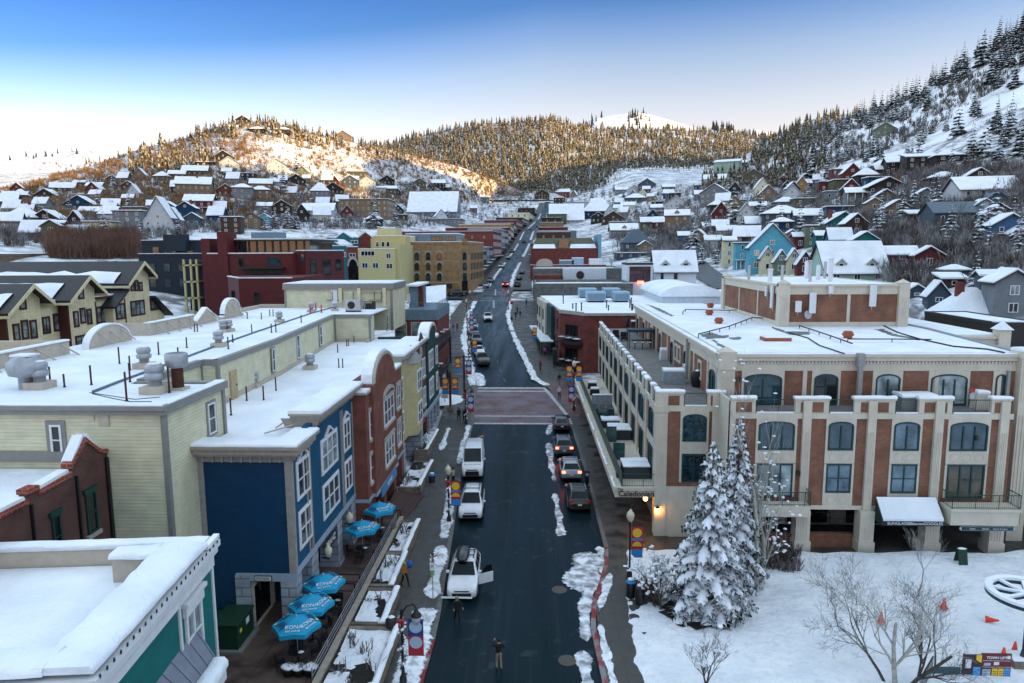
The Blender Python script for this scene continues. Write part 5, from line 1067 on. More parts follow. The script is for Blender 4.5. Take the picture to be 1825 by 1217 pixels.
m=MB();m.bx(xh0,xh1-3,YT5-.06,YT5-.001,aty(760,503,YT5).z-.2,aty(760,503,YT5).z);m.bx(xh0,xh1-3,YT5-.05,YT5-.001,aty(760,447,YT5).z-.12,aty(760,447,YT5).z);m.bx(xh0,xh1-3,YT5-.05,YT5-.001,aty(760,465,YT5).z-.12,aty(760,465,YT5).z);m.mk('band',LIME,t)
for a,b in ((728,738),(743,768),(790,806)):
 m=MB();p=aty(a,504,YT5);q=aty(b,512,YT5);m.bx(p.x,q.x,YT5-.9,YT5-.07,q.z,p.z-.3);m.mk('awning',BLACK,t)
m=MB();p=aty(750,430,YT5+8);m.bx(aty(724,425,YT5+8).x,aty(816,425,YT5+8).x,YT5+8,YT5+26,zh-.5,aty(760,417,YT5+8).z);m.mk('penthouse',GREYB,t);m=MB();m.bx(aty(724,425,YT5+8).x-.2,aty(816,425,YT5+8).x+.2,YT5+7.8,YT5+26,aty(760,417,YT5+8).z,aty(760,417,YT5+8).z+.25);m.mk('roof_snow',SNOW,t)
for a,b in ((768,790),(793,812)):a0,a1,b0,b1=wr('y',YT5+8,(a,421),(b,429));window(t,'y',YT5+7.98,-1,a0,a1,b0,b1,3,1,.12,DARKM,GLT)
m=MB();zq=zh;c=aty(826,431,YT5+1);m.sh([(c.x-1.2,zh-.3),(c.x+1.2,zh-.3),(c.x+.8,zh+1.0),(c.x-.8,zh+1.0)],'y',YT5+.8,YT5+1.3);m.mk('parapet_tower',TANBR,t)
t=thing('grey_deck_building','blue grey building with glazed penthouse and railed deck over brick, beyond the cream tower','building',(-18,106,3))
yd=105.0;xa=-21;xb=aty(779,560,yd).x;
zd=aty(740,552,yd).z
m=MB();m.bx(xa,xb,yd,yd+14,0,zd-1.6);m.mk('wall',REDBR,t);m=MB();m.bx(xa-.05,xb+.1,yd-.1,yd+14,zd-1.6,zd);m.mk('band',GREYB,t)
railing((xa,yd+.05,0),(xb,yd+.05,0),zd,1.1,GREYB,.25,par=t);railing((xb,yd+.05,0),(xb,yd+13,0),zd,1.1,GREYB,.25,par=t)
for px in (707,736):a=aty(px,585,yd);window(t,'y',yd,-1,a.x-.3,a.x+1.6,zd-4.4,zd-1.9,1,2,.12,PARA,GLB)
yg=yd+4;xg=aty(742,530,yg).x;zg=aty(730,510,yg).z
m=MB();m.bx(xa,xg,yg,yd+13.5,zd,zg);m.mk('penthouse',GREYB,t);m=MB();m.bx(xa-.3,xg+.5,yg-.6,yd+13.8,zg,zg+.3);m.mk('roof_snow',SNOW,t)
a0,a1,b0,b1=wr('y',yg,(706,523),(727,541));window(t,'y',yg,-1,max(a0,xa+.1),a1,b0,b1,4,2,.1,WHITE,GLT)
m=MB();p=aty(748,520,yg+2);m.bx(p.x-.4,p.x+.5,p.y,p.y+.8,zd,p.z+1);m.mk('chimney',REDBR,t)
t=thing('snowy_roof_house','low house with one broad tilted snowy roof before the tan hotel','house',(-21,150,6))
a=aty(746,512,168);b=aty(795,507,160);c=aty(795,553,150);d=aty(758,540,158)
m=MB();m.add([a,b,c,d,a-Vector((0,0,.3)),b-Vector((0,0,.3)),c-Vector((0,0,.3)),d-Vector((0,0,.3))],[(3,2,1,0),(4,5,6,7),(0,1,5,4),(1,2,6,5),(2,3,7,6),(3,0,4,7)]);m.mk('roof_snow',SNOW,t)
m=MB();m.pr([(d.x+.4,d.y+.5),(c.x-.3,c.y+.6),(b.x-.3,b.y-.5),(a.x+.4,a.y-.4)],4,c.z-.4);m.mk('wall',BROWNW,t)
t=thing('deck_restaurant','dark multi level restaurant deck between the green building and the sidewalk','restaurant',(-16,112,3))
xd0=-17.5
for k,(ya,yb,z) in enumerate(((97,104,4.2),(104.5,120,6.3),(97,112,8.4),(121,140,7.6))):
 xr2=rl((ya+yb)/2)-4.6
 m=MB();m.bx(xd0-2,xr2,ya,yb,z-.3,z);m.mk('deck',DARKM,t);railing((xr2,ya,0),(xr2,yb,0),z,1.0,BLACK,.35,par=t);railing((xd0-2,ya,0),(xr2,ya,0),z,1.0,BLACK,.35,par=t)
 m=MB();m.bx(xd0-2,xr2-1.5,ya+.5,yb-.5,z-2.6,z-.31);m.mk('wall',GLD,t)
 m=MB();rnd=random.Random(k)
 for i in range(4):x=rnd.uniform(xd0-1.5,xr2-1);y=rnd.uniform(ya+.5,yb-.8);m.bx(x,x+1.0,y,y+.7,z+.72,z+.86)
 m.mk('table_snow',SNOW,t)
 for x in (xr2-.15,):
  for y in (ya+.2,yb-.2):m=MB();m.bx(x-.15,x+.15,y-.15,y+.15,g(ya),z-.31);m.mk('post',DARKM,t)
t=thing('corner_brick_building','brick corner building with chamfered balconies and broad snowy roof beyond the hotel','building',(12,108,3));CB=t
yr=107.0;zt=aty(1080,562,yr).z;xc0=aty(1040,600,yr).x;xe=30
xcl=aty(998,600,yr+5).x
m=MB();m.pr([(xc0,yr),(xe,yr),(xe,150),(xcl-3.4,150),(xcl,yr+5)],0,zt-.05);m.mk('wall',REDBR,t)
m=MB();m.pr([(xc0,yr-.15),(xe,yr-.15),(xe,yr+.3),(xc0+.1,yr+.3)],zt-.05,zt+.35);m.pr([(xc0,yr-.15),(xc0+.1,yr+.35),(xcl+.3,yr+5.2),(xcl-.2,yr+4.9)],zt-.05,zt+.5);m.mk('parapet',LIME,t)
m=MB();m.pr([(xc0+.3,yr+.31),(xe,yr+.31),(xe,150),(xcl-3.2,150),(xcl+.35,yr+5.2)],zt-.06,zt+.3);m.mk('roof_snow',SNOW,t)
XF=wall_frame((xcl,yr+5),(xc0,yr));L=math.hypot(xc0-xcl,5)
for z in (zt-4.3,zt-8.0):
 window(t,'x',0,1,L/2-1.6,L/2+1.6,z,z+2.6,3,1,.15,BLACK,GLD)
 m=MB();m.bx(0,1.5,.2,L-.2,z-.35,z-.1);m.mk('balcony',DARKM,t);
 m=MB();rnd=random.Random(3)
 m.tube([(1.45,.25,z+.95),(1.45,L-.25,z+.95)],.04,4)
 for i in range(22):y=.25+(L-.5)*i/21;m.cyl((1.45,y,z-.1),(1.45,y,z+.95),.015,None,4)
 m.mk('railing',BLACK,t)
 m=MB();
 for i in range(3):m.bx(.3,1.1,.9+i*1.9,1.9+i*1.9,z+.5,z+.62)
 m.mk('table_snow',SNOW,t)
m=MB();m.bx(0,1.0,.1,L-.1,3.0,6.0-2.3);m.mk('ground_floor',GLD,t)
XF=wall_frame((xcl-3.4,150),(xcl,yr+5));L=38.2
for z in (zt-3.2,zt-6.6):
 for k in range(9):window(t,'x',0,1,2+k*4,3.3+k*4,z,z+2,1,2,.1,DARKM,GLT)
m=MB();m.bx(0,.6,22,30,3.3,zt+.3);m.mk('teal_front',paint('deep teal front',(.006,.06,.065)),t);m=MB();m.bx(0,.8,14.5,21,3.3,zt+.4);m.mk('beige_front',BEIGE,t);m=MB();m.bx(0,.9,4,13.8,3.3,zt+.2);m.mk('beige_front',PARA,t)
for a in (5.5,10.5,16.5):
 for z in (zt-3.2,zt-6.6):window(t,'x',.91 if a<14 else .81,1,a,a+1.4,z,z+2.1,1,2,.1,DARKM,GLT)
m=MB();m.bx(0,2.6,.5,21,5.5,5.75);m.mk('arcade_roof',GREENM,t);m=MB();m.bx(0,2.5,.6,20.9,5.75,5.95);m.mk('arcade_snow',SNOW,t)
m=MB();m.bx(.3,2.7,23,32,5.9,6.15);m.mk('arcade_roof',GREENM,t);m=MB();m.bx(.35,2.6,23.1,31.9,6.15,6.3);m.mk('arcade_snow',SNOW,t)
for y in (23.2,27.5,31.7,16,10,4):m=MB();m.bx(2.35,2.6,y,y+.25,2.5,6.0 if y>22 else 5.5);m.mk('arcade_post',GREENM,t)
XF=None
m=MB();p=aty(968,627,128);m.bx(p.x-1.4,p.x+1.4,127.9,128,p.z-.5,p.z+.5);sg=m.mk('sign',WHITE,t);text('lettering','GALLERY',BLACK,sg,(p.x,127.88,p.z),.5)
m=MB();q=aty(995,635,yr+4);m.sh([(yr+3,q.z+1.2),(yr+6,q.z+1.2),(yr+6,q.z-1.2),(yr+3,q.z-1.2)],'x',q.x-.9,q.x-.2);m.mk('awning',flat('dark green canvas',(0,0,0)),t)
HV=paint('pale blue hvac box',(.33,.45,.54),.5,.08)
for (a,b,c,d,y) in ((1032,506,1064,520,150-8),(1076,504,1106,518,150-8),(1046,520,1080,534,130),(1094,519,1123,534,130)):
 p=aty(a,d,y);q=aty(c,b,y);o=thing('rooftop_unit','pale blue ventilation box on the snowy corner building roof','ventilation unit',((p.x+q.x)/2,y,zt+.3),'pale blue ventilation boxes');m=MB();m.bx(p.x,q.x,y,y+5,zt+.6,zt+2.2);m.mk('casing',HV,o)
 m=MB();m.bx(p.x+.2,q.x-.2,y-.03,y-.001,zt+.8,zt+1.9);m.mk('grille',siding('grille',(.22,.32,.4),.15),o);m=MB();m.bx(p.x+.3,p.x+.5,y+.3,y+4.5,zt+.29,zt+.6);m.bx(q.x-.5,q.x-.3,y+.3,y+4.5,zt+.29,zt+.6);m.mk('skid',BLACK,o)
rnd=random.Random(5)
for i in range(14):
 p=atz(rnd.uniform(1000,1130),rnd.uniform(528,556),zt+.3);h=rnd.uniform(.7,1.4)
 m=MB();m.cyl((p.x,p.y,zt+.28),(p.x,p.y,zt+.3+h),.1,None,8);m.cyl((p.x,p.y,zt+.3+h),(p.x,p.y,zt+.42+h),.17,None,8);m.mk('roof_vent',DARKM,at=(p.x,p.y,zt+.3),label='thin dark vent pipe on the snowy corner building roof',cat='vent',group='vent pipes on the corner building roof')
def rear(name,label,*a,**k):return blk(name,label,*a,**k)
GSTONE=brick('grey stone wall',(.20,.21,.20),(.15,.16,.155),(.12,.12,.12),.6,.25)
rear('shop_building','low shop with long grey parapet and white roof just past the corner building',952,1128,160,505,22,GSTONE,par=.9)
o,(a,b,y,z0,zt)=rear('shop_building','white walled shop with round vent and snowy terrace roof',950,1112,190,478,26,GSTONE,par=.6)
m=MB();p=aty(1003,505,188);q=aty(1080,478,188);m.bx(p.x,q.x,187,189.9,p.z,q.z);m.mk('white_wall',paint('white stucco',(.6,.64,.68)),o);m=MB();c=aty(1034,490,187);m.cyl((c.x,186.9,c.z),(c.x,186.99,c.z),1.1,None,16);m.mk('round_vent',BLACK,o)
m=MB();p=aty(952,502,184);q=aty(1000,490,184);m.bx(p.x,q.x,184,189.9,p.z-2,q.z);m.mk('brick_wall',REDBR,o)
o,(a,b,y,z0,zt)=rear('shop_building','brick shop with arched stone parapet and rooftop plant units',945,1080,235,472,20,REDBR,par=.5)
m=MB();p=aty(956,472,234.9);q=aty(985,472,234.9);m.sh([(p.x,zt-1.5),(q.x,zt-1.5)]+archpts(p.x,q.x,zt+.4,1.8,10)[::-1],'y',234.6,235.2);m.mk('arched_parapet',PARA,o)
for px,w_,h,mt in ((1030,4,2.2,HV),(1062,4.5,1.8,WHITE),(1010,5,1.4,GREYB)):p=aty(px,470,242);m=MB();m.bx(p.x-w_/2,p.x+w_/2,242,246,zt-.3,zt+h);m.mk('roof_plant',mt,o);m=MB();m.bx(p.x-w_/2,p.x+w_/2,242,246,zt+h,zt+h+.2);m.mk('plant_snow',SNOW,o)
t=thing('mansard_building','brick building with sloping olive metal roof and blue end wall','building',(15,265,14));y=265
x0,x1=aty(946,440,y).x,aty(1066,440,y).x;zb_,zm_,zt=aty(1000,470,y).z,aty(1000,443,y).z,aty(1000,424,y+5).z
m=MB();m.bx(x0,x1,y,y+22,zb_-8,zm_);m.mk('wall',REDBR,t);m=MB();m.add([(x0,y-.2,zm_),(x1,y-.2,zm_),(x1-2.2,y+5,zt),(x0+2.2,y+5,zt),(x0,y+22,zm_),(x1,y+22,zm_),(x0+2.2,y+17,zt),(x1-2.2,y+17,zt)],[(0,1,2,3),(1,5,7,2),(4,0,3,6),(3,2,7,6),(5,4,6,7)]);m.mk('roof',OLIVE,t)
for a,b in ((.03,.37),(.58,.97)):m=MB();m.add([(x0+(x1-x0)*a,y-.1,zm_+.15),(x0+(x1-x0)*b,y-.1,zm_+.15),(x0+(x1-x0)*b-.4,y+1.9,zm_+(zt-zm_)*.42),(x0+(x1-x0)*a+.4,y+1.9,zm_+(zt-zm_)*.42)],[(0,1,2,3)]);m.mk('roof_snow',SNOW,t)
m=MB();m.bx(x0+(x1-x0)*.42,x0+(x1-x0)*.56,y+.3,y+4.9,zm_,zt-.5);m.mk('dormer',GLT,t)
m=MB();m.bx(x1+.01,x1+1.2,y-.5,y+23,zb_-8,zt+1.2);m.mk('blue_end_wall',LBLUE,t)
blk('timber_building','dark weathered board building right of the hotel roof pier',1773,1860,67,574,12,siding('weathered boards',(.055,.05,.045),.3),par=.3)
o,(a,b,y,z0,zt)=rear('glass_shop','black framed glass fronted shop beside the white dormer house',1116,1164,172,468,9,paint('white stucco',(0,0,0)),par=.5,parm=DARKM,zb=8)
a0,a1,b0,b1=wr('y',172,(1122,475),(1159,502));window(o,'y',172,-1,a0,a1,b0,b1,6,4,.12,BLACK,glass('shop glass',(.03,.015,.02),.05,(.12,.04,.05)));m=MB();m.bx((a0+a1)/2-.6,(a0+a1)/2+.9,171.6,171.9,b0-.5,b0+.2);m.mk('lit_sign',flat('red neon',(.9,.08,.05),.5,0,2),o)
# generic pitched roof house
def house(name,label,px,py,wpx,hpx,roof='gable',wall=None,rz=0,dpx=None,rise=.45,rm=None,cat='house',floors=None,fm=None,gm=None,chim=None,porch=False,snowy=True,group=None,D=None,ww=.95,dorm=0,lit=False,sink=1.5,front=None):
 """px,py: foot of the front wall's middle; wpx,hpx: its width and eaves height in the photograph's pixels"""
 global XF
 p=land(px,py) if D is None else atd(px,py,D)
 d_=depth(p);k=d_/F;w_=wpx*k;h=hpx*k;dd=(dpx or wpx*.8)*k
 o=thing(name,label,cat,p,group,0)
 XF=Matrix.Translation(p)@Matrix.Rotation(rz+math.radians(2.35)*0,4,'Z')
 wall=wall or GREYS;rm=rm or DARKROOF;fm=fm or WHITE;gm=gm or GLT
 m=MB();m.bx(-w_/2,w_/2,0,dd,-sink-dd*.25,h)
 oh=.35+.02*w_;th=.22;sn=.3
 if roof=='gable':      # gable toward the camera
  rh=w_/2*rise*1.4;m.sh([(-w_/2,h),(w_/2,h),(0,h+rh)],'y',0,dd);m.mk('wall',wall,o)
  kk=rh/(w_/2);e=w_/2+oh;ze=h-oh*kk
  m=MB()
  for s in (-1,1):
   q=[(0,h+rh),(s*e,ze),(s*e,ze+th),(0,h+rh+th)];m.sh(q if s<0 else q[::-1],'y',-oh,dd+oh)
  m.mk('roof',rm,o)
  if snowy:
   m=MB()
   for s in (-1,1):
    q=[(0,h+rh+th),(s*e*.97,ze+th+.02),(s*e*.97,ze+th+sn*.8),(0,h+rh+th+sn)];m.sh(q if s<0 else q[::-1],'y',-oh+.06,dd+oh-.05)
   m.mk('roof_snow',SNOW,o)
  if rh>2.2: XF2=XF;window(o,'y',0,-1,-.55,.55,h+rh*.12,h+rh*.12+1.2,2,1,.1,fm,gm)
 elif roof in ('side','shed'):
  rh=dd/2*rise*1.3
  if roof=='side':prof=[(-oh,h-oh*rh/(dd/2)),(dd/2,h+rh),(dd+oh,h-oh*rh/(dd/2))]
  else:rh=dd*rise*.5;prof=[(-oh,h-.1),(dd+oh,h+rh)]
  m.sh([(0,h),(dd/2,h+rh),(dd,h)] if roof=='side' else [(0,h),(dd,h+rh),(dd,h)],'x',-w_/2,w_/2);m.mk('wall',wall,o)
  up=[(a,b+th) for a,b in prof];m=MB();m.sh(prof+up[::-1],'x',-w_/2-oh,w_/2+oh);m.mk('roof',rm,o)
  if snowy:m=MB();lo=[(a*(.98),b+.001) for a,b in up];hi=[(a*(.98),b+sn) for a,b in up];m.sh(lo+hi[::-1],'x',-w_/2-oh+.06,w_/2+oh-.06);m.mk('roof_snow',SNOW,o)
 elif roof=='hip':
  rh=min(w_,dd)/2*rise*1.2;m.mk('wall',wall,o);i_=min(w_,dd)/2;e=oh
  b_=[(-w_/2-e,-e),(w_/2+e,-e),(w_/2+e,dd+e),(-w_/2-e,dd+e)]
  r_=[(-w_/2+i_,dd/2),(w_/2-i_,dd/2)] if w_>=dd else [(0,i_),(0,dd-i_)]
  for nm,mt,z,hh,c in (('roof',rm,h,.25,0),('roof_snow',SNOW,h+.251,.25,.06)):
   if nm=='roof_snow' and not snowy:continue
   bb=[(x*(1-c*.2),y+c*(1 if y<0 else -1)) for x,y in b_]
   m=MB();vs=[(x,y,z) for x,y in bb]+[(x,y,z+hh) for x,y in bb]+[(x,y,z+hh+rh) for x,y in r_]
   fs=[(0,1,5,4),(1,2,6,5),(2,3,7,6),(3,0,4,7)]
   fs+=[(4,5,9,8),(6,7,8,9),(5,6,9),(7,4,8)] if w_>=dd else [(5,6,9,8),(7,4,8,9),(4,5,8),(6,7,9)]
   m.add(vs,fs);m.mk(nm,mt,o)
 else:
  m.mk('wall',wall,o);m=MB();m.bx(-w_/2-oh*.6,w_/2+oh*.6,-oh*.6,dd+oh*.6,h+.001,h+.3);m.mk('roof',rm,o)
  m=MB();m.bx(-w_/2-oh*.5,w_/2+oh*.5,-oh*.5,dd+oh*.5,h+.3,h+.6);m.mk('roof_snow',SNOW,o)
 fl=floors or max(1,int(h/2.9));fh=h/fl
 n=max(1,int(w_/3.2))
 wh=min(1.5,fh*.55);rnd=random.Random(int(px*7+py));GG=[gm,GLB,GLD]
 for f in range(fl):
  for i in range(n):
   if rnd.random()<.12 and n>2:continue
   c=-w_/2+w_*(i+.5)/n;q=ww*rnd.uniform(.8,1.25)
   window(o,'y',0,-1,c-q/2,c+q/2,f*fh+fh*.3,f*fh+fh*.3+wh,2 if q>1 else 1,1,.1,fm,rnd.choice(GG))
  for s in (-1,1):
   if abs(rz)>.05 and (s>0)==(rz<0) or abs(rz)<=.05 and (s<0)==(p.x>0):
    for i in range(max(1,int(dd/4))):
     c=dd*(i+.5)/max(1,int(dd/4));window(o,'x',s*w_/2,s,c-.5,c+.5,f*fh+fh*.3,f*fh+fh*.3+wh,1,1,.1,fm,gm)
 if chim:m=MB();cx_=chim*w_;m.bx(cx_-.5,cx_+.5,dd*.4,dd*.4+.9,h*.6,h+(rh if roof not in ('flat',) else 0)+1.3);m.mk('chimney',REDBR,o)
 for q in range(dorm):
  c=-w_/2+w_*(q+.5)/dorm;dz=h+.4
  m=MB();m.sh([(c-1.0,dz),(c+1.0,dz),(c+1.0,dz+1.3),(c,dz+2.2),(c-1.0,dz+1.3)],'y',.6,dd/2);m.mk('dormer',wall,o)
  m=MB()
  for s in (-1,1):r=[(c,dz+2.25),(c+s*1.35,dz+1.1),(c+s*1.35,dz+1.4),(c,dz+2.6)];m.sh(r if s<0 else r[::-1],'y',.3,dd/2);
  m.mk('dormer_snow',SNOW,o);window(o,'y',.6,-1,c-.5,c+.5,dz+.1,dz+1.4,1,2,.1,fm,gm)
 if porch:
  m=MB();m.bx(-w_/2,w_/2,-1.8,-.01,fh*.95,fh*.95+.2);m.mk('porch_roof',rm,o);m=MB();m.bx(-w_/2,w_/2,-1.8,-.05,fh*.95+.2,fh*.95+.42);m.mk('porch_snow',SNOW,o)
  for i in range(4):x=-w_/2+.15+(w_-.3)*i/3;m=MB();m.bx(x-.1,x+.1,-1.7,-1.5,-1.0,fh*.95);m.mk('post',fm,o)
 XF=None
 return o
DARKROOF=paint('dark roof edge',(.05,.045,.045),.7,.1)
W={k:siding(k+' siding',tuple(.78*(.82*v+.18*sum(c)/3) for v in c) if k not in ('skyblue','teal','white','mint') else c,.22,depth=.02,lines=.2) for k,c in dict(grey=(.22,.24,.26),white=(.55,.58,.6),brown=(.10,.06,.04),darkbrown=(.05,.033,.025),tan=(.34,.24,.14),olive=(.16,.16,.09),sage=(.22,.28,.2),mint=(.36,.5,.42),blue=(.05,.17,.34),skyblue=(.13,.42,.52),slate=(.10,.15,.20),navy=(.02,.04,.1),teal=(.012,.16,.17),red=(.2,.03,.03),rust=(.24,.07,.03),pink=(.5,.25,.27),yellow=(.55,.42,.12),amber=(.5,.25,.03),cream=(.52,.46,.32),green=(.14,.22,.12),charcoal=(.03,.035,.04),purple=(.08,.03,.06)).items()}
house('white_house','white shop house with snowy roof and two dark dormers by the side street',1204,504,72,22,'side',paint('white stucco',(0,0,0)),dpx=50,rise=1.0,dorm=2,D=180,fm=BLACK,gm=GLD)
t=thing('arched_roof_hall','white walled hall with low curved snowy roof behind the hotel','building',(36,120,8));y=128
a0,a1,b0,b1=wr('y',y,(1180,512),(1284,532));m=MB();m.bx(a0,a1,y,y+26,0,b0+.4);m.mk('wall',paint('white stucco',(0,0,0)),t);m=MB();m.sh([(a0-.3,b0+.4),(a1+.3,b0+.4)]+archpts(a0-.3,a1+.3,b0+.6,1.9,14)[::-1],'y',y-.4,y+26);m.mk('roof_snow',SNOW,t)
# the two rows of shops climbing the street
def shop(name,label,side,y0,y1,h,dep,wall,wins=2,snow_=True,gm=None,fm=None,trim=None,aw=None):
 global XF
 if side=='l': A,B=(rl(y0)-4,y0),(rl(y1)-4,y1);C_,D_=(rl(y1)-4-dep,y1),(rl(y0)-4-dep,y0);P=[A,B,C_,D_]
 else: A,B=(rr(y0)+4,y0),(rr(y1)+4,y1);C_,D_=(rr(y1)+4+dep,y1),(rr(y0)+4+dep,y0);P=[A,D_,C_,B]
 z0=g(y0);zt=z0+h
 o=thing(name,label,'shop',((A[0]+B[0])/2,(y0+y1)/2,z0))
 m=MB();m.pr(P,z0-3,zt-.3);m.mk('wall',wall,o)
 m=MB();c=Vector((sum(p[0] for p in P)/4,sum(p[1] for p in P)/4))
 q=[tuple(c+(Vector(p)-c)*1.01) for p in P];m.pr(q,zt-.3,zt+.2);m.mk('parapet',trim or wall,o)
 m=MB();q=[tuple(c+(Vector(p)-c)*.985) for p in P];m.pr(q,zt+.18,zt+.42);m.mk('roof_snow',SNOW,o)
 a,b=(A,B) if side=='l' else (B,A);L=math.hypot(b[0]-a[0],b[1]-a[1]);XF=wall_frame(a,b)
 fl=max(1,int((h-3.8)/3.1));n=max(2,int(L/3))
 for f in range(fl):
  for i in range(n):cc=L*(i+.5)/n;window(o,'x',0,1,cc-.55,cc+.55,zt-z0*0-1.1-3.1*f-1.8,zt-1.1-3.1*f,1,2,.1,fm or WHITE,gm or GLT)
 m=MB();m.bx(0.001,.06,.6,L-.6,z0+.3,z0+2.9);m.mk('shopfront',GLD,o)
 m=MB();m.bx(0,1.3,.3,L-.3,z0+3.1,z0+3.35);m.mk('awning',aw or GREENM,o);m=MB();m.bx(0,1.2,.35,L-.35,z0+3.35,z0+3.5);m.mk('awning_snow',SNOW,o)
 XF=None
 d=D_;a=A if side=='l' else D_;
 p,q=(D_,A) if side=='l' else (A,D_);Lf=math.hypot(q[0]-p[0],q[1]-p[1])
 if wins and Lf>8:
  win_face(o,p,q,grid_rects(Lf,int(Lf/5),1.2,[zt-3.0],1.5),fm or DARKM,gm or GLT)
 return o
LS=[(236,246,11.5,8,W['skyblue'],'light blue clapboard shop just up the hill from the tan hotel'),(247,258,8.5,14,W['charcoal'],'charcoal shop between light blue and grey shops'),(259,270,9,14,W['grey'],'grey shop below the big red brick building'),(271,283,8,14,W['navy'],'dark navy shop against the big red brick building'),
(285,325,13.5,42,REDBR,'big deep red brick building filling the left of the street'),(326,348,12,16,GREYS,'grey shop above the big red brick building'),(349,371,10,18,BROWNW,'brown shop halfway up the left of the street'),(372,395,10,34,MAROON,'maroon flat roofed shop halfway up the left side'),(396,432,10.5,30,TANBR,'tan orange flat roofed building high on the left side'),(433,470,9,26,W['slate'],'slate grey building above the tan orange one'),(471,520,9,22,REDBR,'small red brick building high on the left side of the street'),(521,580,8,20,W['brown'],'brown building near the top of the street, left'),(581,650,8,18,W['cream'],'cream building at the top of the street, left'),(651,740,8,16,W['darkbrown'],'dark brown building where the street ends, left')]
for y0,y1,h,d,w_,lab in LS:shop('shop_building',lab,'l',y0,y1,h,d,w_)
RS=[(290,312,8,24,REDBR,'brick shop with black roof screens above the mansard building'),(313,335,7.5,30,W['cream'],'cream shop with wide snowy roof above the mansard building'),(337,362,6.5,26,W['white'],'pale shop with very wide snowy roof on the right of the street'),(364,388,8,18,W['brown'],'brown shop midway up the right side of the street'),(390,420,7,22,W['grey'],'grey shop midway up the right side of the street'),(422,456,7,18,W['red'],'dark red shop high on the right side of the street'),(458,500,8,16,W['tan'],'tan shop high on the right side of the street'),(502,560,9,14,W['darkbrown'],'tall dark brown shop near the top, right side'),(562,640,8,16,W['green'],'green shop near the top of the street, right'),(642,735,8,16,W['slate'],'slate shop where the street ends, right')]
for y0,y1,h,d,w_,lab in RS:shop('shop_building',lab,'r',y0,y1,h,d,w_)
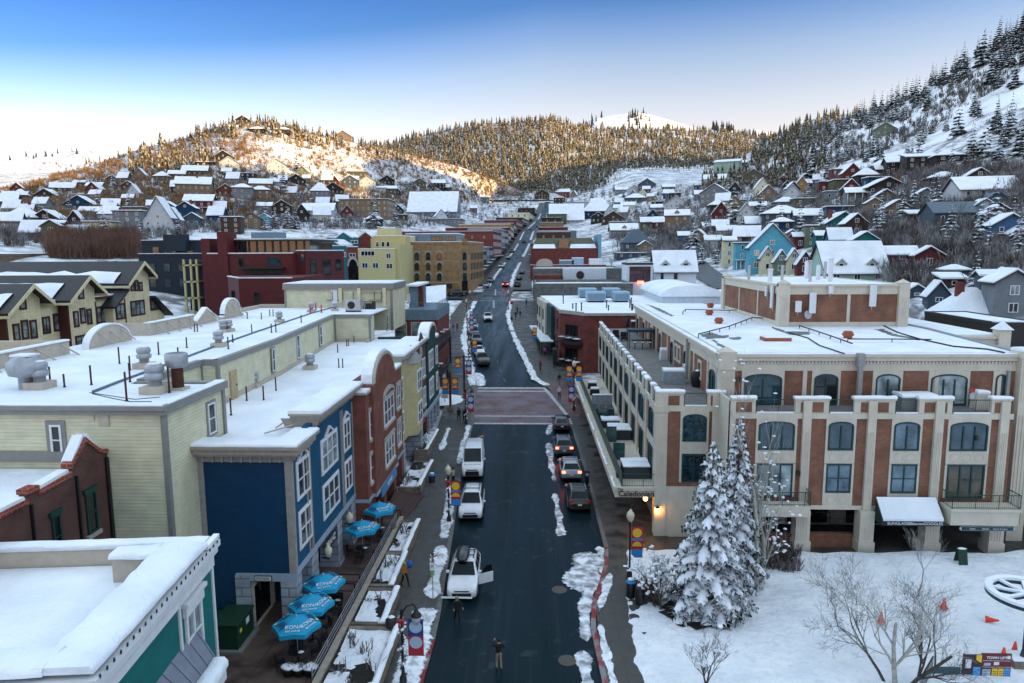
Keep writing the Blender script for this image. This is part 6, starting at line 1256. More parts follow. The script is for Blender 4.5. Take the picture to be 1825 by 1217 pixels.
# houses on the slopes
GT='gable';SD='side';HP='hip';FT='flat';SH='shed'
HL=[ # left slope:label,foot px,py,width px,eaves px,roof,wall,turn,extras
('stone and timber chalet with chimney below the snowy left slope',345,352,58,24,SD,'tan',.35,dict(chim=.1,floors=2)),
('rust red gabled house left of the grey block house',403,350,30,12,GT,'rust',.3,dict(floors=1)),
('grey block house right of the rust red gabled house',432,355,34,20,HP,'grey',.3,{}),
('red house with white balconies on the left slope',354,382,48,24,SD,'red',.25,dict(porch=True)),
('navy gabled house left one of the navy pair',297,390,34,20,GT,'navy',.2,dict(chim=-.2)),
('navy gabled house right one of the navy pair',331,391,34,20,GT,'navy',.2,dict(chim=.2)),
('white many gabled house in front of the navy pair',283,414,50,20,GT,'white',.2,dict(rise=1.2,floors=2)),
('white side wing with snowy gable beside the many gabled house',308,411,26,20,GT,'white',.2,dict(rise=1.1)),
('slate blue house right of the white gabled house',343,405,28,16,GT,'slate',.3,{}),
('sage green gabled house with white windows at far left',92,431,30,28,GT,'green',.25,dict(floors=2,ww=1.6)),
('narrow green tower joined to the sage gabled house',111,430,12,32,SD,'green',.25,dict(floors=2)),
('low green house with broad snowy roof right of the green tower',136,428,32,10,SD,'green',.25,dict(rise=.9)),
('green house wing with long snowy roof at the left edge',58,422,40,9,SD,'green',.25,dict(rise=.9)),
('brown house under a wide snowy hip roof, lower far left',33,398,50,9,HP,'brown',.2,dict(rise=.8)),
('small brown house with steep snowy roof above the wide hip roof',45,385,24,8,SD,'tan',.2,dict(rise=1.0,chim=.2)),
('dark brown house with spreading snowy gable above the green house',80,399,48,9,GT,'darkbrown',.2,{}),
('dark gabled house right of the spreading snowy gable',133,404,28,8,GT,'darkbrown',.3,dict(rise=1.0)),
('low house with snowy hip roof at the left edge',10,368,32,8,HP,'brown',.2,{}),
('long low dark house with snowy roof near left edge',22,356,40,6,SD,'darkbrown',.2,{}),
('dark gabled house with twin snowy roof planes, upper far left',80,355,36,7,GT,'darkbrown',.2,{}),
('dark navy house with broad snowy gable, middle of left slope',140,376,48,12,GT,'navy',.25,{}),
('red walled low house beside the broad navy gable',157,384,30,8,SD,'red',.25,{}),
('grey flat roofed house above the broad navy gable',136,355,24,8,FT,'grey',.2,{}),
('charcoal house with snowy roof among bare trees, upper left',167,338,26,7,SD,'charcoal',.2,{}),
('small dark house left of the charcoal house among trees',140,331,20,5,SD,'brown',.2,{}),
('brown gabled cabin alone among trees on the left slope',228,338,22,8,GT,'brown',.3,{}),
('tiny dark cabin above the lone brown gabled cabin',200,323,18,5,GT,'darkbrown',.3,{}),
('small gabled cabin at the foot of the far left snow hill',92,338,18,6,GT,'darkbrown',.2,{}),
('grey concrete terraced house stepping down beside white gables',228,407,48,30,FT,'grey',.2,dict(floors=3)),
('grey flat roofed house on top of the terraced house',238,381,34,11,FT,'slate',.2,{}),
('olive house with snowy roof left of the terraced house',190,392,34,15,SD,'olive',.2,{}),
('brown lodge with long snowy roof high on the left slope',347,313,42,9,SD,'brown',.3,{}),
('flat roofed dark lodge above the long snowy lodge',362,298,40,9,FT,'darkbrown',.3,{}),
('white gabled house right of the flat dark lodge',408,299,32,9,GT,'white',.3,{}),
('dark roofed gabled house just below the sunlit slope',398,286,36,6,GT,'charcoal',.3,{}),
('charcoal modern house with flat roof right of the snowy lodge',428,322,52,13,FT,'charcoal',.3,dict(floors=2)),
('small house with snowy roof left of the snowy lodge',315,318,28,8,SD,'brown',.3,{}),
('amber house with dark unsnowed roof above the maroon building',448,408,32,18,GT,'tan',.2,dict(snowy=False,floors=2)),
('dark brown boxy house left of the amber house',412,416,34,28,FT,'brown',.2,dict(floors=3)),
('pale blue gabled house right of the amber house',471,400,20,12,GT,'skyblue',.2,{}),
('white gabled house with grey base, upper middle of left slope',493,308,32,14,GT,'white',.3,{}),
('dark brown house with one steep snowy side, middle slope',528,328,30,8,GT,'darkbrown',.3,{}),
('tan house with long snowy roof behind tall dark conifer',465,337,38,10,SD,'tan',.3,{}),
('tan stepped house below the long snowy tan roof',464,355,34,16,HP,'tan',.3,{}),
('grey house under cone shaped snowy roof',570,356,32,15,HP,'grey',.2,dict(rise=1.0)),
('black gabled house right of the cone roofed house',594,346,36,9,GT,'darkbrown',.3,{}),
('slate gabled house right of the black gabled house',624,336,26,15,GT,'slate',.2,{}),
('white gabled house with sloping white wings above tan block',655,337,28,14,GT,'white',.2,{}),
('white shed roofed house right of the winged white house',675,342,24,7,SH,'white',.2,{}),
('dark brown house with steep snowy gable above amber house',503,388,34,20,GT,'darkbrown',.3,{}),
('grey low house with flat snow above the blue gabled house',471,375,26,8,SD,'grey',.2,{}),
('long white roofed house left of the tan block',565,384,56,9,SD,'white',.1,{}),
('blocky tan building with white stair lines, middle distance',648,388,86,32,FT,'tan',0,dict(floors=3)),
('white gabled cottage in the snow near the valley floor',803,357,20,9,GT,'white',.1,{}),
('small snowy roofed cottage nearest the street on the left',862,360,20,8,HP,'grey',.1,{}),
('olive flat roofed house just below the sunlit brush',637,316,34,10,FT,'olive',.2,{}),
('dark gabled house with snowy gables at end of the sunlit slope',690,329,26,8,GT,'charcoal',.2,{}),
('olive house low in the snow right of the white houses',697,346,20,10,SD,'olive',.2,{}),
('olive grey house between dark trees left of valley',748,334,22,9,GT,'olive',.2,{}),
('charcoal house with flat snow nearest the valley mouth',781,336,26,10,SD,'charcoal',.2,{}),
('long grey hall with two snowy roof planes beside the street',770,387,86,11,SD,'grey',0,dict(rise=.8)),
('grey concrete parking deck in front of the long grey hall',790,400,66,9,FT,'grey',0,dict(floors=1)),
('hilltop lodge among the conifers on the sunlit crest',432,219,22,6,GT,'darkbrown',.2,{}),
('dark hilltop house half way down the sunlit crest, left',459,237,26,7,HP,'darkbrown',.2,{}),
('dark hilltop house half way down the sunlit crest, right',504,238,24,7,HP,'brown',.2,{}),
('sunlit house with snowy roof on the right end of the crest',611,249,28,7,GT,'tan',.2,{}),
('small house with snow by the left end of the crest',416,230,16,4,SD,'white',.2,{}),
]
HR_=[
('brown house with snowy gables at the head of the street',966,355,26,9,GT,'brown',0,{}),
('brown house with flat snow right of the street head gables',1003,350,24,8,SD,'rust',0,{}),
('dark brown cube building at the top of the street',997,370,20,17,FT,'brown',0,{}),
('white and grey flat house behind the green box',1027,374,44,13,FT,'white',0,{}),
('bright green boxy building by the top of the street',1012,381,34,10,FT,'green',0,{}),
('navy house under wide snowy hip roof with skylights',1067,386,58,9,HP,'navy',0,dict(rise=.9)),
('pale hall with long snowy roof below the navy hip roof',1010,399,60,8,SD,'white',0,dict(rise=.9)),
('black barn with lit window and snowy gable',1066,398,24,12,GT,'charcoal',0,{}),
('low house with wide snowy gable right of the black barn',1093,398,42,8,GT,'brown',-.1,{}),
('low brown flat building with snow below the wide snowy gable',1108,404,40,8,FT,'tan',0,{}),
('house with flat snowy roof and brown dormer by side street',1113,421,48,11,SD,'grey',0,dict(dorm=1)),
('brick cottage with grey hip roof beside the side street',1135,446,50,13,HP,'slate',0,dict(snowy=False,rise=1)),
('small brick gable poking out of the grey hip cottage',1150,448,22,11,GT,'tan',0,{}),
('long flat snowy shed below the brick cottage',1132,459,64,7,FT,'slate',0,{}),
('tan house with stepped snowy roof and dormer',1206,406,42,22,SD,'tan',-.2,dict(dorm=1,floors=2)),
('low white roofed house left of the stepped tan house',1172,379,24,9,SD,'grey',-.1,{}),
('white gabled house with green trim above the stepped tan house',1205,371,42,8,GT,'white',-.2,{}),
('big grey barn like house with one gable among bare trees',1272,364,50,20,GT,'grey',-.45,{}),
('mint green tall house with slanting roof high on right',1294,311,44,22,SH,'mint',-.4,dict(floors=3)),
('small dark house right of the tall mint house',1320,296,20,6,SD,'charcoal',-.3,{}),
('olive house with long slanting snowy roof, right slope',1342,334,48,17,GT,'olive',-.4,{}),
('tiny bright red gable among snowy roofs',1396,326,14,8,GT,'red',-.2,{}),
('amber yellow house with dark window on the right slope',1428,343,24,12,GT,'amber',-.2,dict(rise=.9)),
('white roofed house right of the tiny red gable',1420,322,32,6,SD,'white',-.2,{}),
('snow roofed house right of the amber house',1452,334,30,8,SD,'charcoal',-.2,{}),
('white house with red side under the tall mint house',1273,328,38,9,SD,'white',-.3,{}),
('grey house with snowy gable near valley mouth, right',1153,338,30,10,GT,'slate',-.1,{}),
('small white roofed house at valley mouth',1108,345,22,7,SD,'grey',0,{}),
('small white gable right of the valley mouth house',1130,345,22,8,GT,'white',0,{}),
('low dark house between conifers above side street',1192,339,22,6,SD,'brown',-.1,{}),
('slate house with white hip roof above the side street',1133,363,38,10,HP,'slate',-.1,{}),
('small snow roofed house below the slate hip roof',1120,374,26,8,SD,'cream',-.1,{}),
('charcoal house with snowy roof left of grey hip house',1350,377,28,10,SD,'charcoal',-.3,{}),
('grey house with bright snowy hip roof, right slope',1402,371,42,10,HP,'grey',-.2,{}),
('wide slate house with many snowy roof planes',1395,404,70,22,HP,'slate',-.25,dict(floors=2)),
('right wing of the wide slate house with long snowy eave',1440,404,46,20,SD,'slate',-.2,dict(floors=2)),
('dark blue house with white frames in front of wide slate house',1393,421,36,24,HP,'navy',-.25,dict(floors=2)),
('yellow cottage with snowy roof by the side street conifer',1266,413,26,10,SD,'yellow',-.1,{}),
('low cream house with long snow roof right of yellow cottage',1296,419,34,8,SD,'cream',-.1,{}),
('white cottage below the yellow cottage behind the conifer',1272,438,30,10,SD,'white',-.1,{}),
('blue cottage half hidden by the side street conifer',1222,432,26,12,SD,'blue',-.1,{}),
('tall sky blue gabled house with arched window',1374,483,76,42,GT,'skyblue',-.2,dict(rise=.75,floors=2,ww=1.4)),
('sky blue left wing with white railed porches',1322,479,24,44,FT,'skyblue',-.1,dict(floors=3,porch=True)),
('cream tall townhouse at the left end of the sky blue house',1299,475,22,46,SD,'cream',-.1,dict(floors=3)),
('cream cottage gable right below the sky blue house',1367,488,24,28,GT,'cream',-.15,dict(rise=1.1)),
('sage cottage gable with big cross window',1392,490,24,24,GT,'sage',-.15,dict(rise=1.1,ww=1.8)),
('cream second cottage gable right of the sage one',1414,488,22,26,GT,'cream',-.15,dict(rise=1.1)),
('red cottage gable with white trim in cottage row',1434,490,26,20,GT,'red',-.15,dict(rise=1.1)),
('mint last cottage gable in the cottage row',1460,491,28,16,GT,'mint',-.15,dict(rise=1.1)),
('pink narrow gabled house between sky blue and teal',1411,442,16,26,GT,'pink',-.1,{}),
('dark red house with snowy roof left of teal row',1426,444,24,22,SD,'red',-.1,{}),
('sage green tower house with balconies in the teal row',1446,440,22,36,FT,'sage',-.1,dict(floors=3)),
('teal townhouse with snow roof, second in the teal row',1468,442,28,22,SD,'teal',-.1,dict(floors=2)),
('teal townhouse with wide snow roof and snow guards',1498,442,38,16,SD,'teal',-.1,dict(rise=.9)),
('teal gabled townhouse at the right end of the row',1542,452,42,24,GT,'teal',-.15,dict(ww=1.5)),
('teal broad gable with two chimneys behind the teal row',1504,408,60,10,GT,'teal',-.1,dict(chim=-.3)),
('mint green building with snowy roof and two white dormers',1527,506,108,22,SD,'mint',0,dict(dorm=2,rise=.9,floors=1,ww=1.3)),
('dark red gabled townhouse with snowy roof, right end',1656,480,46,24,GT,'red',-.3,dict(ww=1.3)),
('dark red townhouse row with long snowy roof left of gable',1607,478,52,24,SD,'red',-.15,dict(floors=2)),
('big grey gabled house behind the right hand conifer',1804,566,64,62,GT,'grey',-.15,dict(floors=2,ww=1.4)),
('slate green narrow house left of big grey gabled house',1757,548,26,56,SD,'slate',-.1,dict(floors=2)),
('small slate gable shed behind the hotel roof',1634,530,34,10,GT,'slate',-.2,{}),
('slate gabled house with snowy roof behind the hotel',1673,543,36,16,GT,'slate',-.2,dict(rise=.9)),
('cream house under big plain snowy roof with brick chimney',1745,580,98,13,HP,'yellow',-.1,dict(rise=1.0,chim=-.2)),
('dark brown shed roofed garage left of narrow slate house',1700,512,40,14,SH,'brown',-.1,{}),
('grey house with lumpy snow roof behind the bushes',1706,498,38,14,HP,'grey',-.1,{}),
('bright blue house with white columns at right edge',1800,434,60,32,GT,'blue',-.2,dict(floors=2,porch=True)),
('pink cottage with white porch at the right edge',1815,436,30,18,GT,'pink',-.2,dict(porch=True)),
('brown gabled house with white trim above bright blue house',1782,396,44,16,GT,'brown',-.2,{}),
('white gabled house left of brown gabled house, upper right',1755,382,40,13,GT,'white',-.2,{}),
('slate blue house with bare metal roof on right slope',1708,402,80,24,SD,'slate',-.12,dict(snowy=False,rm=None)),
('slate gable end of the bare metal roofed house',1672,402,24,28,GT,'slate',-.12,{}),
('dark wooden barn with slanting snowy roof, right slope',1640,399,36,17,SH,'darkbrown',-.2,{}),
('tan gabled house with stairs, left of the dark barn',1600,388,46,16,GT,'tan',-.2,{}),
('small tan house left of the tan gabled house',1558,376,26,14,GT,'tan',-.2,{}),
('olive gabled house above the tan gabled house',1579,360,36,10,GT,'olive',-.2,{}),
('dark brown lodge with wide snowy gable and stone chimney',1583,344,70,10,GT,'darkbrown',-.1,dict(chim=.35,rise=.35)),
('grey house with railed porch left of the olive gable',1528,364,38,20,SD,'grey',-.2,dict(porch=True)),
('grey house with two snowy gables right of the olive gable',1650,358,32,11,GT,'grey',-.2,{}),
('olive modern flat house left of the wide brown lodge',1513,336,50,15,FT,'olive',-.1,dict(ww=2)),
('long white house with row of dark windows, upper right',1766,352,98,15,SD,'white',-.15,dict(fm=None)),
('low white annex left of the long white house',1722,354,24,9,FT,'white',-.1,{}),
('slate house with grey metal gable below long white house',1778,366,48,8,GT,'slate',-.2,dict(snowy=False)),
('low dark hip roofed house under the hillside lodge',1690,322,50,5,HP,'darkbrown',-.1,{}),
('brown gabled house above the long white house',1746,323,42,9,GT,'brown',-.2,{}),
('hillside lodge tower with hip roof and lit windows',1692,296,44,18,HP,'darkbrown',-.2,dict(floors=2,ww=1.5)),
('hillside lodge middle wing with slanting roof',1644,300,52,20,SH,'darkbrown',-.2,dict(floors=2)),
('hillside lodge left wing with snowy roof',1602,307,40,18,SD,'darkbrown',-.2,dict(floors=2)),
('small timber house at the left foot of the hillside lodge',1575,314,26,12,SD,'brown',-.2,{}),
('lone grey green house high on the ski slope',1577,242,32,13,GT,'sage',-.3,{}),
('small pale house among conifers on the right slope',1464,273,16,6,SD,'grey',-.2,{}),
]
MET=siding('blue grey metal roof',(.11,.15,.19),.5,rough=.4,vert=True,depth=.04)
for lab,px,py,w_,h,roof,wall,rz,kw in HL+HR_:
 kw=dict(kw)
 if kw.get('snowy') is False:kw['rm']=MET if wall=='slate' else DARKROOF
 house('house',lab,px,py,w_,h,roof,W[wall],rz,**kw)
import re
HEADS=[]
for o in COL.objects:
 if o.get('category')=='house':
  h_=re.split(r' (?:left|right|below|above|in|at|of|on|with|beside|under|behind|high|middle|near|among|alone|before|by|just|from|between|one|poking|half|that|stepping|facing|and its|right of|,)\b',o['label'])[0].strip(', ');HEADS.append((o.location.copy(),' '.join(h_.split()[:5])))
TOWN_L=[(0,345),(200,322),(420,302),(620,318),(860,345),(950,352),(940,385),(720,408),(560,410),(430,412),(330,420),(200,430),(0,430)]
TOWN_R=[(1000,345),(1250,330),(1420,315),(1600,300),(1825,300),(1825,470),(1690,470),(1560,440),(1420,430),(1290,450),(1180,430),(1100,400),(1000,365)]
def inpoly(x,y,P):
 r=False;j=len(P)-1
 for i in range(len(P)):
  if (P[i][1]>y) !=(P[j][1]>y) and x<(P[j][0]-P[i][0])*(y-P[i][1])/(P[j][1]-P[i][1])+P[i][0]:r=not r
  j=i
 return r
OCC=[(o.location.x,o.location.y) for o in COL.objects if o.get('category') in ('house','building','hotel','townhouses','shop','restaurant')]
used={o['label'] for o in COL.objects if 'label' in o};rnd=random.Random(99);made=0
CN={'darkbrown':'dark brown','charcoal':'charcoal','grey':'grey','slate':'slate blue','olive':'olive','brown':'brown','tan':'tan','white':'white','red':'dark red','cream':'cream','sage':'sage green','navy':'navy'}
for P,sg,lim in ((TOWN_L,1,56),(TOWN_R,-1,60)):
 k=0
 for _ in range(4000):
  if k>=lim:break
  a=rnd.uniform(P[0][0],P[-1][0] if sg<0 else 950);a=rnd.uniform(min(q[0] for q in P),max(q[0] for q in P));b=rnd.uniform(min(q[1] for q in P),max(q[1] for q in P))
  if not inpoly(a,b,P):continue
  p=land(a,b)
  if rl(p.y)-20<p.x<rr(p.y)+20 or any((p.x-x)**2+(p.y-y)**2<9.5**2 for x,y in OCC):continue
  D=depth(p)
  if sg<0 and (D<185 or a>1640):continue
  wm_=rnd.uniform(6,9.5);c=rnd.choice(list(CN));rf=rnd.choice((GT,GT,SD,SD,HP,FT))
  q,hd=min(HEADS,key=lambda t_: (t_[0]-p).length);d_=q-p;sx=p.dot(_R)/D-(q-CAMP).dot(_R)/depth(q)
  ph=('right of' if sx>0 else 'left of') if abs(sx)*F>14 else ('behind' if D>depth(q) else 'in front of')
  rn={GT:'gabled',SD:'long roofed',HP:'hip roofed',FT:'flat roofed'}[rf]
  lab=f'small {CN[c]} {rn} house with snow {ph} the {hd}'
  if lab in used:continue
  used.add(lab);OCC.append((p.x,p.y));house('house',lab,a,b,wm_*F/D,rnd.uniform(2.6,4.6)*F/D,rf,W[c],sg*rnd.uniform(.0,.45),rise=rnd.uniform(.6,1.0));k+=1
# vegetation
def needle_mat(name,dark,frost,amt=.5,scale=.8):
 if name in MATS:return MATS[name]
 t=NT(name);ge=t.G();sp=t.n('ShaderNodeSeparateXYZ');t.l(ge.outputs['Normal'],sp.inputs[0])
 f=t.noise(scale,4);rnd=t.n('ShaderNodeObjectInfo').outputs['Random']
 k=t.math('ADD',t.math('MULTIPLY',f,1.0),t.math('MULTIPLY',sp.outputs[2],.25))
 c0=t.mix(t.ramp(t.noise(.3,3),.35,.65),sc(dark,.6),sc(dark,1.5))
 t.color(t.mix(t.math('MULTIPLY',t.ramp(k,.62-.2*amt,.82-.2*amt),.85),c0,frost))
 t.b.inputs['Roughness'].default_value=.85;t.b.inputs['Specular IOR Level'].default_value=.1
 MATS[name]=t.mat;return t.mat
NEED=needle_mat('spruce needles',(.022,.036,.026),(.6,.63,.68),.15,1.5);FROST=needle_mat('frosted forest',(.036,.030,.014),(.42,.39,.32),.62,.45)
BARK=paint('grey bark',(.10,.085,.07),.9,.3,6);ASPEN=paint('aspen bark',(.40,.39,.35),.85,.35,3)
def twig_mat(name,c,amt):
 if name in MATS:return MATS[name]
 t=NT(name);f=t.noise(.25,4)
 t.color(t.mix(t.math('MULTIPLY',t.ramp(f,.4,.65),amt),t.mix(t.noise(.6,3),sc(c,.6),sc(c,1.4)),(.55,.56,.58)));t.b.inputs['Roughness'].default_value=.9;t.b.inputs['Specular IOR Level'].default_value=.1
 MATS[name]=t.mat;return t.mat
TWIG=twig_mat('bare twigs',(.085,.07,.06),.5);SCRUB=twig_mat('dark scrub',(.07,.058,.05),.25);BRUSH=twig_mat('scrub oak',(.21,.115,.035),.06)
CSNOW=snow('clinging snow',0,.6,2.0)
def conifer_mesh(seed,h,r,whorls,per,snowf=.6,gap=.1):
 """crown and clinging snow of a middle distance conifer as one mesh"""
 rnd=random.Random(seed);m=MB()
 for w_ in range(whorls):
  t=w_/(whorls-1);z=h*(gap+(1-gap)*t**1.05);rad=r*(1-t)**.85*rnd.uniform(.75,1.15)+.12
  n=max(4,int(per*(1-t*.5)))
  for i in range(n):
   a=2*PI*(i+rnd.random()*.7)/n+w_;L=rad*rnd.uniform(.65,1.2);dz=-L*rnd.uniform(.25,.5);wd=L*rnd.uniform(.28,.45)
   ca,sa=math.cos(a),math.sin(a)
   def P(u,v,q):return (ca*u-sa*v,sa*u+ca*v,z+q)
   k=rnd.uniform(.55,.75)
   m.add([P(0,0,.12*h/whorls),P(L*k,wd,dz*k),P(L,0,dz),P(L*k,-wd,dz*k)],[(0,3,2,1)],0)
   m.add([P(L*.2,0,0),P(L*k,wd*.3,dz*k-.3*wd),P(L*.9,0,dz-.25*wd),P(L*.5,-wd*.5,dz*.5-.5*wd)],[(0,1,2,3)],0)
   if rnd.random()<snowf:
    u0=rnd.uniform(.15,.4);u1=rnd.uniform(.75,1.0);s_=rnd.uniform(.5,.9);e=.05*L+.03
    m.add([P(L*u0,0,dz*u0+e*1.2),P(L*(u0+u1)/2,wd*s_,dz*(u0+u1)/2+e),P(L*u1,0,dz*u1+e),P(L*(u0+u1)/2,-wd*s_,dz*(u0+u1)/2+e),P(L*(u0+u1)/2,0,dz*(u0+u1)/2+e*3)],[(0,4,1),(1,4,2),(2,4,3),(3,4,0)],1)
 m.add([(0.1,0,h*.96),(-.05,.09,h*.96),(-.05,-.09,h*.96),(0,0,h*1.05)],[(0,1,3),(1,2,3),(2,0,3)],0)
 return m
PROTO=[]
for i,(h,r,wh,pr,sf) in enumerate(((12,2.3,12,9,.5),(14,2.4,14,9,.4),(9,2.1,10,8,.6),(16,2.6,16,9,.32),(11,1.9,12,8,.45))):
 ob=conifer_mesh(i+1,h,r,wh,pr,sf);me=None
 PROTO.append((h,ob))
CROWN=[];TRUNK=[]
for i,(h,ob) in enumerate(PROTO):
 o=ob.mk('crown',[NEED,CSNOW]);CROWN.append(o.data);bpy.data.objects.remove(o)
 m=MB();m.cyl((0,0,-.8),(0,0,h*.5),.16+.008*h,.08,6);o=m.mk('trunk',BARK);TRUNK.append(o.data);bpy.data.objects.remove(o)
NC=[0]
def conifer(p,hm,label,group,k=None):
 i=random.randrange(5) if k is None else k;s=hm/PROTO[i][0];NC[0]+=1
 o=thing('conifer_tree',label,'tree',p,group,random.uniform(0,6.28));o.scale=(s*random.uniform(1.05,1.4),s*random.uniform(1.05,1.4),s)
 for nm,d in (('crown',CROWN[i]),('trunk',TRUNK[i])):
  c=bpy.data.objects.new(nm,d);COL.objects.link(c);c.parent=o
 return o
HPOS=[(o.location.x,o.location.y) for o in COL.objects if o.get('category') in ('house','building','hotel','townhouses','shop','restaurant')]
def clear(p,r=6):
 if rl(p.y)-13<p.x<rr(p.y)+13 and p.y<760:return False
 if p.y<165 and p.x>-45 and p.x<45:return False
 if p.x<-36 and p.y<112:return False
 return all((p.x-a)**2+(p.y-b)**2>r*r for a,b in HPOS)
for px,py,h,k,lab in ((1237,462,92,3,'tall snowy conifer by the side street above white dormer house'),(1090+160,470,40,2,'small snowy conifer left of the sky blue house'),(1275,470,50,4,'slim snowy conifer beside the cream townhouse'),(1322,432,52,2,'bushy snowy conifer left of the slate house'),(1305,405,75,0,'broad conifer below the big grey barn like house'),(1778,548,85,1,'snow laden conifer before the big grey house at right'),(1737,535,92,1,'snow laden conifer left of the big grey house'),(1692,430,70,0,'snowy conifer in front of bare metal roofed house'),(1684,455,50,2,'snowy conifer below the retaining wall, right'),(1640,505,34,2,'bushy green conifer below the dark red townhouses'),(1612,512,32,2,'round green conifer left of the bushy one'),(1655,378,45,1,'snowy conifer above the small gabled houses, right'),(1662,345,40,4,'slender conifer behind the wide brown lodge'),
(300,508,62,1,'snowy conifer in front of the dark slate apartments'),(322,520,34,0,'smaller snowy conifer beside the balcony stack'),(318,500,26,2,'small conifer right behind the snowy apartment conifer'),(668,405,70,3,'tall dark conifer right of the blocky tan building'),(705,402,45,4,'slim dark conifer right of the tallest dark one'),(505,345,56,3,'tall dark conifer before the long snowy tan roof'),(613,312,32,3,'dark conifer just below the sunlit snowfield'),(530,305,36,0,'dark conifer beside the white gabled hill house'),
(250,430,42,2,'snowy conifer left of white many gabled house'),(318,420,40,0,'snowy conifer right of white many gabled house'),(490,405,42,0,'blue green conifer left of four near the amber house'),(513,407,42,2,'blue green conifer second of four near the amber house'),(528,408,44,4,'blue green conifer third of four near the amber house'),(476,410,36,2,'small blue green conifer beside pale blue gabled house'),(1020,368,26,3,'dark conifer behind the white flat house at street head'),(1055,358,34,3,'dark conifer in the grove above the navy hip roof'),(1075,350,26,1,'smaller conifer in the grove above the navy hip roof'),(1448,320,80,3,'very tall dark conifer high on the right slope'),(1475,325,62,1,'snowy tall conifer beside the tallest on the right slope'),(1400,360,34,2,'snowy conifer below the tiny red gable'),(1440,358,36,2,'snowy conifer beside the amber yellow house'),(1412,368,30,0,'second snowy conifer below the tiny red gable')):
 p=land(px,py);conifer(p,h*depth(p)/F,lab,None,k)
def scatter(n,poly,seed,r=6,mask=None,tries=40):
 rnd=random.Random(seed);x0=min(p[0] for p in poly);x1=max(p[0] for p in poly);y0=min(p[1] for p in poly);y1=max(p[1] for p in poly);out=[]
 for _ in range(n*tries):
  if len(out)>=n:break
  a=rnd.uniform(x0,x1);b=rnd.uniform(y0,y1)
  if not inpoly(a,b,poly):continue
  if mask and not mask(a,b,rnd):continue
  p=land(a,b)
  if clear(p,r):out.append((a,b,p))
 return out
for n,P_,sd,lab,grp in ((36,TOWN_L,11,'snowy conifer among the houses of the left slope','conifers among the houses of the left slope'),(48,TOWN_R,12,'snowy conifer among the houses of the right slope','conifers among the houses of the right slope')):
 for a,b,p in scatter(n,P_,sd):conifer(p,random.uniform(7,13),lab,grp)
at_r=HILLS['right'][0];rnd=random.Random(21)
def ridge_dx(px):return px
for k in range(60):
 px=1430+ (1850-1430)*(k+rnd.random())/60
 if 1722<px<1738:continue
 t=1-abs(rnd.gauss(0,.07));p=at_r(px,max(.6,min(1,t)));conifer(p-Vector((0,0,.3)),rnd.uniform(12,20)*(1.2 if px>1700 else 1.0),'dark snowy conifer along the crest of the right slope','conifers along the crest of the right slope')
for cx,cy,n,sx,sy,hh in ((1560,220,9,30,10,13),(1600,215,6,20,10,13),(1640,190,4,14,12,13),(1712,150,3,8,8,18),(1790,150,14,30,22,13),(1800,100,14,26,16,14),(1740,205,5,20,10,10),(1785,235,9,25,12,12),(1640,258,3,12,4,11),(1500,262,7,24,10,14),(1690,235,6,24,8,10),(1460,285,8,30,10,13),(1545,285,10,34,8,12),(1620,285,6,24,6,11),(1800,275,8,30,14,11),(1740,290,5,30,8,10)):
 for i in range(int(n*.62)):
  p=land(rnd.gauss(cx,sx*.6),rnd.gauss(cy,sy*.6));
  if clear(p,5):conifer(p,hh*rnd.uniform(.85,1.45),'snow dusted conifer standing on the open right slope','conifers on the open right slope')
at_l=HILLS['left'][0]
for k in range(36):
 px=rnd.choice([rnd.uniform(385,470),rnd.uniform(470,760),rnd.uniform(280,390)]);t=1-abs(rnd.gauss(0,.13));p=at_l(px,max(.5,min(1,t)));
 if clear(p,5):conifer(p,rnd.uniform(7,15),'conifer near the sunlit crest of the left hill','conifers near the crest of the left hill')
for k in range(16):
 px=rnd.uniform(560,920);t=rnd.uniform(.2,.8);p=at_l(px,t);
 if clear(p,5):conifer(p,rnd.uniform(7,14),'lone conifer on the lower flank of the left hill','conifers on the flank of the left hill')
# ---- masses
def forest(name,key,n,x0,x1,t0,t1,hmin,hmax,mat,label,seed,mask=None,mode='cone'):
 at=HILLS[key][0];r=random.Random(seed);m=MB()
 for _ in range(n):
  px=r.uniform(x0,x1);t=r.uniform(t0,t1)
  if mask and not mask(px,t,r):continue
  p=at(px,t);h=r.uniform(hmin,hmax);rad=h*r.uniform(.15,.22)
  for (za,zb,ra) in ((.05,.5,1.0),(.3,.75,.75),(.55,1.05,.5)):
   n_=5;a0=r.uniform(0,6);vs=[(p.x+math.cos(a0+2*PI*i/n_)*rad*ra*r.uniform(.7,1.3),p.y+math.sin(a0+2*PI*i/n_)*rad*ra*r.uniform(.7,1.3),p.z+h*za-r.uniform(0,.06)*h) for i in range(n_)]+[(p.x,p.y,p.z+h*zb)]
   m.add(vs,[(i,(i+1)%n_,n_) for i in range(n_)])
 return m.mk(name,mat,label=label,cat='forest',kind='stuff')
forest('conifer_forest','center',8200,560,1480,.0,1.0,8,16,FROST,'frosted conifer forest covering the centre hill behind the town',31)
forest('conifer_forest','rightdark',900,1340,1620,.0,1.0,11,17,FROST,'dark conifer forest on the far right ridge',32)
FD=needle_mat('far dark forest',(.03,.03,.025),(.4,.42,.45),.0,.1)
forest('conifer_forest','peak',520,1030,1430,.0,1.0,22,42,FD,'thin strips of conifers on the far snowy peak',33,lambda px,t,r: (t<.35) or (px<1075 and t>.5) or (1120<px<1160 and r.random()<.6) or (1270<px<1310 and t>.6))
forest('conifer_forest','farleft',120,-20,290,.2,1.0,8,16,FD,'scattered conifers on the far left snow hill',34,lambda px,t,r:t>.9 or (px>150 and r.random()<.6) or (t<.35))
forest('conifer_forest','left',300,380,790,.84,1.0,6,12,FROST,'band of small conifers along the sunlit crest of the left hill',35,lambda px,t,r:r.random()<.9-1.2*abs(px-500)/400)
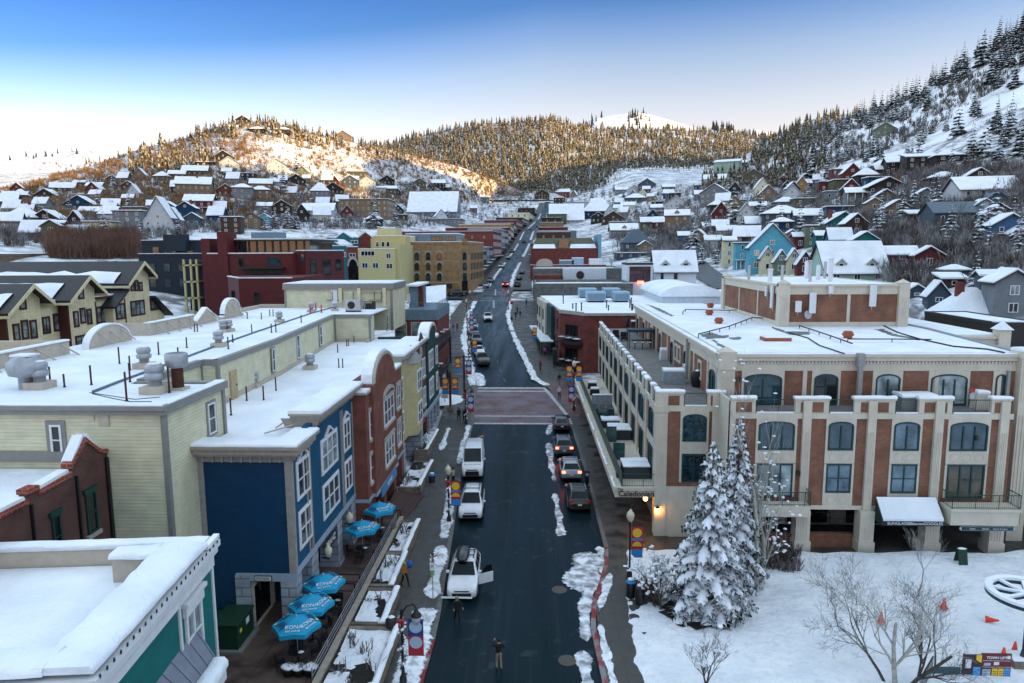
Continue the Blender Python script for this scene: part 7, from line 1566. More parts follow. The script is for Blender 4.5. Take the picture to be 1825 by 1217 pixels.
forest('conifer_forest','left',130,230,400,.55,1.0,6,12,FROST,'frosted conifers on the shaded end of the left hill',36)
forest('conifer_forest','right',260,1252,1480,.0,1.0,7,13,FROST,'frosted conifers on the low left end of the right slope',37)
def bush(m,p,h,r,n=12,wk=.055):
 for i in range(n):
  a=r.uniform(0,2*PI);e=r.uniform(.15,1.0);L=h*r.uniform(.6,1.1);w_=h*wk
  d=Vector((math.cos(a)*e,math.sin(a)*e,1)).normalized();s=Vector((-math.sin(a),math.cos(a),0));q=p+Vector((r.uniform(-.3,.3)*h,r.uniform(-.3,.3)*h,0));tip=q+d*L
  m.add([q-s*w_,q+s*w_,tip+s*w_*.3,tip-s*w_*.3],[(0,1,2,3)])
  for k in (.45,.7):
   b=q+d*L*k;d2=(d+Vector((r.uniform(-.9,.9),r.uniform(-.9,.9),r.uniform(0,.6)))).normalized();t2=b+d2*L*.45
   m.add([b-s*w_*.5,b+s*w_*.5,t2],[(0,1,2)])
def brush_hill(name,key,n,x0,x1,t0,t1,hmin,hmax,mat,label,seed,mask=None,nn=9):
 at=HILLS[key][0];r=random.Random(seed);m=MB()
 for _ in range(n):
  px=r.uniform(x0,x1);t=r.uniform(t0,t1)
  if mask and not mask(px,t,r):continue
  p=at(px,t)
  if not all((p.x-a)**2+(p.y-b)**2>25 for a,b in HPOS):continue
  bush(m,p,r.uniform(hmin,hmax),r,nn)
 return m.mk(name,mat,label=label,cat='brush',kind='stuff')
def fieldL(px,t,r):
 f=(450<px<850) and .35<t<.78          # the open sunlit snowfield
 nz=noise.noise(Vector((px*.02,t*4,1)))
 return r.random()<(.38 if f else .85+.5*nz)
brush_hill('scrub','left',9000,-60,930,.0,1.0,2.2,4.6,BRUSH,'bare brown scrub covering the left hill',41,fieldL)
def fieldR(px,t,r):
 nz=noise.noise(Vector((px*.012,t*5,7)))
 band=abs(t-(.15+(px-1480)/420*.55))<.13 and px>1450   # the groomed run
 return (not band) and r.random()<.55+.9*nz
brush_hill('scrub','right',6500,1255,1850,.0,1.0,1.8,4.4,SCRUB,'bare grey scrub patches on the right slope',42,fieldR)
brush_hill('scrub','farleft',500,-60,290,.1,1.0,3,6,BRUSH,'thin brush on the far left snow hill',43,lambda px,t,r:noise.noise(Vector((px*.03,t*5,2)))>.1)
def brush_town(poly,n,seed,label):
 r=random.Random(seed);m=MB()
 for a,b,p in scatter(n,poly,seed,4.5,tries=4):bush(m,p,r.uniform(1.5,4.6),r,13,.035)
 return m.mk('bare_brush',TWIG,label=label,cat='brush',kind='stuff')
brush_town(TOWN_L,3200,51,'bare trees and brush between the houses of the left slope')
brush_town(TOWN_R,3200,52,'bare trees and brush between the houses of the right slope')
brush_town([(1080,380),(1300,395),(1320,455),(1240,470),(1100,450)],500,53,'bare brush around the side street cottages')
brush_town([(1560,480),(1740,440),(1825,450),(1825,560),(1740,520),(1600,520)],420,54,'bare brush and shrubs behind the hotel on the right')
# ---- branching bare trees
def branch(m,p,d,L,r,depth_,rnd,spread=.6,up=.25,mi=0,n=5,tips=None,split=3):
 segs=3 if depth_>1 else 2;pts=[p];rs=[r]
 q=p
 for i in range(segs):
  d=(d+Vector((rnd.uniform(-.18,.18),rnd.uniform(-.18,.18),rnd.uniform(-.05,.12)+up*.15))).normalized();q=q+d*L/segs;pts.append(q);rs.append(r*(1-.45*(i+1)/segs))
 m.tube(pts,rs,n if depth_>2 else 3,mi)
 if depth_<=0:
  if tips is not None:tips.append((pts[-2],pts[-1]))
  return
 for k in range(split+(1 if depth_>1 else 0)):
  i=rnd.randint(1,segs);b=pts[i];a=rnd.uniform(0,2*PI)
  s=d.orthogonal().normalized();s2=d.cross(s);nd=(d+(s*math.cos(a)+s2*math.sin(a))*spread*rnd.uniform(.7,1.3)+Vector((0,0,up))).normalized()
  branch(m,b,nd,L*rnd.uniform(.55,.75),max(.006,rs[i]*.6),depth_-1,rnd,spread,up,mi,n,tips,split)
def bare_tree(name,label,p,h,r,seed,dep=4,lean=(0,0),spread=.6,up=.25,mat=None,snowy=0,stems=1,group=None,split=3,trunk=.45):
 rnd=random.Random(seed);m=MB();tips=[];p=Vector(p);o=thing(name,label,'tree',p,group)
 for s in range(stems):
  d=Vector((lean[0]+ (rnd.uniform(-.3,.3) if stems>1 else 0),lean[1]+(rnd.uniform(-.3,.3) if stems>1 else 0),1)).normalized()
  branch(m,p-Vector((0,0,.3)),d,h*trunk,r,dep,rnd,spread,up,0,6,tips,split)
 m.mk('trunk',mat or BARK,o)
 if snowy:
  q=MB()
  for a,b in tips:
   if rnd.random()<snowy:
    c=a.lerp(b,rnd.random());q.blob(c+Vector((0,0,.05)),(rnd.uniform(.06,.16),rnd.uniform(.06,.16),rnd.uniform(.04,.09)),0,6,4,.25,rnd.randint(0,999))
  if q.v:q.mk('snow',CSNOW,o)
 return o
for k,(a,b,p) in enumerate(scatter(16,[(120,440),(240,430),(240,470),(120,470)],61,2)):pass
m=MB();r=random.Random(8)
for i in range(520):p=land(r.uniform(95,245),r.uniform(428,462));bush(m,p,r.uniform(3,6.5),r,26,.012)
m.mk('thicket',twig_mat('reddish twigs',(.15,.085,.06),.05),label='reddish brown leafless thicket behind the dark roofed townhouses',cat='brush',kind='stuff')
m=MB()
for i in range(120):p=land(r.uniform(0,80),r.uniform(405,440));bush(m,p,r.uniform(1.5,3),r,16,.025)
m.mk('scrub',TWIG,label='grey scrub on the snowy bank at the left edge',cat='brush',kind='stuff')
for k in range(5):
 a=land(0+k*22,466-k*3.2);b=land(22+k*22,462.8-k*3.2)
m=MB();A=land(0,470);B=land(92,452);m.pr([(A.x,A.y),(B.x,B.y),(B.x+.3,B.y+.5),(A.x-.3,A.y+.5)],A.z-1,A.z+2.2);m.mk('retaining_wall',brick('timber wall',(.22,.15,.09),(.18,.12,.075),(.1,.07,.05),.8,.4),at=A,label='tan timber retaining wall on the snowy bank at far left',cat='wall')
BT=None
for n,P_,sd,lab,grp in ((26,TOWN_L,71,'leafless tree among houses on the left slope','bare trees on the left slope'),(34,TOWN_R,72,'leafless tree among houses on the right slope','bare trees on the right slope'),(14,[(1085,430),(1130,430),(1150,480),(1085,490)],73,'leafless tree behind the mansard roofed brick building','bare trees behind the mansard building'),(10,[(700,385),(760,390),(750,410),(700,410)],74,'leafless tree behind the long dark red building','bare trees behind the dark red building')):
 for a,b,p in scatter(n,P_,sd,3):
  if BT is None:
   BT=bare_tree('bare_tree',lab,(0,0,0),8,.14,5,3,spread=.7,mat=TWIG,split=4);BT.location=p;BT['group']=grp;BT['label']=lab
  else:dup(BT,p,random.uniform(0,6),lab,grp,random.uniform(.6,1.2))
# street surfaces
def patchy(name,a,b):
 t=NT(name);t.color(t.mix(t.ramp(t.noise(1.1,5),.46,.58),a,b));t.b.inputs['Roughness'].default_value=.75;return t.mat
def asphalt():
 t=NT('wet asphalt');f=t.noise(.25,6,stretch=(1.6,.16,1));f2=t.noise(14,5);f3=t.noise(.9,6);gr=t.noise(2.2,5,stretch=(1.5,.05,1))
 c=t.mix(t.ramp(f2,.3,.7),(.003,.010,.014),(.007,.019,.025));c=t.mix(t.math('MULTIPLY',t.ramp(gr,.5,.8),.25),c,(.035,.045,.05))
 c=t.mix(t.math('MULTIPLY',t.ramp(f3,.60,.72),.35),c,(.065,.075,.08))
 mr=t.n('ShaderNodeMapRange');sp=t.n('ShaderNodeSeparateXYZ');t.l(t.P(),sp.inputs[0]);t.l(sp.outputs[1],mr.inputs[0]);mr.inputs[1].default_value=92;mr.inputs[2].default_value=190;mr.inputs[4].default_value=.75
 c=t.mix(t.math('MULTIPLY',mr.outputs[0],t.ramp(t.noise(.9,6,stretch=(1.6,.07,1)),.32,.72)),c,(.10,.15,.18));t.color(c)  # farther road paled bluish: slush residue plus sky reflection put into the colour
 t.l(t.ramp(f,.35,.65,(.22,.22,.22,1),(.5,.5,.5,1)),t.b.inputs['Roughness']);t.b.inputs['Specular IOR Level'].default_value=.06;t.b.inputs['Specular Tint'].default_value=(.55,.85,1,1);t.bump(f2,.25,.02);return t.mat
def paving(name,c,joint=1.5,wet=.5):
 t=NT(name);f=t.noise(.8,6);f2=t.noise(11,4)
 sp=t.n('ShaderNodeSeparateXYZ');t.l(t.P(),sp.inputs[0]);j=None
 for i in (0,1):
  q=t.math('LESS_THAN',t.math('FRACT',t.math('DIVIDE',sp.outputs[i],joint)),.025);j=q if j is None else t.math('MAXIMUM',j,q)
 b=t.mix(t.ramp(f,.35,.65),sc(c,.5),sc(c,1.25));b=t.mix(t.math('MULTIPLY',f2,.3),b,sc(c,.6));t.color(t.mix(t.math('MULTIPLY',j,.7),b,sc(c,.3)))
 t.l(t.ramp(f,.35,.6,(.3,.3,.3,1),(.75,.75,.75,1)),t.b.inputs['Roughness']);t.bump(f2,.15,.02);return t.mat
ASPH=asphalt();WALK=paving('wet pavement',(.058,.056,.05));PATIO=paving('pink brown paving',(.095,.062,.05),3.0);SOIL=paint('dark soil',(.028,.023,.018),.95,.5,5)
RBR=brick('red brick crossing',(.115,.042,.036),(.085,.034,.032),(.06,.05,.05),.22,.22,.55);MARK=paint('worn road paint',(.42,.43,.43),.7,.3,2.5);KERB=paint('kerb concrete',(.17,.165,.16),.85,.2);KRED=patchy('worn red kerb',(.22,.018,.022),(.2,.2,.2))
t_=NT('crossing pavers');sp_=t_.n('ShaderNodeSeparateXYZ');t_.l(t_.P(),sp_.inputs[0]);bt=t_.n('ShaderNodeTexBrick');t_.l(t_.P(),bt.inputs['Vector']);bt.inputs['Scale'].default_value=1;bt.inputs['Brick Width'].default_value=.5;bt.inputs['Row Height'].default_value=.25;bt.inputs['Mortar Size'].default_value=.02
bt.inputs['Color1'].default_value=(.12,.045,.04,1);bt.inputs['Color2'].default_value=(.09,.038,.036,1);bt.inputs['Mortar'].default_value=(.05,.045,.045,1);t_.color(t_.mix(t_.math('MULTIPLY',t_.ramp(t_.noise(.5,6),.45,.7),.35),bt.outputs['Color'],(.16,.14,.14)));t_.l(t_.ramp(t_.noise(.4,5),.4,.6,(.3,.3,.3,1),(.65,.65,.65,1)),t_.b.inputs['Roughness']);CROSS=t_.mat
ysr=[-40+4*i for i in range(38)]+[112+12*i for i in range(63)]
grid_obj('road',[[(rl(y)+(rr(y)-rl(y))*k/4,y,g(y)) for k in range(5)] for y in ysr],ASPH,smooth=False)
LB=[(-60,-13),(30,-11.2),(52,-11.2),(56,-10.6),(72,-11.8),(97,-13),(110,-15.2),(160,-21),(200,-21),(240,-20.3),(744,-2),(850,2)]
RB=[(-60,5.3),(37,5.3),(46,6.2),(50,8.8),(94,8.8),(104,4.0),(150,-1.5),(250,-4.8),(744,13.5),(850,17)]
lb=lambda y:lerp_table(LB,y);rb=lambda y:lerp_table(RB,y)
def walk_l(y):return max(lb(y),rl(y)-4.2) if y>200 else lb(y)
ysw=[y for y in ysr if y<845]
grid_obj('sidewalk',[[(lb(y),y,g(y)+.13),(rl(y)-.3,y,g(y)+.13)] for y in ysw if y<200],WALK,smooth=False);grid_obj('sidewalk',[[(rl(y)-6,y,g(y)+.13),(rl(y)-.3,y,g(y)+.13)] for y in ysw if y>=212],WALK,smooth=False)
grid_obj('sidewalk',[[(rr(y)+.3,y,g(y)+.13),(rb(y)+1.5,y,g(y)+.13)] for y in ysw if y<=186],WALK,smooth=False);grid_obj('sidewalk',[[(rr(y)+.3,y,g(y)+.13),(rr(y)+6,y,g(y)+.13)] for y in ysw if y>=204],WALK,smooth=False)
def kerb(f,s,y0,y1,mat,name='kerb'):
 m=MB();n=max(2,int((y1-y0)/2.5))
 for i in range(n):
  a=y0+(y1-y0)*i/n;b=y0+(y1-y0)*(i+1)/n;pa,pb=f(a),f(b);m.add([(pa,a,g(a)-.1),(pa+s*.3,a,g(a)-.1),(pb+s*.3,b,g(b)-.1),(pb,b,g(b)-.1),(pa,a,g(a)+.137),(pa+s*.3,a,g(a)+.137),(pb+s*.3,b,g(b)+.137),(pb,b,g(b)+.137)],[(4,5,6,7),(0,4,7,3),(1,2,6,5),(0,1,5,4),(3,7,6,2)])
 return m.mk(name,mat,kind='structure')
kerb(rl,-1,-40,31,KERB);kerb(rl,-1,31,36,KRED);kerb(rl,-1,36,188,KERB);kerb(rl,-1,208,740,KERB);kerb(rr,1,-40,32,KERB);kerb(rr,1,32,48.5,KRED);kerb(rr,1,48.5,80,KERB);kerb(rr,1,97,186,KERB);kerb(rr,1,204,740,KERB)
def strip(name,x0f,x1f,y0,y1,mat,dz=.006,n=8):
 return grid_obj(name,[[(x0f(y),y,g(y)+dz),(x1f(y),y,g(y)+dz)] for y in [y0+(y1-y0)*i/n for i in range(n+1)]],mat,smooth=False)
strip('crosswalk',rl,lambda y:rr(y)+.0,80.2,96.4,CROSS);strip('crosswalk',lambda y:rr(y)+.3,lambda y:8.7 if y<94 else 6,83,100,CROSS,.138)
for y0,y1 in ((80.2,80.75),(83.2,83.6),(94.6,95.1),(96.2,96.9)):strip('road_marking',lambda y:rl(y)+.1,lambda y:rr(y)-.1,y0,y1,MARK,.011,2)
m=MB();A=(3.4,84.0);B_=(.7,96.4);m.add([(A[0]-.25,A[1],g(84)+.012),(A[0]+.25,A[1],g(84)+.012),(B_[0]+.25,B_[1],g(96.4)+.012),(B_[0]-.25,B_[1],g(96.4)+.012)],[(0,1,2,3)]);m.mk('road_marking',MARK,kind='structure')
m=MB();m.add([(4.2,94.0,g(94)+.142),(4.6,94.0,g(94)+.142),(8.2,84.5,g(84.5)+.142),(7.7,84.5,g(84.5)+.142)],[(0,1,2,3)]);m.mk('road_marking',MARK,kind='structure')
for y in (186,190.5,199,203.5):strip('road_marking',lambda y:rl(y)+.2,lambda y:rr(y)-.2,y,y+.45,MARK,.011,1)
strip('side_road',lambda y:-70,lambda y:rl(y),188.5,204,ASPH,.004,4)
for k in range(14):strip('road_marking',lambda y:(rl(y)+rr(y))/2-.06,lambda y:(rl(y)+rr(y))/2+.06,100+k*6,102.2+k*6,paint('faint yellow line',(.2,.16,.05)),.012,1)
for px,py,lab in ((997,1051,'round manhole cover farther up the road, beside the slushy kerb'),(1011,1177,'round manhole cover nearest the camera in the road')):
 p=atz(px,py,.008);m=MB();m.la([(.52,0),(.52,.012),(.40,.014),(.38,.008),(.02,.008)],p,24);m.mk('manhole_cover',paint('rusty iron',(.10,.085,.07),.6,.3,8),at=p,label=lab,cat='manhole')
P_=[land(a,b) for a,b in ((1300,512),(1262,492),(1238,470),(1212,452),(1188,425),(1170,400),(1160,382))]
wd_=[3.6,3.6,3.4,3,3,3,3]
rows_=[]
for i,p in enumerate(P_):
 d=(P_[min(i+1,len(P_)-1)]-P_[max(i-1,0)]);d.z=0;d.normalize();n_=Vector((d.y,-d.x,0))*wd_[i];rows_.append((p,n_))
rr2=[]
for (p,n_),(q,n2) in zip(rows_,rows_[1:]):
 for k in range(8):c=p.lerp(q,k/8);nn=n_.lerp(n2,k/8);rr2.append([tuple(Vector((c.x+nn.x*s,c.y+nn.y*s,max(zl(c.x+nn.x*s,c.y+nn.y*s),c.z-.4)+.12))) for s in (-1,-.3,.3,1)])
grid_obj('side_street',rr2,paving('snowy side street',(.10,.105,.11),60))
DSN=snow('street snow',.6,.6,1.9,(.45,.62),(.16,.165,.17));PSN=snow('trodden snow',.12,2.2,1.8,(.56,.68),(.12,.11,.1));SLUSH=snow('slush',.8,.35,1.4,(.40,.6),(.11,.115,.12))
def ragged(mat):
 nt_=mat.node_tree;b=nt_.nodes['Principled BSDF'];out=nt_.nodes['Material Output'];at_=nt_.nodes.new('ShaderNodeAttribute');at_.attribute_name='edge';tc_=nt_.nodes.new('ShaderNodeTexCoord');nz=nt_.nodes.new('ShaderNodeTexNoise');nz.inputs['Scale'].default_value=2.6;nz.inputs['Detail'].default_value=7;nz.inputs['Roughness'].default_value=.65;nt_.links.new(tc_.outputs['Object'],nz.inputs['Vector'])
 m1=nt_.nodes.new('ShaderNodeMath');m1.operation='SUBTRACT';nt_.links.new(nz.outputs['Fac'],m1.inputs[0]);nt_.links.new(at_.outputs['Fac'],m1.inputs[1]);m2=nt_.nodes.new('ShaderNodeMapRange');m2.inputs[1].default_value=-.13;m2.inputs[2].default_value=.02;nt_.links.new(m1.outputs[0],m2.inputs[0])
 tr=nt_.nodes.new('ShaderNodeBsdfTransparent');mx_=nt_.nodes.new('ShaderNodeMixShader');nt_.links.new(m2.outputs[0],mx_.inputs[0]);nt_.links.new(tr.outputs[0],mx_.inputs[1]);nt_.links.new(b.outputs[0],mx_.inputs[2]);nt_.links.new(mx_.outputs[0],out.inputs['Surface'])
ragged(DSN);ragged(SLUSH);scn.cycles.transparent_max_bounces=8
def bank(name,path,w0,w1,h,seed,mat=DSN,step=.35,base=0.0,holes=0,off=0):
 """path: [(x,y)] centre line; half width varies between w0 and w1"""
 r=random.Random(seed);pts=[]
 for (a,b) in zip(path,path[1:]):
  L=math.hypot(b[0]-a[0],b[1]-a[1]);n=max(1,int(L/step))
  for i in range(n):pts.append((a[0]+(b[0]-a[0])*i/n,a[1]+(b[1]-a[1])*i/n))
 m=MB();rows=[];K=9
 for i,(x,y) in enumerate(pts):
  nz=noise.noise(Vector((x*.5+seed,y*.5,seed)));w_=(w0+(w1-w0)*(.5+.75*nz))*1.5;w_=max(.06,w_);e=min(1,i/2,(len(pts)-1-i)/2)
  row=[]
  for k in range(K):
   u=(k/(K-1)-.5)*2;jx=.15*noise.noise(Vector((x*2.1,y*2.1,k+seed)))*(1 if 0<k<K-1 else 2.6)+(.12*noise.noise(Vector((x*6,y*6,seed))) if k in (0,K-1) else 0)
   hh=h*.6*max(0,1-u*u)**.8*(.55+.8*noise.noise(Vector((x*1.3+u*w_*1.3,y*1.3,seed+5)))+.25)*e
   row.append((x+u*w_*e+jx,y+.1*noise.noise(Vector((x*3,y*3,k))),g(y)+base+max(-.02,hh) +.006))
  rows.append(row)
 if len(rows)<2:return
 vs=[v for q in rows for v in q];m.add(vs,[(i*K+j,i*K+j+1,(i+1)*K+j+1,(i+1)*K+j) for i in range(len(rows)-1) for j in range(K-1)],0,True)
 o=m.mk(name,mat,kind='structure');N=len(rows);at_=o.data.attributes.new('edge','FLOAT','POINT')
 at_.data.foreach_set('value',[max(abs((k/(K-1)-.5)*2)**1.3*1.0,.8-.25*min(i,N-1-i)) for i in range(N) for k in range(K)]);return o
fl_=lambda y,o: (rl(y)+o,y);fr_=lambda y,o: (rr(y)+o,y)
bank('snow_bank',[fl_(y,-.85) for y in (28,32,36,40)],.5,.95,.28,1,base=.13);bank('snow_bank',[fl_(y,-.7) for y in (40.3,43,46,49)],.2,.8,.25,2,base=.13);bank('snow_bank',[fl_(y,-.65) for y in (49.3,53,57,61)],.25,.75,.25,3,base=.13);bank('snow_bank',[fl_(y,-.5) for y in (66,70,76,80)],.15,.5,.25,4,base=.13)
bank('snow_bank',[fl_(y,.35) for y in (97,100,106)],.3,1.2,.22,5);bank('snow_bank',[fl_(y,-.6) for y in (97,104,112,120,130,140,150,160,170,184)],.3,.9,.35,6,base=.12);bank('snow_bank',[fl_(y,-2.8) for y in (70,74,79)],.1,.6,.2,7,base=.13)
bank('snow_bank',[fr_(y,.5) for y in (97,101,108,116,124,132,140)],.35,.75,.3,8,base=.1);bank('snow_bank',[fr_(y,.5) for y in (140,150,160,172,184)],.35,.7,.3,9,base=.1)
bank('slush',[fr_(y,-.75) for y in (30,33,36)],.1,.6,.08,11,SLUSH,base=.0);bank('slush',[fr_(y,-.45) for y in (36,40,44)],.2,.6,.10,12,SLUSH);bank('snow_bank',[(3.1,41.5),(2.9,44),(3.5,46.5),(3.4,48.5)],.5,1.5,.14,13,SLUSH);bank('slush',[(4.3,44),(4.6,47),(4.3,49.5)],.1,.5,.1,14,SLUSH)
bank('slush',[(1.7,50),(1.55,55),(1.3,60)],.1,.5,.06,15,SLUSH);bank('slush',[(1.4,62),(1.1,68),(1.0,74)],.1,.45,.06,16,SLUSH);bank('slush',[(.9,76),(1.3,80),(2.2,80.6)],.1,.5,.08,17,SLUSH);bank('slush',[(3.7,79),(4.6,83),(4.4,86)],.2,.6,.1,18,SLUSH)
bank('snow_bank',[fr_(y,.55) for y in (31,35,38.5)],.05,.35,.1,21,DSN,base=.13);bank('snow_bank',[fr_(y,.6) for y in (39,42,45)],.05,.4,.1,22,DSN,base=.13)
for k in range(5):
 y0=215+k*100;bank('snow_bank',[fl_(y,.4) for y in range(y0,y0+96,16)],.3,.8,.25,30+k,DSN,1.2);bank('snow_bank',[fr_(y,-.3) for y in range(y0,y0+96,16)],.5,1.3,.25,40+k,DSN,1.2)
def plz(x,y):return .16+.010*max(0,x-6)+.13*noise.noise(Vector((x*.25,y*.25,1)))+.055*noise.noise(Vector((x*1.1,y*1.1,4)))+.03*noise.noise(Vector((x*2.6+y,y*2.2,6)))+.025*math.sin((x*.8+y*1.7)+2*noise.noise(Vector((x*.15,y*.15,3))))*sm(9,14,x)+.25*sm(0,1,noise.noise(Vector((x*.07,y*.07,9)))+.3)*sm(8,16,x)
rows=[]
for j in range(150):
 y=-6+ j*(47.9+6)/149;row=[]
 for i in range(170):
  u=i/169;x0=5.25+.35*noise.noise(Vector((y*.6,2,0)))+.15*noise.noise(Vector((y*2.5,7,0)))+max(0,(y-38)*.12);x=x0+(70-x0)*u**1.7
  yy=y*1.0 if x<12 else y-(.8*noise.noise(Vector((x*.3,3,0)))+.4)*sm(44,47.9,y)
  row.append((x,yy,plz(x,yy)*(sm(0,.02,u))+.135*(1-sm(0,.02,u))))
 rows.append(row)
grid_obj('snowy_plaza',rows,PSN)
grid_obj('pavement',[[(x,y,.11) for x in (5,70)] for y in (44,53.3)],WALK,smooth=False)
p=atz(1255,1102,.2);m=MB();r=random.Random(3);n=40;vs=[(p.x+math.cos(2*PI*i/n)*2.35*r.uniform(.86,1.12),p.y+.6+math.sin(2*PI*i/n)*1.9*r.uniform(.86,1.12)) for i in range(n)]
m.add([(a,b,plz(a,b)+.05) for a,b in vs]+[(p.x,p.y+.6,plz(p.x,p.y)+.12)],[(i,(i+1)%n,n) for i in range(n)]);m.mk('bare_soil',SOIL,kind='structure')
# terrace, ramp wall, planters on the left
m=MB();m.pr([(-24,24),(-11.2,24),(-11.2,53),(-15,60),(-24,60)],-.2,.22);m.mk('patio',PATIO,kind='structure')
RW=paint('beige ramp wall',(.36,.32,.26),.8,.15)
t=thing('ramp_wall','low beige wall beside the umbrella patio carrying steel cable rails','wall',(-11.1,42,0));m=MB();m.bx(-11.25,-11.0,30.5,52.2,-.1,.75);m.mk('wall',RW,t);m=MB();m.bx(-11.3,-10.95,30.4,52.3,.75,.82);m.mk('coping',RW,t)
for a,b in ((37.2,39.2),(39.9,41.9)):m=MB();m.bx(-10.995,-10.97,a,b,.2,.6);m.mk('vent_grille',DARKM,t)
o=thing('cable_railing','steel railing of four long cables along the umbrella patio','railing',(-11.4,41,.22))
for z in (.6,.85,1.1,1.32):m=MB();m.tube([(-11.42,31.3,z),(-11.42,51.6,z)],.022,5);m.mk('cable',STEEL,o)
for k in range(9):y=31.3+k*2.54;m=MB();m.cyl((-11.42,y,.2),(-11.42,y,1.36),.03,None,6);m.mk('post',STEEL,o)
STW=brick('tan planter stone',(.24,.20,.15),(.19,.155,.115),(.14,.12,.1),.6,.22,.85)
def planter(lab,x0,x1,y0,y1,z,seed):
 t=thing('planter',lab,'planter',((x0+x1)/2,(y0+y1)/2,.13));m=MB();m.bx(x1-.3,x1,y0,y1,-.1,z);m.bx(x0,x1-.301,y0,y0+.3,-.1,z);m.bx(x0,x1-.301,y1-.3,y1,-.1,z);m.mk('wall',STW,t)
 m=MB();m.bx(x1-.36,x1+.05,y0-.04,y1+.04,z,z+.07);m.mk('coping',STW,t);m=MB();m.bx(x0,x1-.3,y0+.3,y1-.3,z-.5,z-.12);m.mk('soil',SOIL,t)
 softcap(t,x1-.34,x1+.02,y0,y1,z+.07,.1,'coping_snow')
 r=random.Random(seed);m=MB();n=int((y1-y0)/.22);K=8;rows=[]
 for i in range(n+1):
  y=y0+.3+(y1-y0-.6)*i/n;row=[]
  for k in range(K):
   x=x0+.1+(x1-x0-.45)*k/(K-1);q=noise.noise(Vector((x*.7+seed,y*.55,seed)));row.append((x,y,z-.14+.17*max(-.3,q+.3)+.04*noise.noise(Vector((x*4,y*4,1)))))
  rows.append(row)
 m.add([v for q in rows for v in q],[(i*K+j,i*K+j+1,(i+1)*K+j+1,(i+1)*K+j) for i in range(n) for j in range(K-1)],0,True);m.mk('snow',PSN,t)
 m=MB()
 for i in range(int((y1-y0)*1.1)):bush(m,Vector((r.uniform(x0+.3,x1-.6),r.uniform(y0+.5,y1-.5),z-.2)),r.uniform(.35,.9),r,9)
 m.mk('dead_plants',TWIG,t)
planter('nearest stepped stone planter with patchy snow beside the ramp wall',-10.9,-8.0,29.5,36.2,.75,1);planter('second stepped stone planter with a snow strip beside the ramp wall',-10.9,-8.9,36.3,40.6,.8,2);planter('third stone planter, deep in snow, beside the ramp wall',-10.9,-9.35,40.7,45.6,.85,3);planter('fourth stone planter at the upper end of the ramp wall',-10.9,-9.5,45.7,51.6,.8,4)
planter('long snowy stone planter before the brown brick building',-12.7,-10.7,58.2,66,1.1,5);planter('small snowy stone planter before the green building',-13.0,-11.6,68,76,1.6,6)
m=MB();m.add([(-12.9,53,.22),(-10.9,53,.2),(-10.3,58,.55),(-12.9,58,.85)],[(0,1,2,3)]);m.mk('ramp',WOOD,kind='structure')
o=thing('handrail','black steel handrail at the top of the wooden ramp','railing',(-11.5,53,.2));m=MB();m.tube([(-12.8,52.6,.2),(-12.8,52.6,1.2),(-11.3,52.6,1.2),(-11.3,52.6,.2)],.035,6);m.tube([(-11.3,52.6,1.15),(-10.6,57.8,1.5),(-10.6,57.8,.5)],.035,6);m.tube([(-12.8,52.6,.7),(-11.3,52.6,.7)],.025,6);m.mk('rail',BLACK,o)
for k in range(2):o=thing('handrail','black pipe barrier between the umbrella groups, %s one'%('nearer','farther')[k],'railing',(-12.6,40.3+k*1.2,.22));y=40.3+k*1.2;m=MB();m.tube([(-13.9,y,.2),(-13.9,y,1.2),(-11.7,y,1.2),(-11.7,y,.2)],.045,6);m.tube([(-13.9,y,.7),(-11.7,y,.7)],.03,6);m.mk('rail',BLACK,o)
UMB=paint('turquoise canvas',(.012,.33,.52),.7,.08,2);UDK=paint('navy leaf print',(.005,.11,.22),.8,.1);UYL=flat('yellow flower print',(.75,.55,.05),.8)
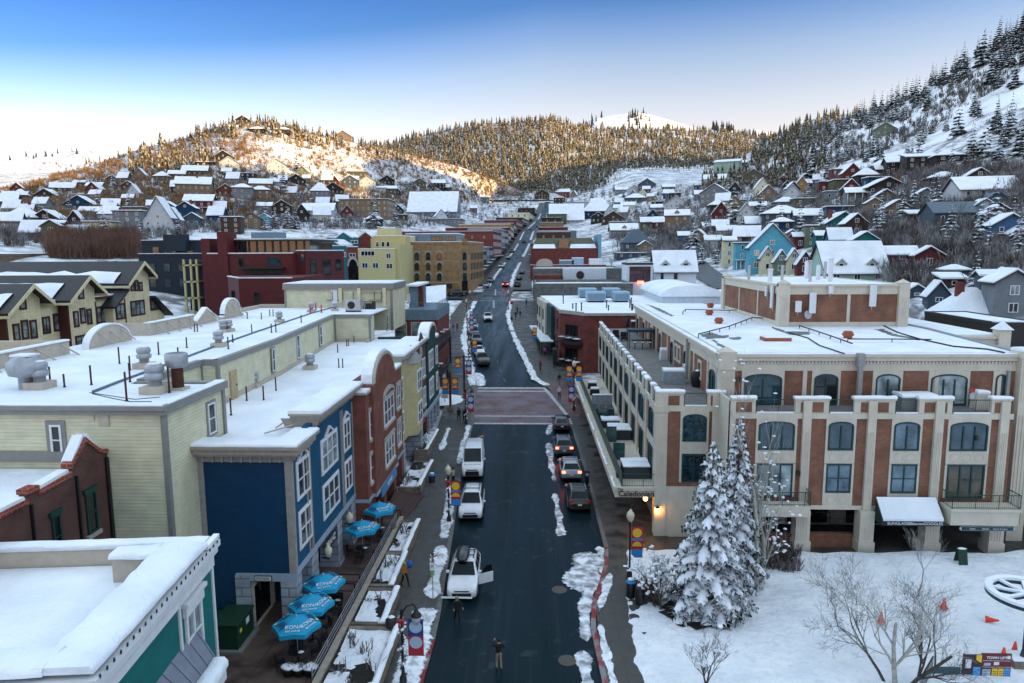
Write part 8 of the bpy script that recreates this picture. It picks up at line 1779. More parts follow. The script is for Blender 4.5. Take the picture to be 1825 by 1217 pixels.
def umbrella(p,label,rz,R_=1.28,zt=2.75):
 o=thing('patio_umbrella',label,'umbrella',p,'turquoise umbrellas on the patio',rz)
 m=MB();ze=zt-.52;n=6;ring=[(R_*math.cos(2*PI*i/n),R_*math.sin(2*PI*i/n),ze) for i in range(n)]
 mid=[((x0+x1)/2*.98,(y0+y1)/2*.98,ze+.05) for (x0,y0,_),(x1,y1,_) in zip(ring,ring[1:]+ring[:1])]
 vs=ring+mid+[(0,0,zt)];fs=[]
 for i in range(n):fs+=[(i,n+i,2*n),(n+i,(i+1)%n,2*n)]
 lo=[(x,y,z-.24) for x,y,z in ring]+[(x,y,z-.24) for x,y,z in mid];b=2*n+1
 for i in range(n):fs+=[(i,b+i,b+n+i,n+i),(n+i,b+n+i,b+(i+1)%n,(i+1)%n)]
 m.add(vs+lo,fs);m.mk('canopy',UMB,o,local=True)
 m=MB();r=random.Random(3);q=MB()
 for i in (0,1,2,3):
  a0=2*PI*i/n
  for k in range(3):
   a=a0+(.25+.25*k)*PI/3;ca,sa=math.cos(a),math.sin(a);L=R_*.93*math.cos(PI/6)/math.cos((a-a0)-PI/6)
   def S(u,v):f=u/ (R_*math.cos(PI/6)/math.cos(max(-PI/6,min(PI/6,(a-a0)-PI/6))));return (ca*u-sa*v,sa*u+ca*v,zt-.5*f+.03)
   m.add([S(L,-.02),S(L*.75,-.13),S(L*.5,0),S(L*.75,.13)],[(0,3,2,1)])
  a=a0+.12;L=R_*.82;c=(math.cos(a)*L,math.sin(a)*L,zt-.5*.84+.05)
  q.add([(c[0]+.075*math.cos(2*PI*j/8),c[1]+.075*math.sin(2*PI*j/8),c[2]-(.4*(.075*math.cos(2*PI*j/8-a)))) for j in range(8)],[tuple(range(8))])
 m.mk('leaf_print',UDK,o,local=True);q.mk('flower_print',UYL,o,local=True)
 for i in (4,5):
  a=2*PI*(i+.5)/n;ap=R_*math.cos(PI/6)
  sl=math.atan2(.5,ap)
  for body,size,u in (('KONA',.30,.66),('BIG WAVE',.16,.86)):
   tx=text('lettering',body,WHITE,o,(0,0,0),size,extr=.004);c=Vector((math.cos(a)*ap*u,math.sin(a)*ap*u,zt-.47*u+.05))
   ex_=Vector((-math.sin(a),math.cos(a),0));ey=Vector((-math.cos(a)*math.cos(sl),-math.sin(a)*math.cos(sl),math.sin(sl)));ez=ex_.cross(ey)
   tx.matrix_local=Matrix.Translation(c)@Matrix((ex_,ey,ez)).transposed().to_4x4()
 m=MB();m.cyl((0,0,0),(0,0,zt-.02),.025,None,8);m.la([(.05,zt-.03),(.05,zt+.06),(.01,zt+.1)],(0,0,0),8);m.mk('pole',STEEL,o,local=True)
 return o
def cafe_table(p,label,grp='black cafe tables'):
 o=thing('cafe_table',label,'table',p,grp);m=MB();m.la([(.52,.70),(.54,.72),(.52,.74),(.01,.74)],p,18);m.mk('tabletop',BLACK,o);m=MB();m.cyl((p[0],p[1],p[2]),(p[0],p[1],p[2]+.7),.04);m.la([(.28,0),(.27,.03),(.05,.06)],p,12);m.mk('pedestal',BLACK,o)
CHAIR0=None
def chair(p,rz,label):
 global CHAIR0
 if CHAIR0 is None:
  o=thing('cafe_chair',label,'chair',(0,0,0),'black metal cafe chairs')
  m=MB();m.bx(-.22,.22,-.22,.22,.43,.46);m.mk('seat',BLACK,o,local=True);m=MB()
  for i in range(6):m.bx(-.2+i*.075,-.175+i*.075,.2,.23,.46,.86)
  m.bx(-.22,.22,.195,.235,.84,.9);m.mk('backrest',BLACK,o,local=True)
  for sx in (-.2,.2):
   for sy in (-.2,.2):m=MB();m.cyl((sx,sy,0),(sx*.95,sy*.95,.44),.014,None,5);m.mk('leg',BLACK,o,local=True)
  m=MB();m.tube([(-.23,.2,.66),(-.23,-.18,.64),(-.23,-.2,.44)],.014,5);m.tube([(.23,.2,.66),(.23,-.18,.64),(.23,-.2,.44)],.014,5);m.mk('armrest',BLACK,o,local=True)
  CHAIR0=o;o.location=p;o.rotation_euler=(0,0,rz)
 else:dup(CHAIR0,p,rz,label,'black metal cafe chairs')
US=[atz(528,1104,2.72),atz(554,1067,2.72),atz(576,1030,2.72),atz(645,933,2.72),atz(676,900,2.72)]
UL=['turquoise umbrella nearest the camera, beside three flower pots','turquoise umbrella second from the camera on the patio','turquoise umbrella third from the camera, beside the stone pillar','turquoise umbrella fourth up the patio, by the wall globe lamp','turquoise umbrella farthest up, under the red brick building']
for i,(c,lab) in enumerate(zip(US,UL)):
 p=Vector((c.x,c.y,.22));umbrella(p,lab,.15+i*.1);q=Vector((p.x+.12,p.y-.1,.22));cafe_table((p.x,p.y,.22),'round black table under the %s umbrella on the patio'%('nearest','second','third','fourth','farthest')[i])
 for k in range(4):a=.6+k*PI/2+i*.3;chair((p.x+math.cos(a)*.95,p.y+math.sin(a)*.95,.22),a-PI/2,'black metal chair round the table of the %s umbrella'%('nearest','second','third','fourth','farthest')[i])
 m=MB();m.blob((p.x+.2,p.y-.15,.98),(.16,.12,.04),n=8,m=4,jit=.25,seed=i);m.mk('snow_patch',SNOW,kind='stuff',label='patch of snow on a black cafe table',cat='snow')
p=atz(595,1065,.9);o=thing('bench','dark bench topped with lumps of snow beside the third umbrella','bench',(p.x,p.y,.22));m=MB();m.bx(p.x-.9,p.x+.5,p.y-.3,p.y+.3,.6,.68);m.mk('seat',BLACK,o);m=MB();m.bx(p.x-.9,p.x+.5,p.y+.26,p.y+.32,.7,1.1);m.mk('backrest',BLACK,o)
for s in (-.8,.4):m=MB();m.bx(p.x+s-.04,p.x+s+.04,p.y-.28,p.y+.28,.22,.6);m.mk('leg',BLACK,o)
for a,b in ((-.5,.3),(.2,.2)):m=MB();m.blob((p.x+a,p.y-.03,.75),(b,b*.8,.08),n=8,m=4,seed=2,jit=.25);m.mk('snow',SNOW,o)
for k,(px,lab) in enumerate(((514,'left'),(534,'middle'),(554,'right'))):
 p=atz(px,1200,.3);o=thing('flower_pot','black flower pot heaped with snow, %s of the three by the rail end'%lab,'pot',(p.x,p.y,.22));m=MB();m.la([(.26,0),(.36,.35),(.38,.42),(.3,.42)],(p.x,p.y,.22),14);m.mk('pot',BLACK,o);m=MB();m.blob((p.x,p.y,.68),(.36,.34,.13),n=11,m=6,jit=.2,seed=k);m.mk('snow',SNOW,o);m=MB();r=random.Random(k)
 for i in range(4):bush(m,Vector((p.x+r.uniform(-.2,.2),p.y+r.uniform(-.2,.2),.62)),.35,r,8)
 m.mk('dead_plants',needle_mat('pot greens',(.03,.06,.02),(.5,.5,.5),0),o)
GRN=paint('transformer green',(.010,.055,.030),.55,.12)
for x0,x1,y0,y1,h,lab in ((-17.95,-16.5,34.2,36.3,1.75,'big dark green electrical cabinet with yellow label by the blue wall'),(-18.9,-18.05,34.6,36.2,1.45,'smaller green electrical cabinet behind the big one')):
 o=thing('electrical_cabinet',lab,'cabinet',((x0+x1)/2,(y0+y1)/2,.22));m=MB();m.bx(x0,x1,y0,y1,.4,h);m.mk('body',GRN,o,bevel=.03);m=MB();m.bx(x0-.06,x1+.06,y0-.06,y1+.06,h,h+.12);m.mk('lid',GRN,o,bevel=.03);m=MB();m.bx(x0-.25,x1+.25,y0-.25,y1+.2,.21,.4);m.mk('plinth',CONC,o)
 if x1>-17:m=MB();m.bx(x1+.001,x1+.012,y0+.3,y0+.55,1.2,1.4);m.mk('label',flat('yellow label',(.7,.6,.03)),o);m=MB();m.bx(x1+.001,x1+.012,y0+1.1,y0+1.5,1.25,1.6);m.mk('label',WHITE,o)
for px,py,lab in ((585,985,'cream acorn globe lamp on the stone pillar above the umbrellas'),(623,925,'cream acorn globe lamp farther along the blue front')):
 p=atx(px,py,XB+.55);o=thing('wall_lamp',lab,'lamp',p);m=MB();m.la([(.08,-.3),(.16,-.2),(.26,.1),(.24,.28),(.12,.42),(.1,.5),(.02,.56)],p,12);m.mk('globe',paint('cream glass',(.6,.56,.44),.3),o);m=MB();m.bx(XB+.14,p.x,p.y-.04,p.y+.04,p.z-.38,p.z-.3);m.la([(.1,-.4),(.1,-.28)],p,10);m.mk('bracket',BLACK,o)
# vehicles
def carpaint(name,c,metal=.0):
 if name in MATS:return MATS[name]
 t=NT(name);t.color(t.mix(t.ramp(t.noise(1.5,5),.35,.75),c,tuple(x*.8+.012 for x in c)));t.b.inputs['Roughness'].default_value=.32;t.b.inputs['Metallic'].default_value=metal;t.b.inputs['Coat Weight'].default_value=.4;t.b.inputs['Coat Roughness'].default_value=.1
 MATS[name]=t.mat;return t.mat
CW=carpaint('white car paint',(.66,.68,.70));CB_=carpaint('black car paint',(.012,.013,.015));CG=carpaint('grey car paint',(.10,.12,.14),.3);CS=carpaint('silver car paint',(.38,.40,.42),.4);CBL=carpaint('blue car paint',(.02,.05,.11));CR=carpaint('red car paint',(.30,.02,.02))
TYRE=paint('tyre rubber',(.015,.015,.016),.9,.2);RIM=flat('alloy rim',(.30,.31,.32),.35,.8);CGL=glass('car glass',(.006,.010,.013),.08,(.012,.02,.025),.22);HEADL=flat('headlight glass',(.16,.17,.18),.15);TAIL=flat('tail light',(.45,.01,.012),.3);TAILON=flat('lit tail light',(1,.05,.02),.3,0,5);HLON=flat('lit headlight',(1,.9,.75),.3,0,6);PLATE=flat('licence plate',(.6,.6,.58));BPL=flat('black plastic',(.015,.015,.016),.55)
KIND={'suv':dict(L=4.9,W=1.94,H=1.73,hood=.98,cowl=-1.05,wt=-.25,rt=1.75,tail=2.33,belt=1.06,hf=.9),
  'wagon':dict(L=5.15,W=1.98,H=1.74,hood=1.0,cowl=-1.35,wt=-.35,rt=2.1,tail=2.5,belt=1.02,hf=.92),
  'van':dict(L=5.6,W=2.06,H=2.55,hood=1.25,cowl=-1.75,wt=-1.0,rt=2.7,tail=2.78,belt=1.45,hf=1.1),
  'sedan':dict(L=4.7,W=1.84,H=1.45,hood=.88,cowl=-.95,wt=-.2,rt=1.15,tail=1.95,belt=.95,hf=.75),
  'pickup':dict(L=5.6,W=1.98,H=1.85,hood=1.12,cowl=-1.1,wt=-.45,rt=.75,tail=1.0,belt=1.2,hf=1.0)}
def car(label,kind,paint_,loc,rz,cat='car',lights=None,rails=False,snowy=0,box=False,door=False,group=None):
 K=KIND[kind];L,W_,H=K['L'],K['W'],K['H'];hw=W_/2;f=-L/2;b=L/2
 o=thing('parked_car' if cat=='car' else cat,label,cat,loc,group,rz)
 tw=hw*(.70 if kind !='van' else .86);bt=K['belt']
 st=[(f,.42,.62,.66,hw*.80,hw*.7),(f+.06,.30,K['hf']-.12,K['hf']-.08,hw*.90,hw*.8),(f+.22,.24,K['hf']-.02,K['hf']+.02,hw*.97,hw*.85),(f+.7,.24,K['hood']-.02,K['hood']+.02,hw,hw*.86),(K['cowl'],.24,bt-.02,K['hood']+.08,hw,hw*.84),
  (K['wt'],.24,bt,H-.06,hw,tw),(K['wt']+.35,.24,bt,H,hw,tw),((K['wt']+K['rt'])/2,.24,bt,H+.01,hw,tw),(K['rt'],.24,bt,H-.05,hw,tw*.98)]
 if kind=='sedan':st+=[(K['tail'],.26,bt,bt+.06,hw*.98,hw*.8),(b-.12,.28,bt-.03,bt+.02,hw*.95,hw*.8),(b,.40,bt-.2,bt-.15,hw*.85,hw*.7)]
 elif kind=='pickup':st+=[(K['tail'],.26,bt-.02,bt+.02,hw,hw*.95),(b-.1,.28,bt-.04,bt,hw*.99,hw*.95),(b,.45,bt-.12,bt-.06,hw*.95,hw*.9)]
 else:st+=[(K['tail'],.26,bt,(bt+.12 if kind!='van' else H-.15),hw*.97,(hw*.82 if kind!='van' else tw*.97)),(b-.06,.30,bt-.12,bt-.05 if kind!='van' else H-.4,hw*.93,hw*.75),(b,.42,bt-.35,bt-.3,hw*.86,hw*.7)]
 m=MB();rows=[]
 for y,zb,zl_,zt,w1,w2 in st:
  pr=[(w1*.90,zb),(w1*.985,zb+.10),(w1,zb+(zl_-zb)*.55),(w1*.985,zl_-.03),(w1*.955,zl_),(w2+(w1*.955-w2)*.12,zl_+(zt-zl_)*.86),(w2*.93,zt-.015),(w2*.6,zt+.012),(0,zt+.018)]
  rows.append([(x,y,z) for x,z in pr]+[(-x,y,z) for x,z in pr[-2::-1]])
 n=len(rows[0]);m.add([v for r in rows for v in r],[(i*n+j,i*n+j+1,(i+1)*n+j+1,(i+1)*n+j) for i in range(len(rows)-1) for j in range(n-1)],0,True)
 m.add(rows[0],[tuple(range(n))],0,True);m.add(rows[-1],[tuple(range(n-1,-1,-1))],0,True);m.add([rows[i][j] for i in range(len(rows)) for j in (0,-1)],[(2*i,2*i+2,2*i+3,2*i+1) for i in range(len(rows)-1)],0)
 m.mk('body',paint_,o,local=True)
 def side_x(z,y):
  for s0,s1 in zip(st,st[1:]):
   if y<=s1[0]:
    u=(y-s0[0])/(s1[0]-s0[0]);q=[a+(c-a)*u for a,c in zip(s0,s1)];break
  else:q=st[-1]
  _,zb,zl_,zt,w1,w2=q;u=max(0,min(1,(z-zl_)/max(.01,(zt-zl_)*.86)));x0=w1*.955;x1=w2+(w1*.955-w2)*.12
  return x0+(x1-x0)*u+.012
 zc=K['hood']+.12;zt=H-.045;a=tw*.9
 yw0=K['cowl']+.06;yw1=K['wt']-.03
 m=MB();up=.03;m.add([(-hw*.80,yw0-up,zc+up),(hw*.80,yw0-up,zc+up),(a,yw1-up,zt+up),(-a,yw1-up,zt+up)],[(0,1,2,3)]);m.mk('windshield',CGL,o,local=True)
 if kind in ('suv','wagon'):m=MB();m.add([(-hw*.76,K['tail']+.0,bt+.16),(hw*.76,K['tail']+.0,bt+.16),(a*.96,K['rt']+.06,H-.12),(-a*.96,K['rt']+.06,H-.12)],[(3,2,1,0)]);[None for _ in ()];m.v=[(x,y+.03,z+.02) for x,y,z in m.v];m.mk('rear_window',CGL,o,local=True)
 elif kind=='sedan' or kind=='pickup':m=MB();m.add([(-hw*.74,K['tail']-.06,bt+.1),(hw*.74,K['tail']-.06,bt+.1),(a*.94,K['rt']+.1,H-.12),(-a*.94,K['rt']+.1,H-.12)],[(3,2,1,0)]);m.v=[(x,y+.03,z+.02) for x,y,z in m.v];m.mk('rear_window',CGL,o,local=True)
 y0=K['cowl']+.35;y1=K['rt']+(.2 if kind!='van' else -3.0)
 sp_=[(y0,y0+(y1-y0)*.42),(y0+(y1-y0)*.45,y0+(y1-y0)*(.8 if kind in('suv','wagon') else .98))]+([(y0+(y1-y0)*.83,y1)] if kind in ('suv','wagon') else [])
 if kind=='van':sp_=[(y0,K['wt']+.75)]
 for s in (-1,1):
  for i,(p,q) in enumerate(sp_):
   zl0=bt+.05;zh=H-.17;p2=p+(.55 if i==0 else 0) ;q2=q-(.22 if i==len(sp_)-1 and kind!='van' else 0)
   if kind=='van':zh=2.05;p2=p+.5
   m=MB();m.add([(s*side_x(zl0,p),p,zl0),(s*side_x(zl0,q),q,zl0),(s*side_x(zh,q2),q2,zh),(s*side_x(zh,p2),p2,zh)],[(0,1,2,3) if s>0 else (3,2,1,0)]);m.mk('side_window',CGL,o,local=True)
  m=MB();x=hw+.02;m.bx(min(s*hw*.97,s*(hw+.2)),max(s*hw*.97,s*(hw+.2)),y0+.02,y0+.14,bt+.02,bt+.2);m.mk('mirror',paint_,o,local=True,bevel=.03)
  for y in (f+.92,b-1.0):
   m=MB();m.cyl((s*(hw-.24),y,.36),(s*(hw+.005),y,.36),.36,.36,16);wl=m.mk('wheel',TYRE,o,local=True);m=MB();m.cyl((s*(hw+.006),y,.36),(s*(hw+.02),y,.36),.23,.2,12);m.mk('rim',RIM,wl,local=True)
   m=MB()
   for k in range(10):
    a0,a1=PI*k/10,PI*(k+1)/10;q=[(y+r_*math.cos(t),.36+r_*math.sin(t)) for r_,t in ((.37,a0),(.45,a0),(.45,a1),(.37,a1))];m.sh(q,'x',min(s*(hw*.985),s*(hw+.012)),max(s*(hw*.985),s*(hw+.012)))
   m.mk('wheel_arch',BPL,o,local=True)
  m=MB();m.add([(s*hw*.45,f+.05,K['hf']-.22),(s*hw*.88,f+.14,K['hf']-.20),(s*hw*.9,f+.24,K['hf']-.05),(s*hw*.5,f+.09,K['hf']-.10)],[(0,1,2,3) if s>0 else (3,2,1,0)]);m.v=[(x,y-.03,z+.01) for x,y,z in m.v];m.mk('headlight',HLON if lights=='h' else HEADL,o,local=True)
  m=MB();zt_=bt-.08 if kind!='van' else 1.3;m.bx(min(s*hw*.62,s*hw*.93),max(s*hw*.62,s*hw*.93),b-.11,b-.02 if kind!='sedan' else b-.03,zt_-.12,zt_+.06);m.mk('tail_light',TAILON if lights=='t' else TAIL,o,local=True)
 m=MB();m.bx(-hw*.62,hw*.62,f-.035,f+.1,.38,K['hf']-.30);m.bx(-hw*.5,hw*.5,f+.0,f+.12,K['hf']-.24,K['hf']-.15);m.mk('grille',BPL,o,local=True,bevel=.03);m=MB();m.bx(-hw*.82,hw*.82,f-.01,f+.12,.25,.34);m.bx(-hw*.85,hw*.85,b-.1,b+.03,.30,.46);m.mk('bumper',BPL,o,local=True,bevel=.02)
 if kind in ('suv','wagon','pickup'):
  for s in (-1,1):m=MB();m.bx(min(s*hw*.9,s*(hw+.008)),max(s*hw*.9,s*(hw+.008)),f+1.4,b-1.5,.24,.40);m.mk('sill',BPL,o,local=True)
 m=MB();m.bx(-hw*.78,hw*.78,f+.62,f+.63,K['hood']-.1,K['hood']+.026);m.mk('hood_line',BPL,o,local=True) if kind=='van' else None;m=MB();m.bx(-.17,.17,b-.01,b+.035,.62,.76);m.mk('licence_plate',PLATE,o,local=True)
 if rails:
  for s in (-1,1):m=MB();m.bx(s*tw*.88-.03,s*tw*.88+.03,K['wt']+.4,K['rt']-.1,H,H+.07);m.mk('roof_rail',BPL if rails=='b' else STEEL,o,local=True)
  m=MB()
  for y in (K['wt']+.7,K['rt']-.5):m.bx(-tw*.9,tw*.9,y,y+.06,H+.06,H+.10)
  m.mk('cross_bar',BPL,o,local=True)
 if snowy:m=MB();m.add([(-a*.9,K['wt']+.3,H+.02),(a*.9,K['wt']+.3,H+.02),(a*.9,K['rt']-.1,H),(-a*.9,K['rt']-.1,H)],[(0,1,2,3)]);m.add([(-a*.85,K['wt']+.4,H+.09),(a*.85,K['wt']+.4,H+.09),(a*.85,K['rt']-.2,H+.09),(-a*.85,K['rt']-.2,H+.09)],[(0,1,2,3)]);m.add(m.v[:4]+m.v[4:8],[(0,1,5,4),(1,2,6,5),(2,3,7,6),(3,0,4,7)]);m.mk('roof_snow',SNOW,o,local=True)
 if box:
  rows=[]
  for y,w1,h1 in ((-.55,.16,.12),(-.45,.30,.24),(0,.40,.36),(.6,.42,.38),(1.2,.40,.34),(1.42,.34,.22),(1.48,.2,.12)):rows.append([(-.12+w1*x,y,H+.1+h1*z) for x,z in ((-1,0),(-1.02,.5),(-.8,.88),(0,1),(.8,.88),(1.02,.5),(1,0))])
  n=7;m=MB();m.add([v for r in rows for v in r],[(i*n+j,i*n+j+1,(i+1)*n+j+1,(i+1)*n+j) for i in range(len(rows)-1) for j in range(n-1)],0,True);m.add(rows[0],[tuple(range(n))]);m.add(rows[-1],[tuple(range(n-1,-1,-1))]);m.mk('cargo_box',carpaint('glossy black box',(.010,.013,.014)),o,local=True)
 if door:
  s=1;y=K['cowl']+.25;ang=math.radians(62);d=Vector((math.sin(ang),math.cos(ang),0));n_=Vector((d.y,-d.x,0))*.05;L_=1.05;p=Vector((hw*.99,y,0));e=p+d*L_
  m=MB()
  def Q(u,z,k):q=p+d*L_*u+n_*k;return (q.x,q.y,z)
  m.add([Q(0,.38,-1),Q(1,.38,-1),Q(1,bt,-1),Q(0,bt,-1),Q(0,.38,1),Q(1,.38,1),Q(1,bt,1),Q(0,bt,1)],[(0,1,2,3),(7,6,5,4),(0,4,5,1),(1,5,6,2),(2,6,7,3),(3,7,4,0)]);dr=m.mk('door',paint_,o,local=True)
  m=MB();m.add([Q(.12,bt+.01,0),Q(.98,bt+.01,0),Q(.92,H-.2,-.8),Q(.55,H-.22,-.8)],[(0,1,2,3)]);m.mk('door_glass',CGL,dr,local=True);m=MB();m.add([Q(.05,.5,-1.3),Q(.95,.5,-1.3),Q(.95,bt-.08,-1.3),Q(.05,bt-.08,-1.3)],[(0,1,2,3)]);m.mk('door_trim',BPL,dr,local=True)
 return o
gz=lambda x,y: (x,y,g(y)+.006)
car('white SUV with black roof box and its driver door open','suv',CW,gz(-5.0,42.8),math.radians(1.5),rails='b',box=True,door=True)
car('white wagon with roof rails parked behind the open door SUV','wagon',CW,gz(-5.75,55.4),math.radians(2),rails='b')
car('tall white cargo van parked nose to tail behind the white wagon','van',CW,gz(-6.55,65.0),math.radians(3),cat='van')
for x,y,k,c,lab,lt,sn in ((3.25,57.3,'suv',CB_,'black SUV nearest the camera in the right kerb row',None,0),(2.9,64.2,'suv',CS,'pale silver SUV with lit tail lights, second in the right row','t',0),(2.45,71.0,'suv',CG,'grey SUV with red tail lights, third in the right row','t',0),(2.5,79.2,'sedan',CB_,'black sedan parked at the brick crossing on the right',None,0)):
 car(lab,k,c,gz(x,y),math.radians(180+2),lights=lt,rails=(k=='suv'),snowy=sn)
for px,py,k,c,lab,lt,rz in ((858,655,'pickup',CB_,'black pickup truck first in the left row beyond the crossing',None,10),(851,636,'sedan',CW,'white car second in the left row beyond the crossing',None,10),(847,616,'suv',CG,'dark grey SUV third in the left row beyond the crossing',None,8),(843,602,'suv',CBL,'blue SUV fourth in the left row beyond the crossing',None,8),(842,590,'sedan',CS,'silver car fifth in the left row beyond the crossing',None,8),(840,579,'sedan',CG,'grey car last in the left row beyond the crossing',None,5),(868,574,'suv',CW,'white SUV driving down the middle of the street','h',6)):
 d=ray(px,py);t_=20
 while CH+d.z*t_>g(d.y*t_) and t_<900:t_+=.05
 y=d.y*t_;y+=KIND[k]['L']/2;car(lab,k,c,gz(d.x*t_,y),math.radians(rz),lights=lt,rails=k=='suv')
def on_road(px,py):
 d=ray(px,py);t_=20
 while CH+d.z*t_>g(d.y*t_) and t_<1200:t_+=.1
 return d.x*t_,d.y*t_
for px,py,k,c,lab,lt,rz in ((901,512,'suv',CR,'red SUV with tail lights driving up beyond the far crossing','t',178),(814,528,'pickup',CB_,'black pickup parked on the side road before the tan hotel',None,-80),(866,513,'sedan',CS,'silver car parked beside the tan hotel',None,-2),(873,505,'suv',CG,'grey SUV parked beside the tan hotel behind the silver car',None,-2),(893,478,'suv',CW,'white SUV coming down past the light blue shop','h',-2),(922,512,'suv',CB_,'black SUV parked on the right past the far crossing',None,178),(925,500,'sedan',CB_,'dark car second on the right past the far crossing',None,178),(930,489,'sedan',CG,'grey car third on the right past the far crossing',None,178),(905,462,'sedan',CS,'silver car high on the left kerb below red brick',None,-2),(912,451,'suv',CB_,'black SUV high on the left kerb by the big red building',None,-2),(934,433,'suv',CB_,'dark SUV driving far up the street','h',-3),(945,410,'sedan',CR,'tiny red car far up the street',None,-3),(958,407,'suv',CB_,'tiny dark SUV far up on the right kerb',None,176)):
 x,y=on_road(px,py);y+=2;car(lab,k,c,gz(x,y) if y<187 or y>206 or abs(x)<17 else (x,y,T(x,y)+.1),math.radians(rz),lights=lt)
p=land(1226,480);car('silver pickup parked on the snowy side street by white dormer house','pickup',CS,(p.x,p.y,p.z+.15),math.radians(-150),snowy=1)
LOT=[(560,391),(572,393),(585,391),(598,393),(612,392),(626,391),(640,393)]
for k,(px,py) in enumerate(LOT):p=land(px,py+3);car('snow covered %s car in the lot below the tan block, number %s from the left'%(('grey','black','blue','white','red','black','grey')[k],('one','two','three','four','five','six','seven')[k]),('suv','sedan')[k%2],(CG,CB_,CBL,CW,CR,CB_,CG)[k],p,.4+.1*k,snowy=1,group='snowy cars in the lot below the tan block')
A=land(572,410);B=land(662,408);o=thing('fence','brown wooden fence at the edge of the snowy lot','fence',A);m=MB();n=46
for i in range(n):q=A.lerp(B,i/n);m.bx(q.x,q.x+(B.x-A.x)/n*.86,q.y,q.y+.08,q.z-1,q.z+2.2+.12*(i%2))
m.mk('boards',BROWNW,o)
# people
SKIN=paint('skin',(.35,.2,.14));
def cloth(n,c):return paint(n+' cloth',c,.85,.15,8)
CL={k:cloth(k,c) for k,c in dict(black=(.014,.014,.016),khaki=(.28,.235,.17),lime=(.22,.55,.03),grey=(.18,.18,.19),white=(.6,.6,.6),navy=(.02,.03,.07),red=(.3,.02,.03),orange=(.35,.14,.03),blue=(.03,.14,.45),purple=(.14,.04,.3),brown=(.08,.05,.035),pink=(.5,.1,.3),beige=(.42,.36,.27)).items()}
def person(label,p,rz,top,legs,hair='brown',pose='stand',h=1.75,hat=None,seed=0,extra=None,group=None):
 r=random.Random(seed);s=h/1.75;sw=.0
 J={'pel':(0,0,.95),'wst':(0,.0,1.10),'chs':(0,.01,1.32),'nk':(0,.01,1.47),'hd':(0,-.01,1.57),'hd2':(0,.0,1.68)}
 st={'stand':(.02,-.03),'walk':(.26,-.24),'film':(.05,-.12),'ski':(.2,-.3)}[pose]
 for k,sx,fy in (('l',1,st[0]),('r',-1,st[1])):
  J['hip'+k]=(.09*sx,0,.90);J['kn'+k]=(.10*sx,-.03-fy*.55,.49);J['an'+k]=(.10*sx,-fy+.03,.09);J['to'+k]=(.11*sx,-fy-.13,.04);J['sh'+k]=(.18*sx,.01,1.40)
  if pose=='film' and k=='l': J['el'+k]=(.30,-.14,1.32);J['ha'+k]=(.12,-.30,1.50)
  elif pose=='film': J['el'+k]=(-.30,.0,1.17);J['ha'+k]=(-.42,-.2,1.05)
  elif pose=='ski': J['el'+k]=(.28*sx,-.1,1.18);J['ha'+k]=(.28*sx,-.32,1.10)
  else: J['el'+k]=(.25*sx,.02+fy*.3,1.14);J['ha'+k]=(.26*sx,-.08+fy*.5,.90)
 R0={'pel':.135,'wst':.125,'chs':.15,'nk':.06,'hd':.095,'hd2':.075,'hip':.10,'kn':.07,'an':.05,'to':.042,'sh':.075,'el':.055,'ha':.038}
 E_=[('pel','wst'),('wst','chs'),('chs','nk'),('nk','hd'),('hd','hd2')]
 for k in 'lr': E_+=[('pel','hip'+k),('hip'+k,'kn'+k),('kn'+k,'an'+k),('an'+k,'to'+k),('chs','sh'+k),('sh'+k,'el'+k),('el'+k,'ha'+k)]
 names=list(J);bm=bmesh.new();ly=bm.verts.layers.skin.verify();vv={}
 for n_ in names:
  v=bm.verts.new(Vector(J[n_])*s);q=R0[n_] if n_ in R0 else R0[n_[:-1]];v[ly].radius=(q*s*(1.08 if n_ in('chs','pel','wst') else 1),q*s*(.82 if n_ in ('chs','wst','pel') else 1));v[ly].use_root=n_=='pel';vv[n_]=v
 for a,b in E_:bm.edges.new((vv[a],vv[b]))
 me=bpy.data.meshes.new('tmp');bm.to_mesh(me);bm.free();o=bpy.data.objects.new('tmp',me);o.modifiers.new('skin','SKIN').use_smooth_shade=True;o.modifiers.new('s','SUBSURF').levels=1
 me2=baked(o)
 m=MB();V=[tuple(v.co) for v in me2.vertices]
 for pl in me2.polygons:
  c=pl.center/s;
  isarm=abs(c.x)>.19 and c.z>.8
  near=min((Vector(J['ha'+k])-c).length for k in 'lr')
  mi=1 if (c.z<.96 and not isarm) else (2 if (c.z>1.465 and not isarm and abs(c.x)<.12) or near<.05 else 0)
  if c.z<.10:mi=3
  m.f.append(tuple(pl.vertices));m.m.append(mi);m.sm.append(True)
 m.v=V;b_=len(V)
 for k,sx in (('l',1),('r',-1)):
  hnd=Vector(J['ha'+k])*s;fd=(hnd-Vector(J['el'+k])*s).normalized();si=fd.cross(Vector((0,0,1)));si=si.normalized() if si.length>.1 else Vector((1,0,0))
  for i in range(4):q=hnd+si*(i-1.5)*.018*s+fd*.05*s;L_=(.062,.075,.07,.055)[i]*s;k1=q+fd*L_*.55;m.tube([q-fd*.03,k1,k1+(fd+Vector((0,-.4,-.2))).normalized()*L_*.5],[.009,.0085,.007],5,2)
  q=hnd+si*-.032*s;m.tube([q,q+(fd*.5-si).normalized()*.035*s,q+(fd-si*.4).normalized()*.065*s],[.011,.010,.008],5,2)
 hz=1.60*s
 m.blob((0,-.105*s,hz-.02*s),(.016*s,.025*s,.025*s),2,6,4,0);
 for sx in (-1,1):m.blob((.035*sx*s,-.088*s,hz+.015*s),(.013*s,.01*s,.009*s),3,6,4,0);m.blob((.098*sx*s,.0,hz),(.014*s,.028*s,.035*s),2,6,4,0)
 m.blob((0,-.092*s,hz-.065*s),(.028*s,.012*s,.008*s),4,6,4,0)
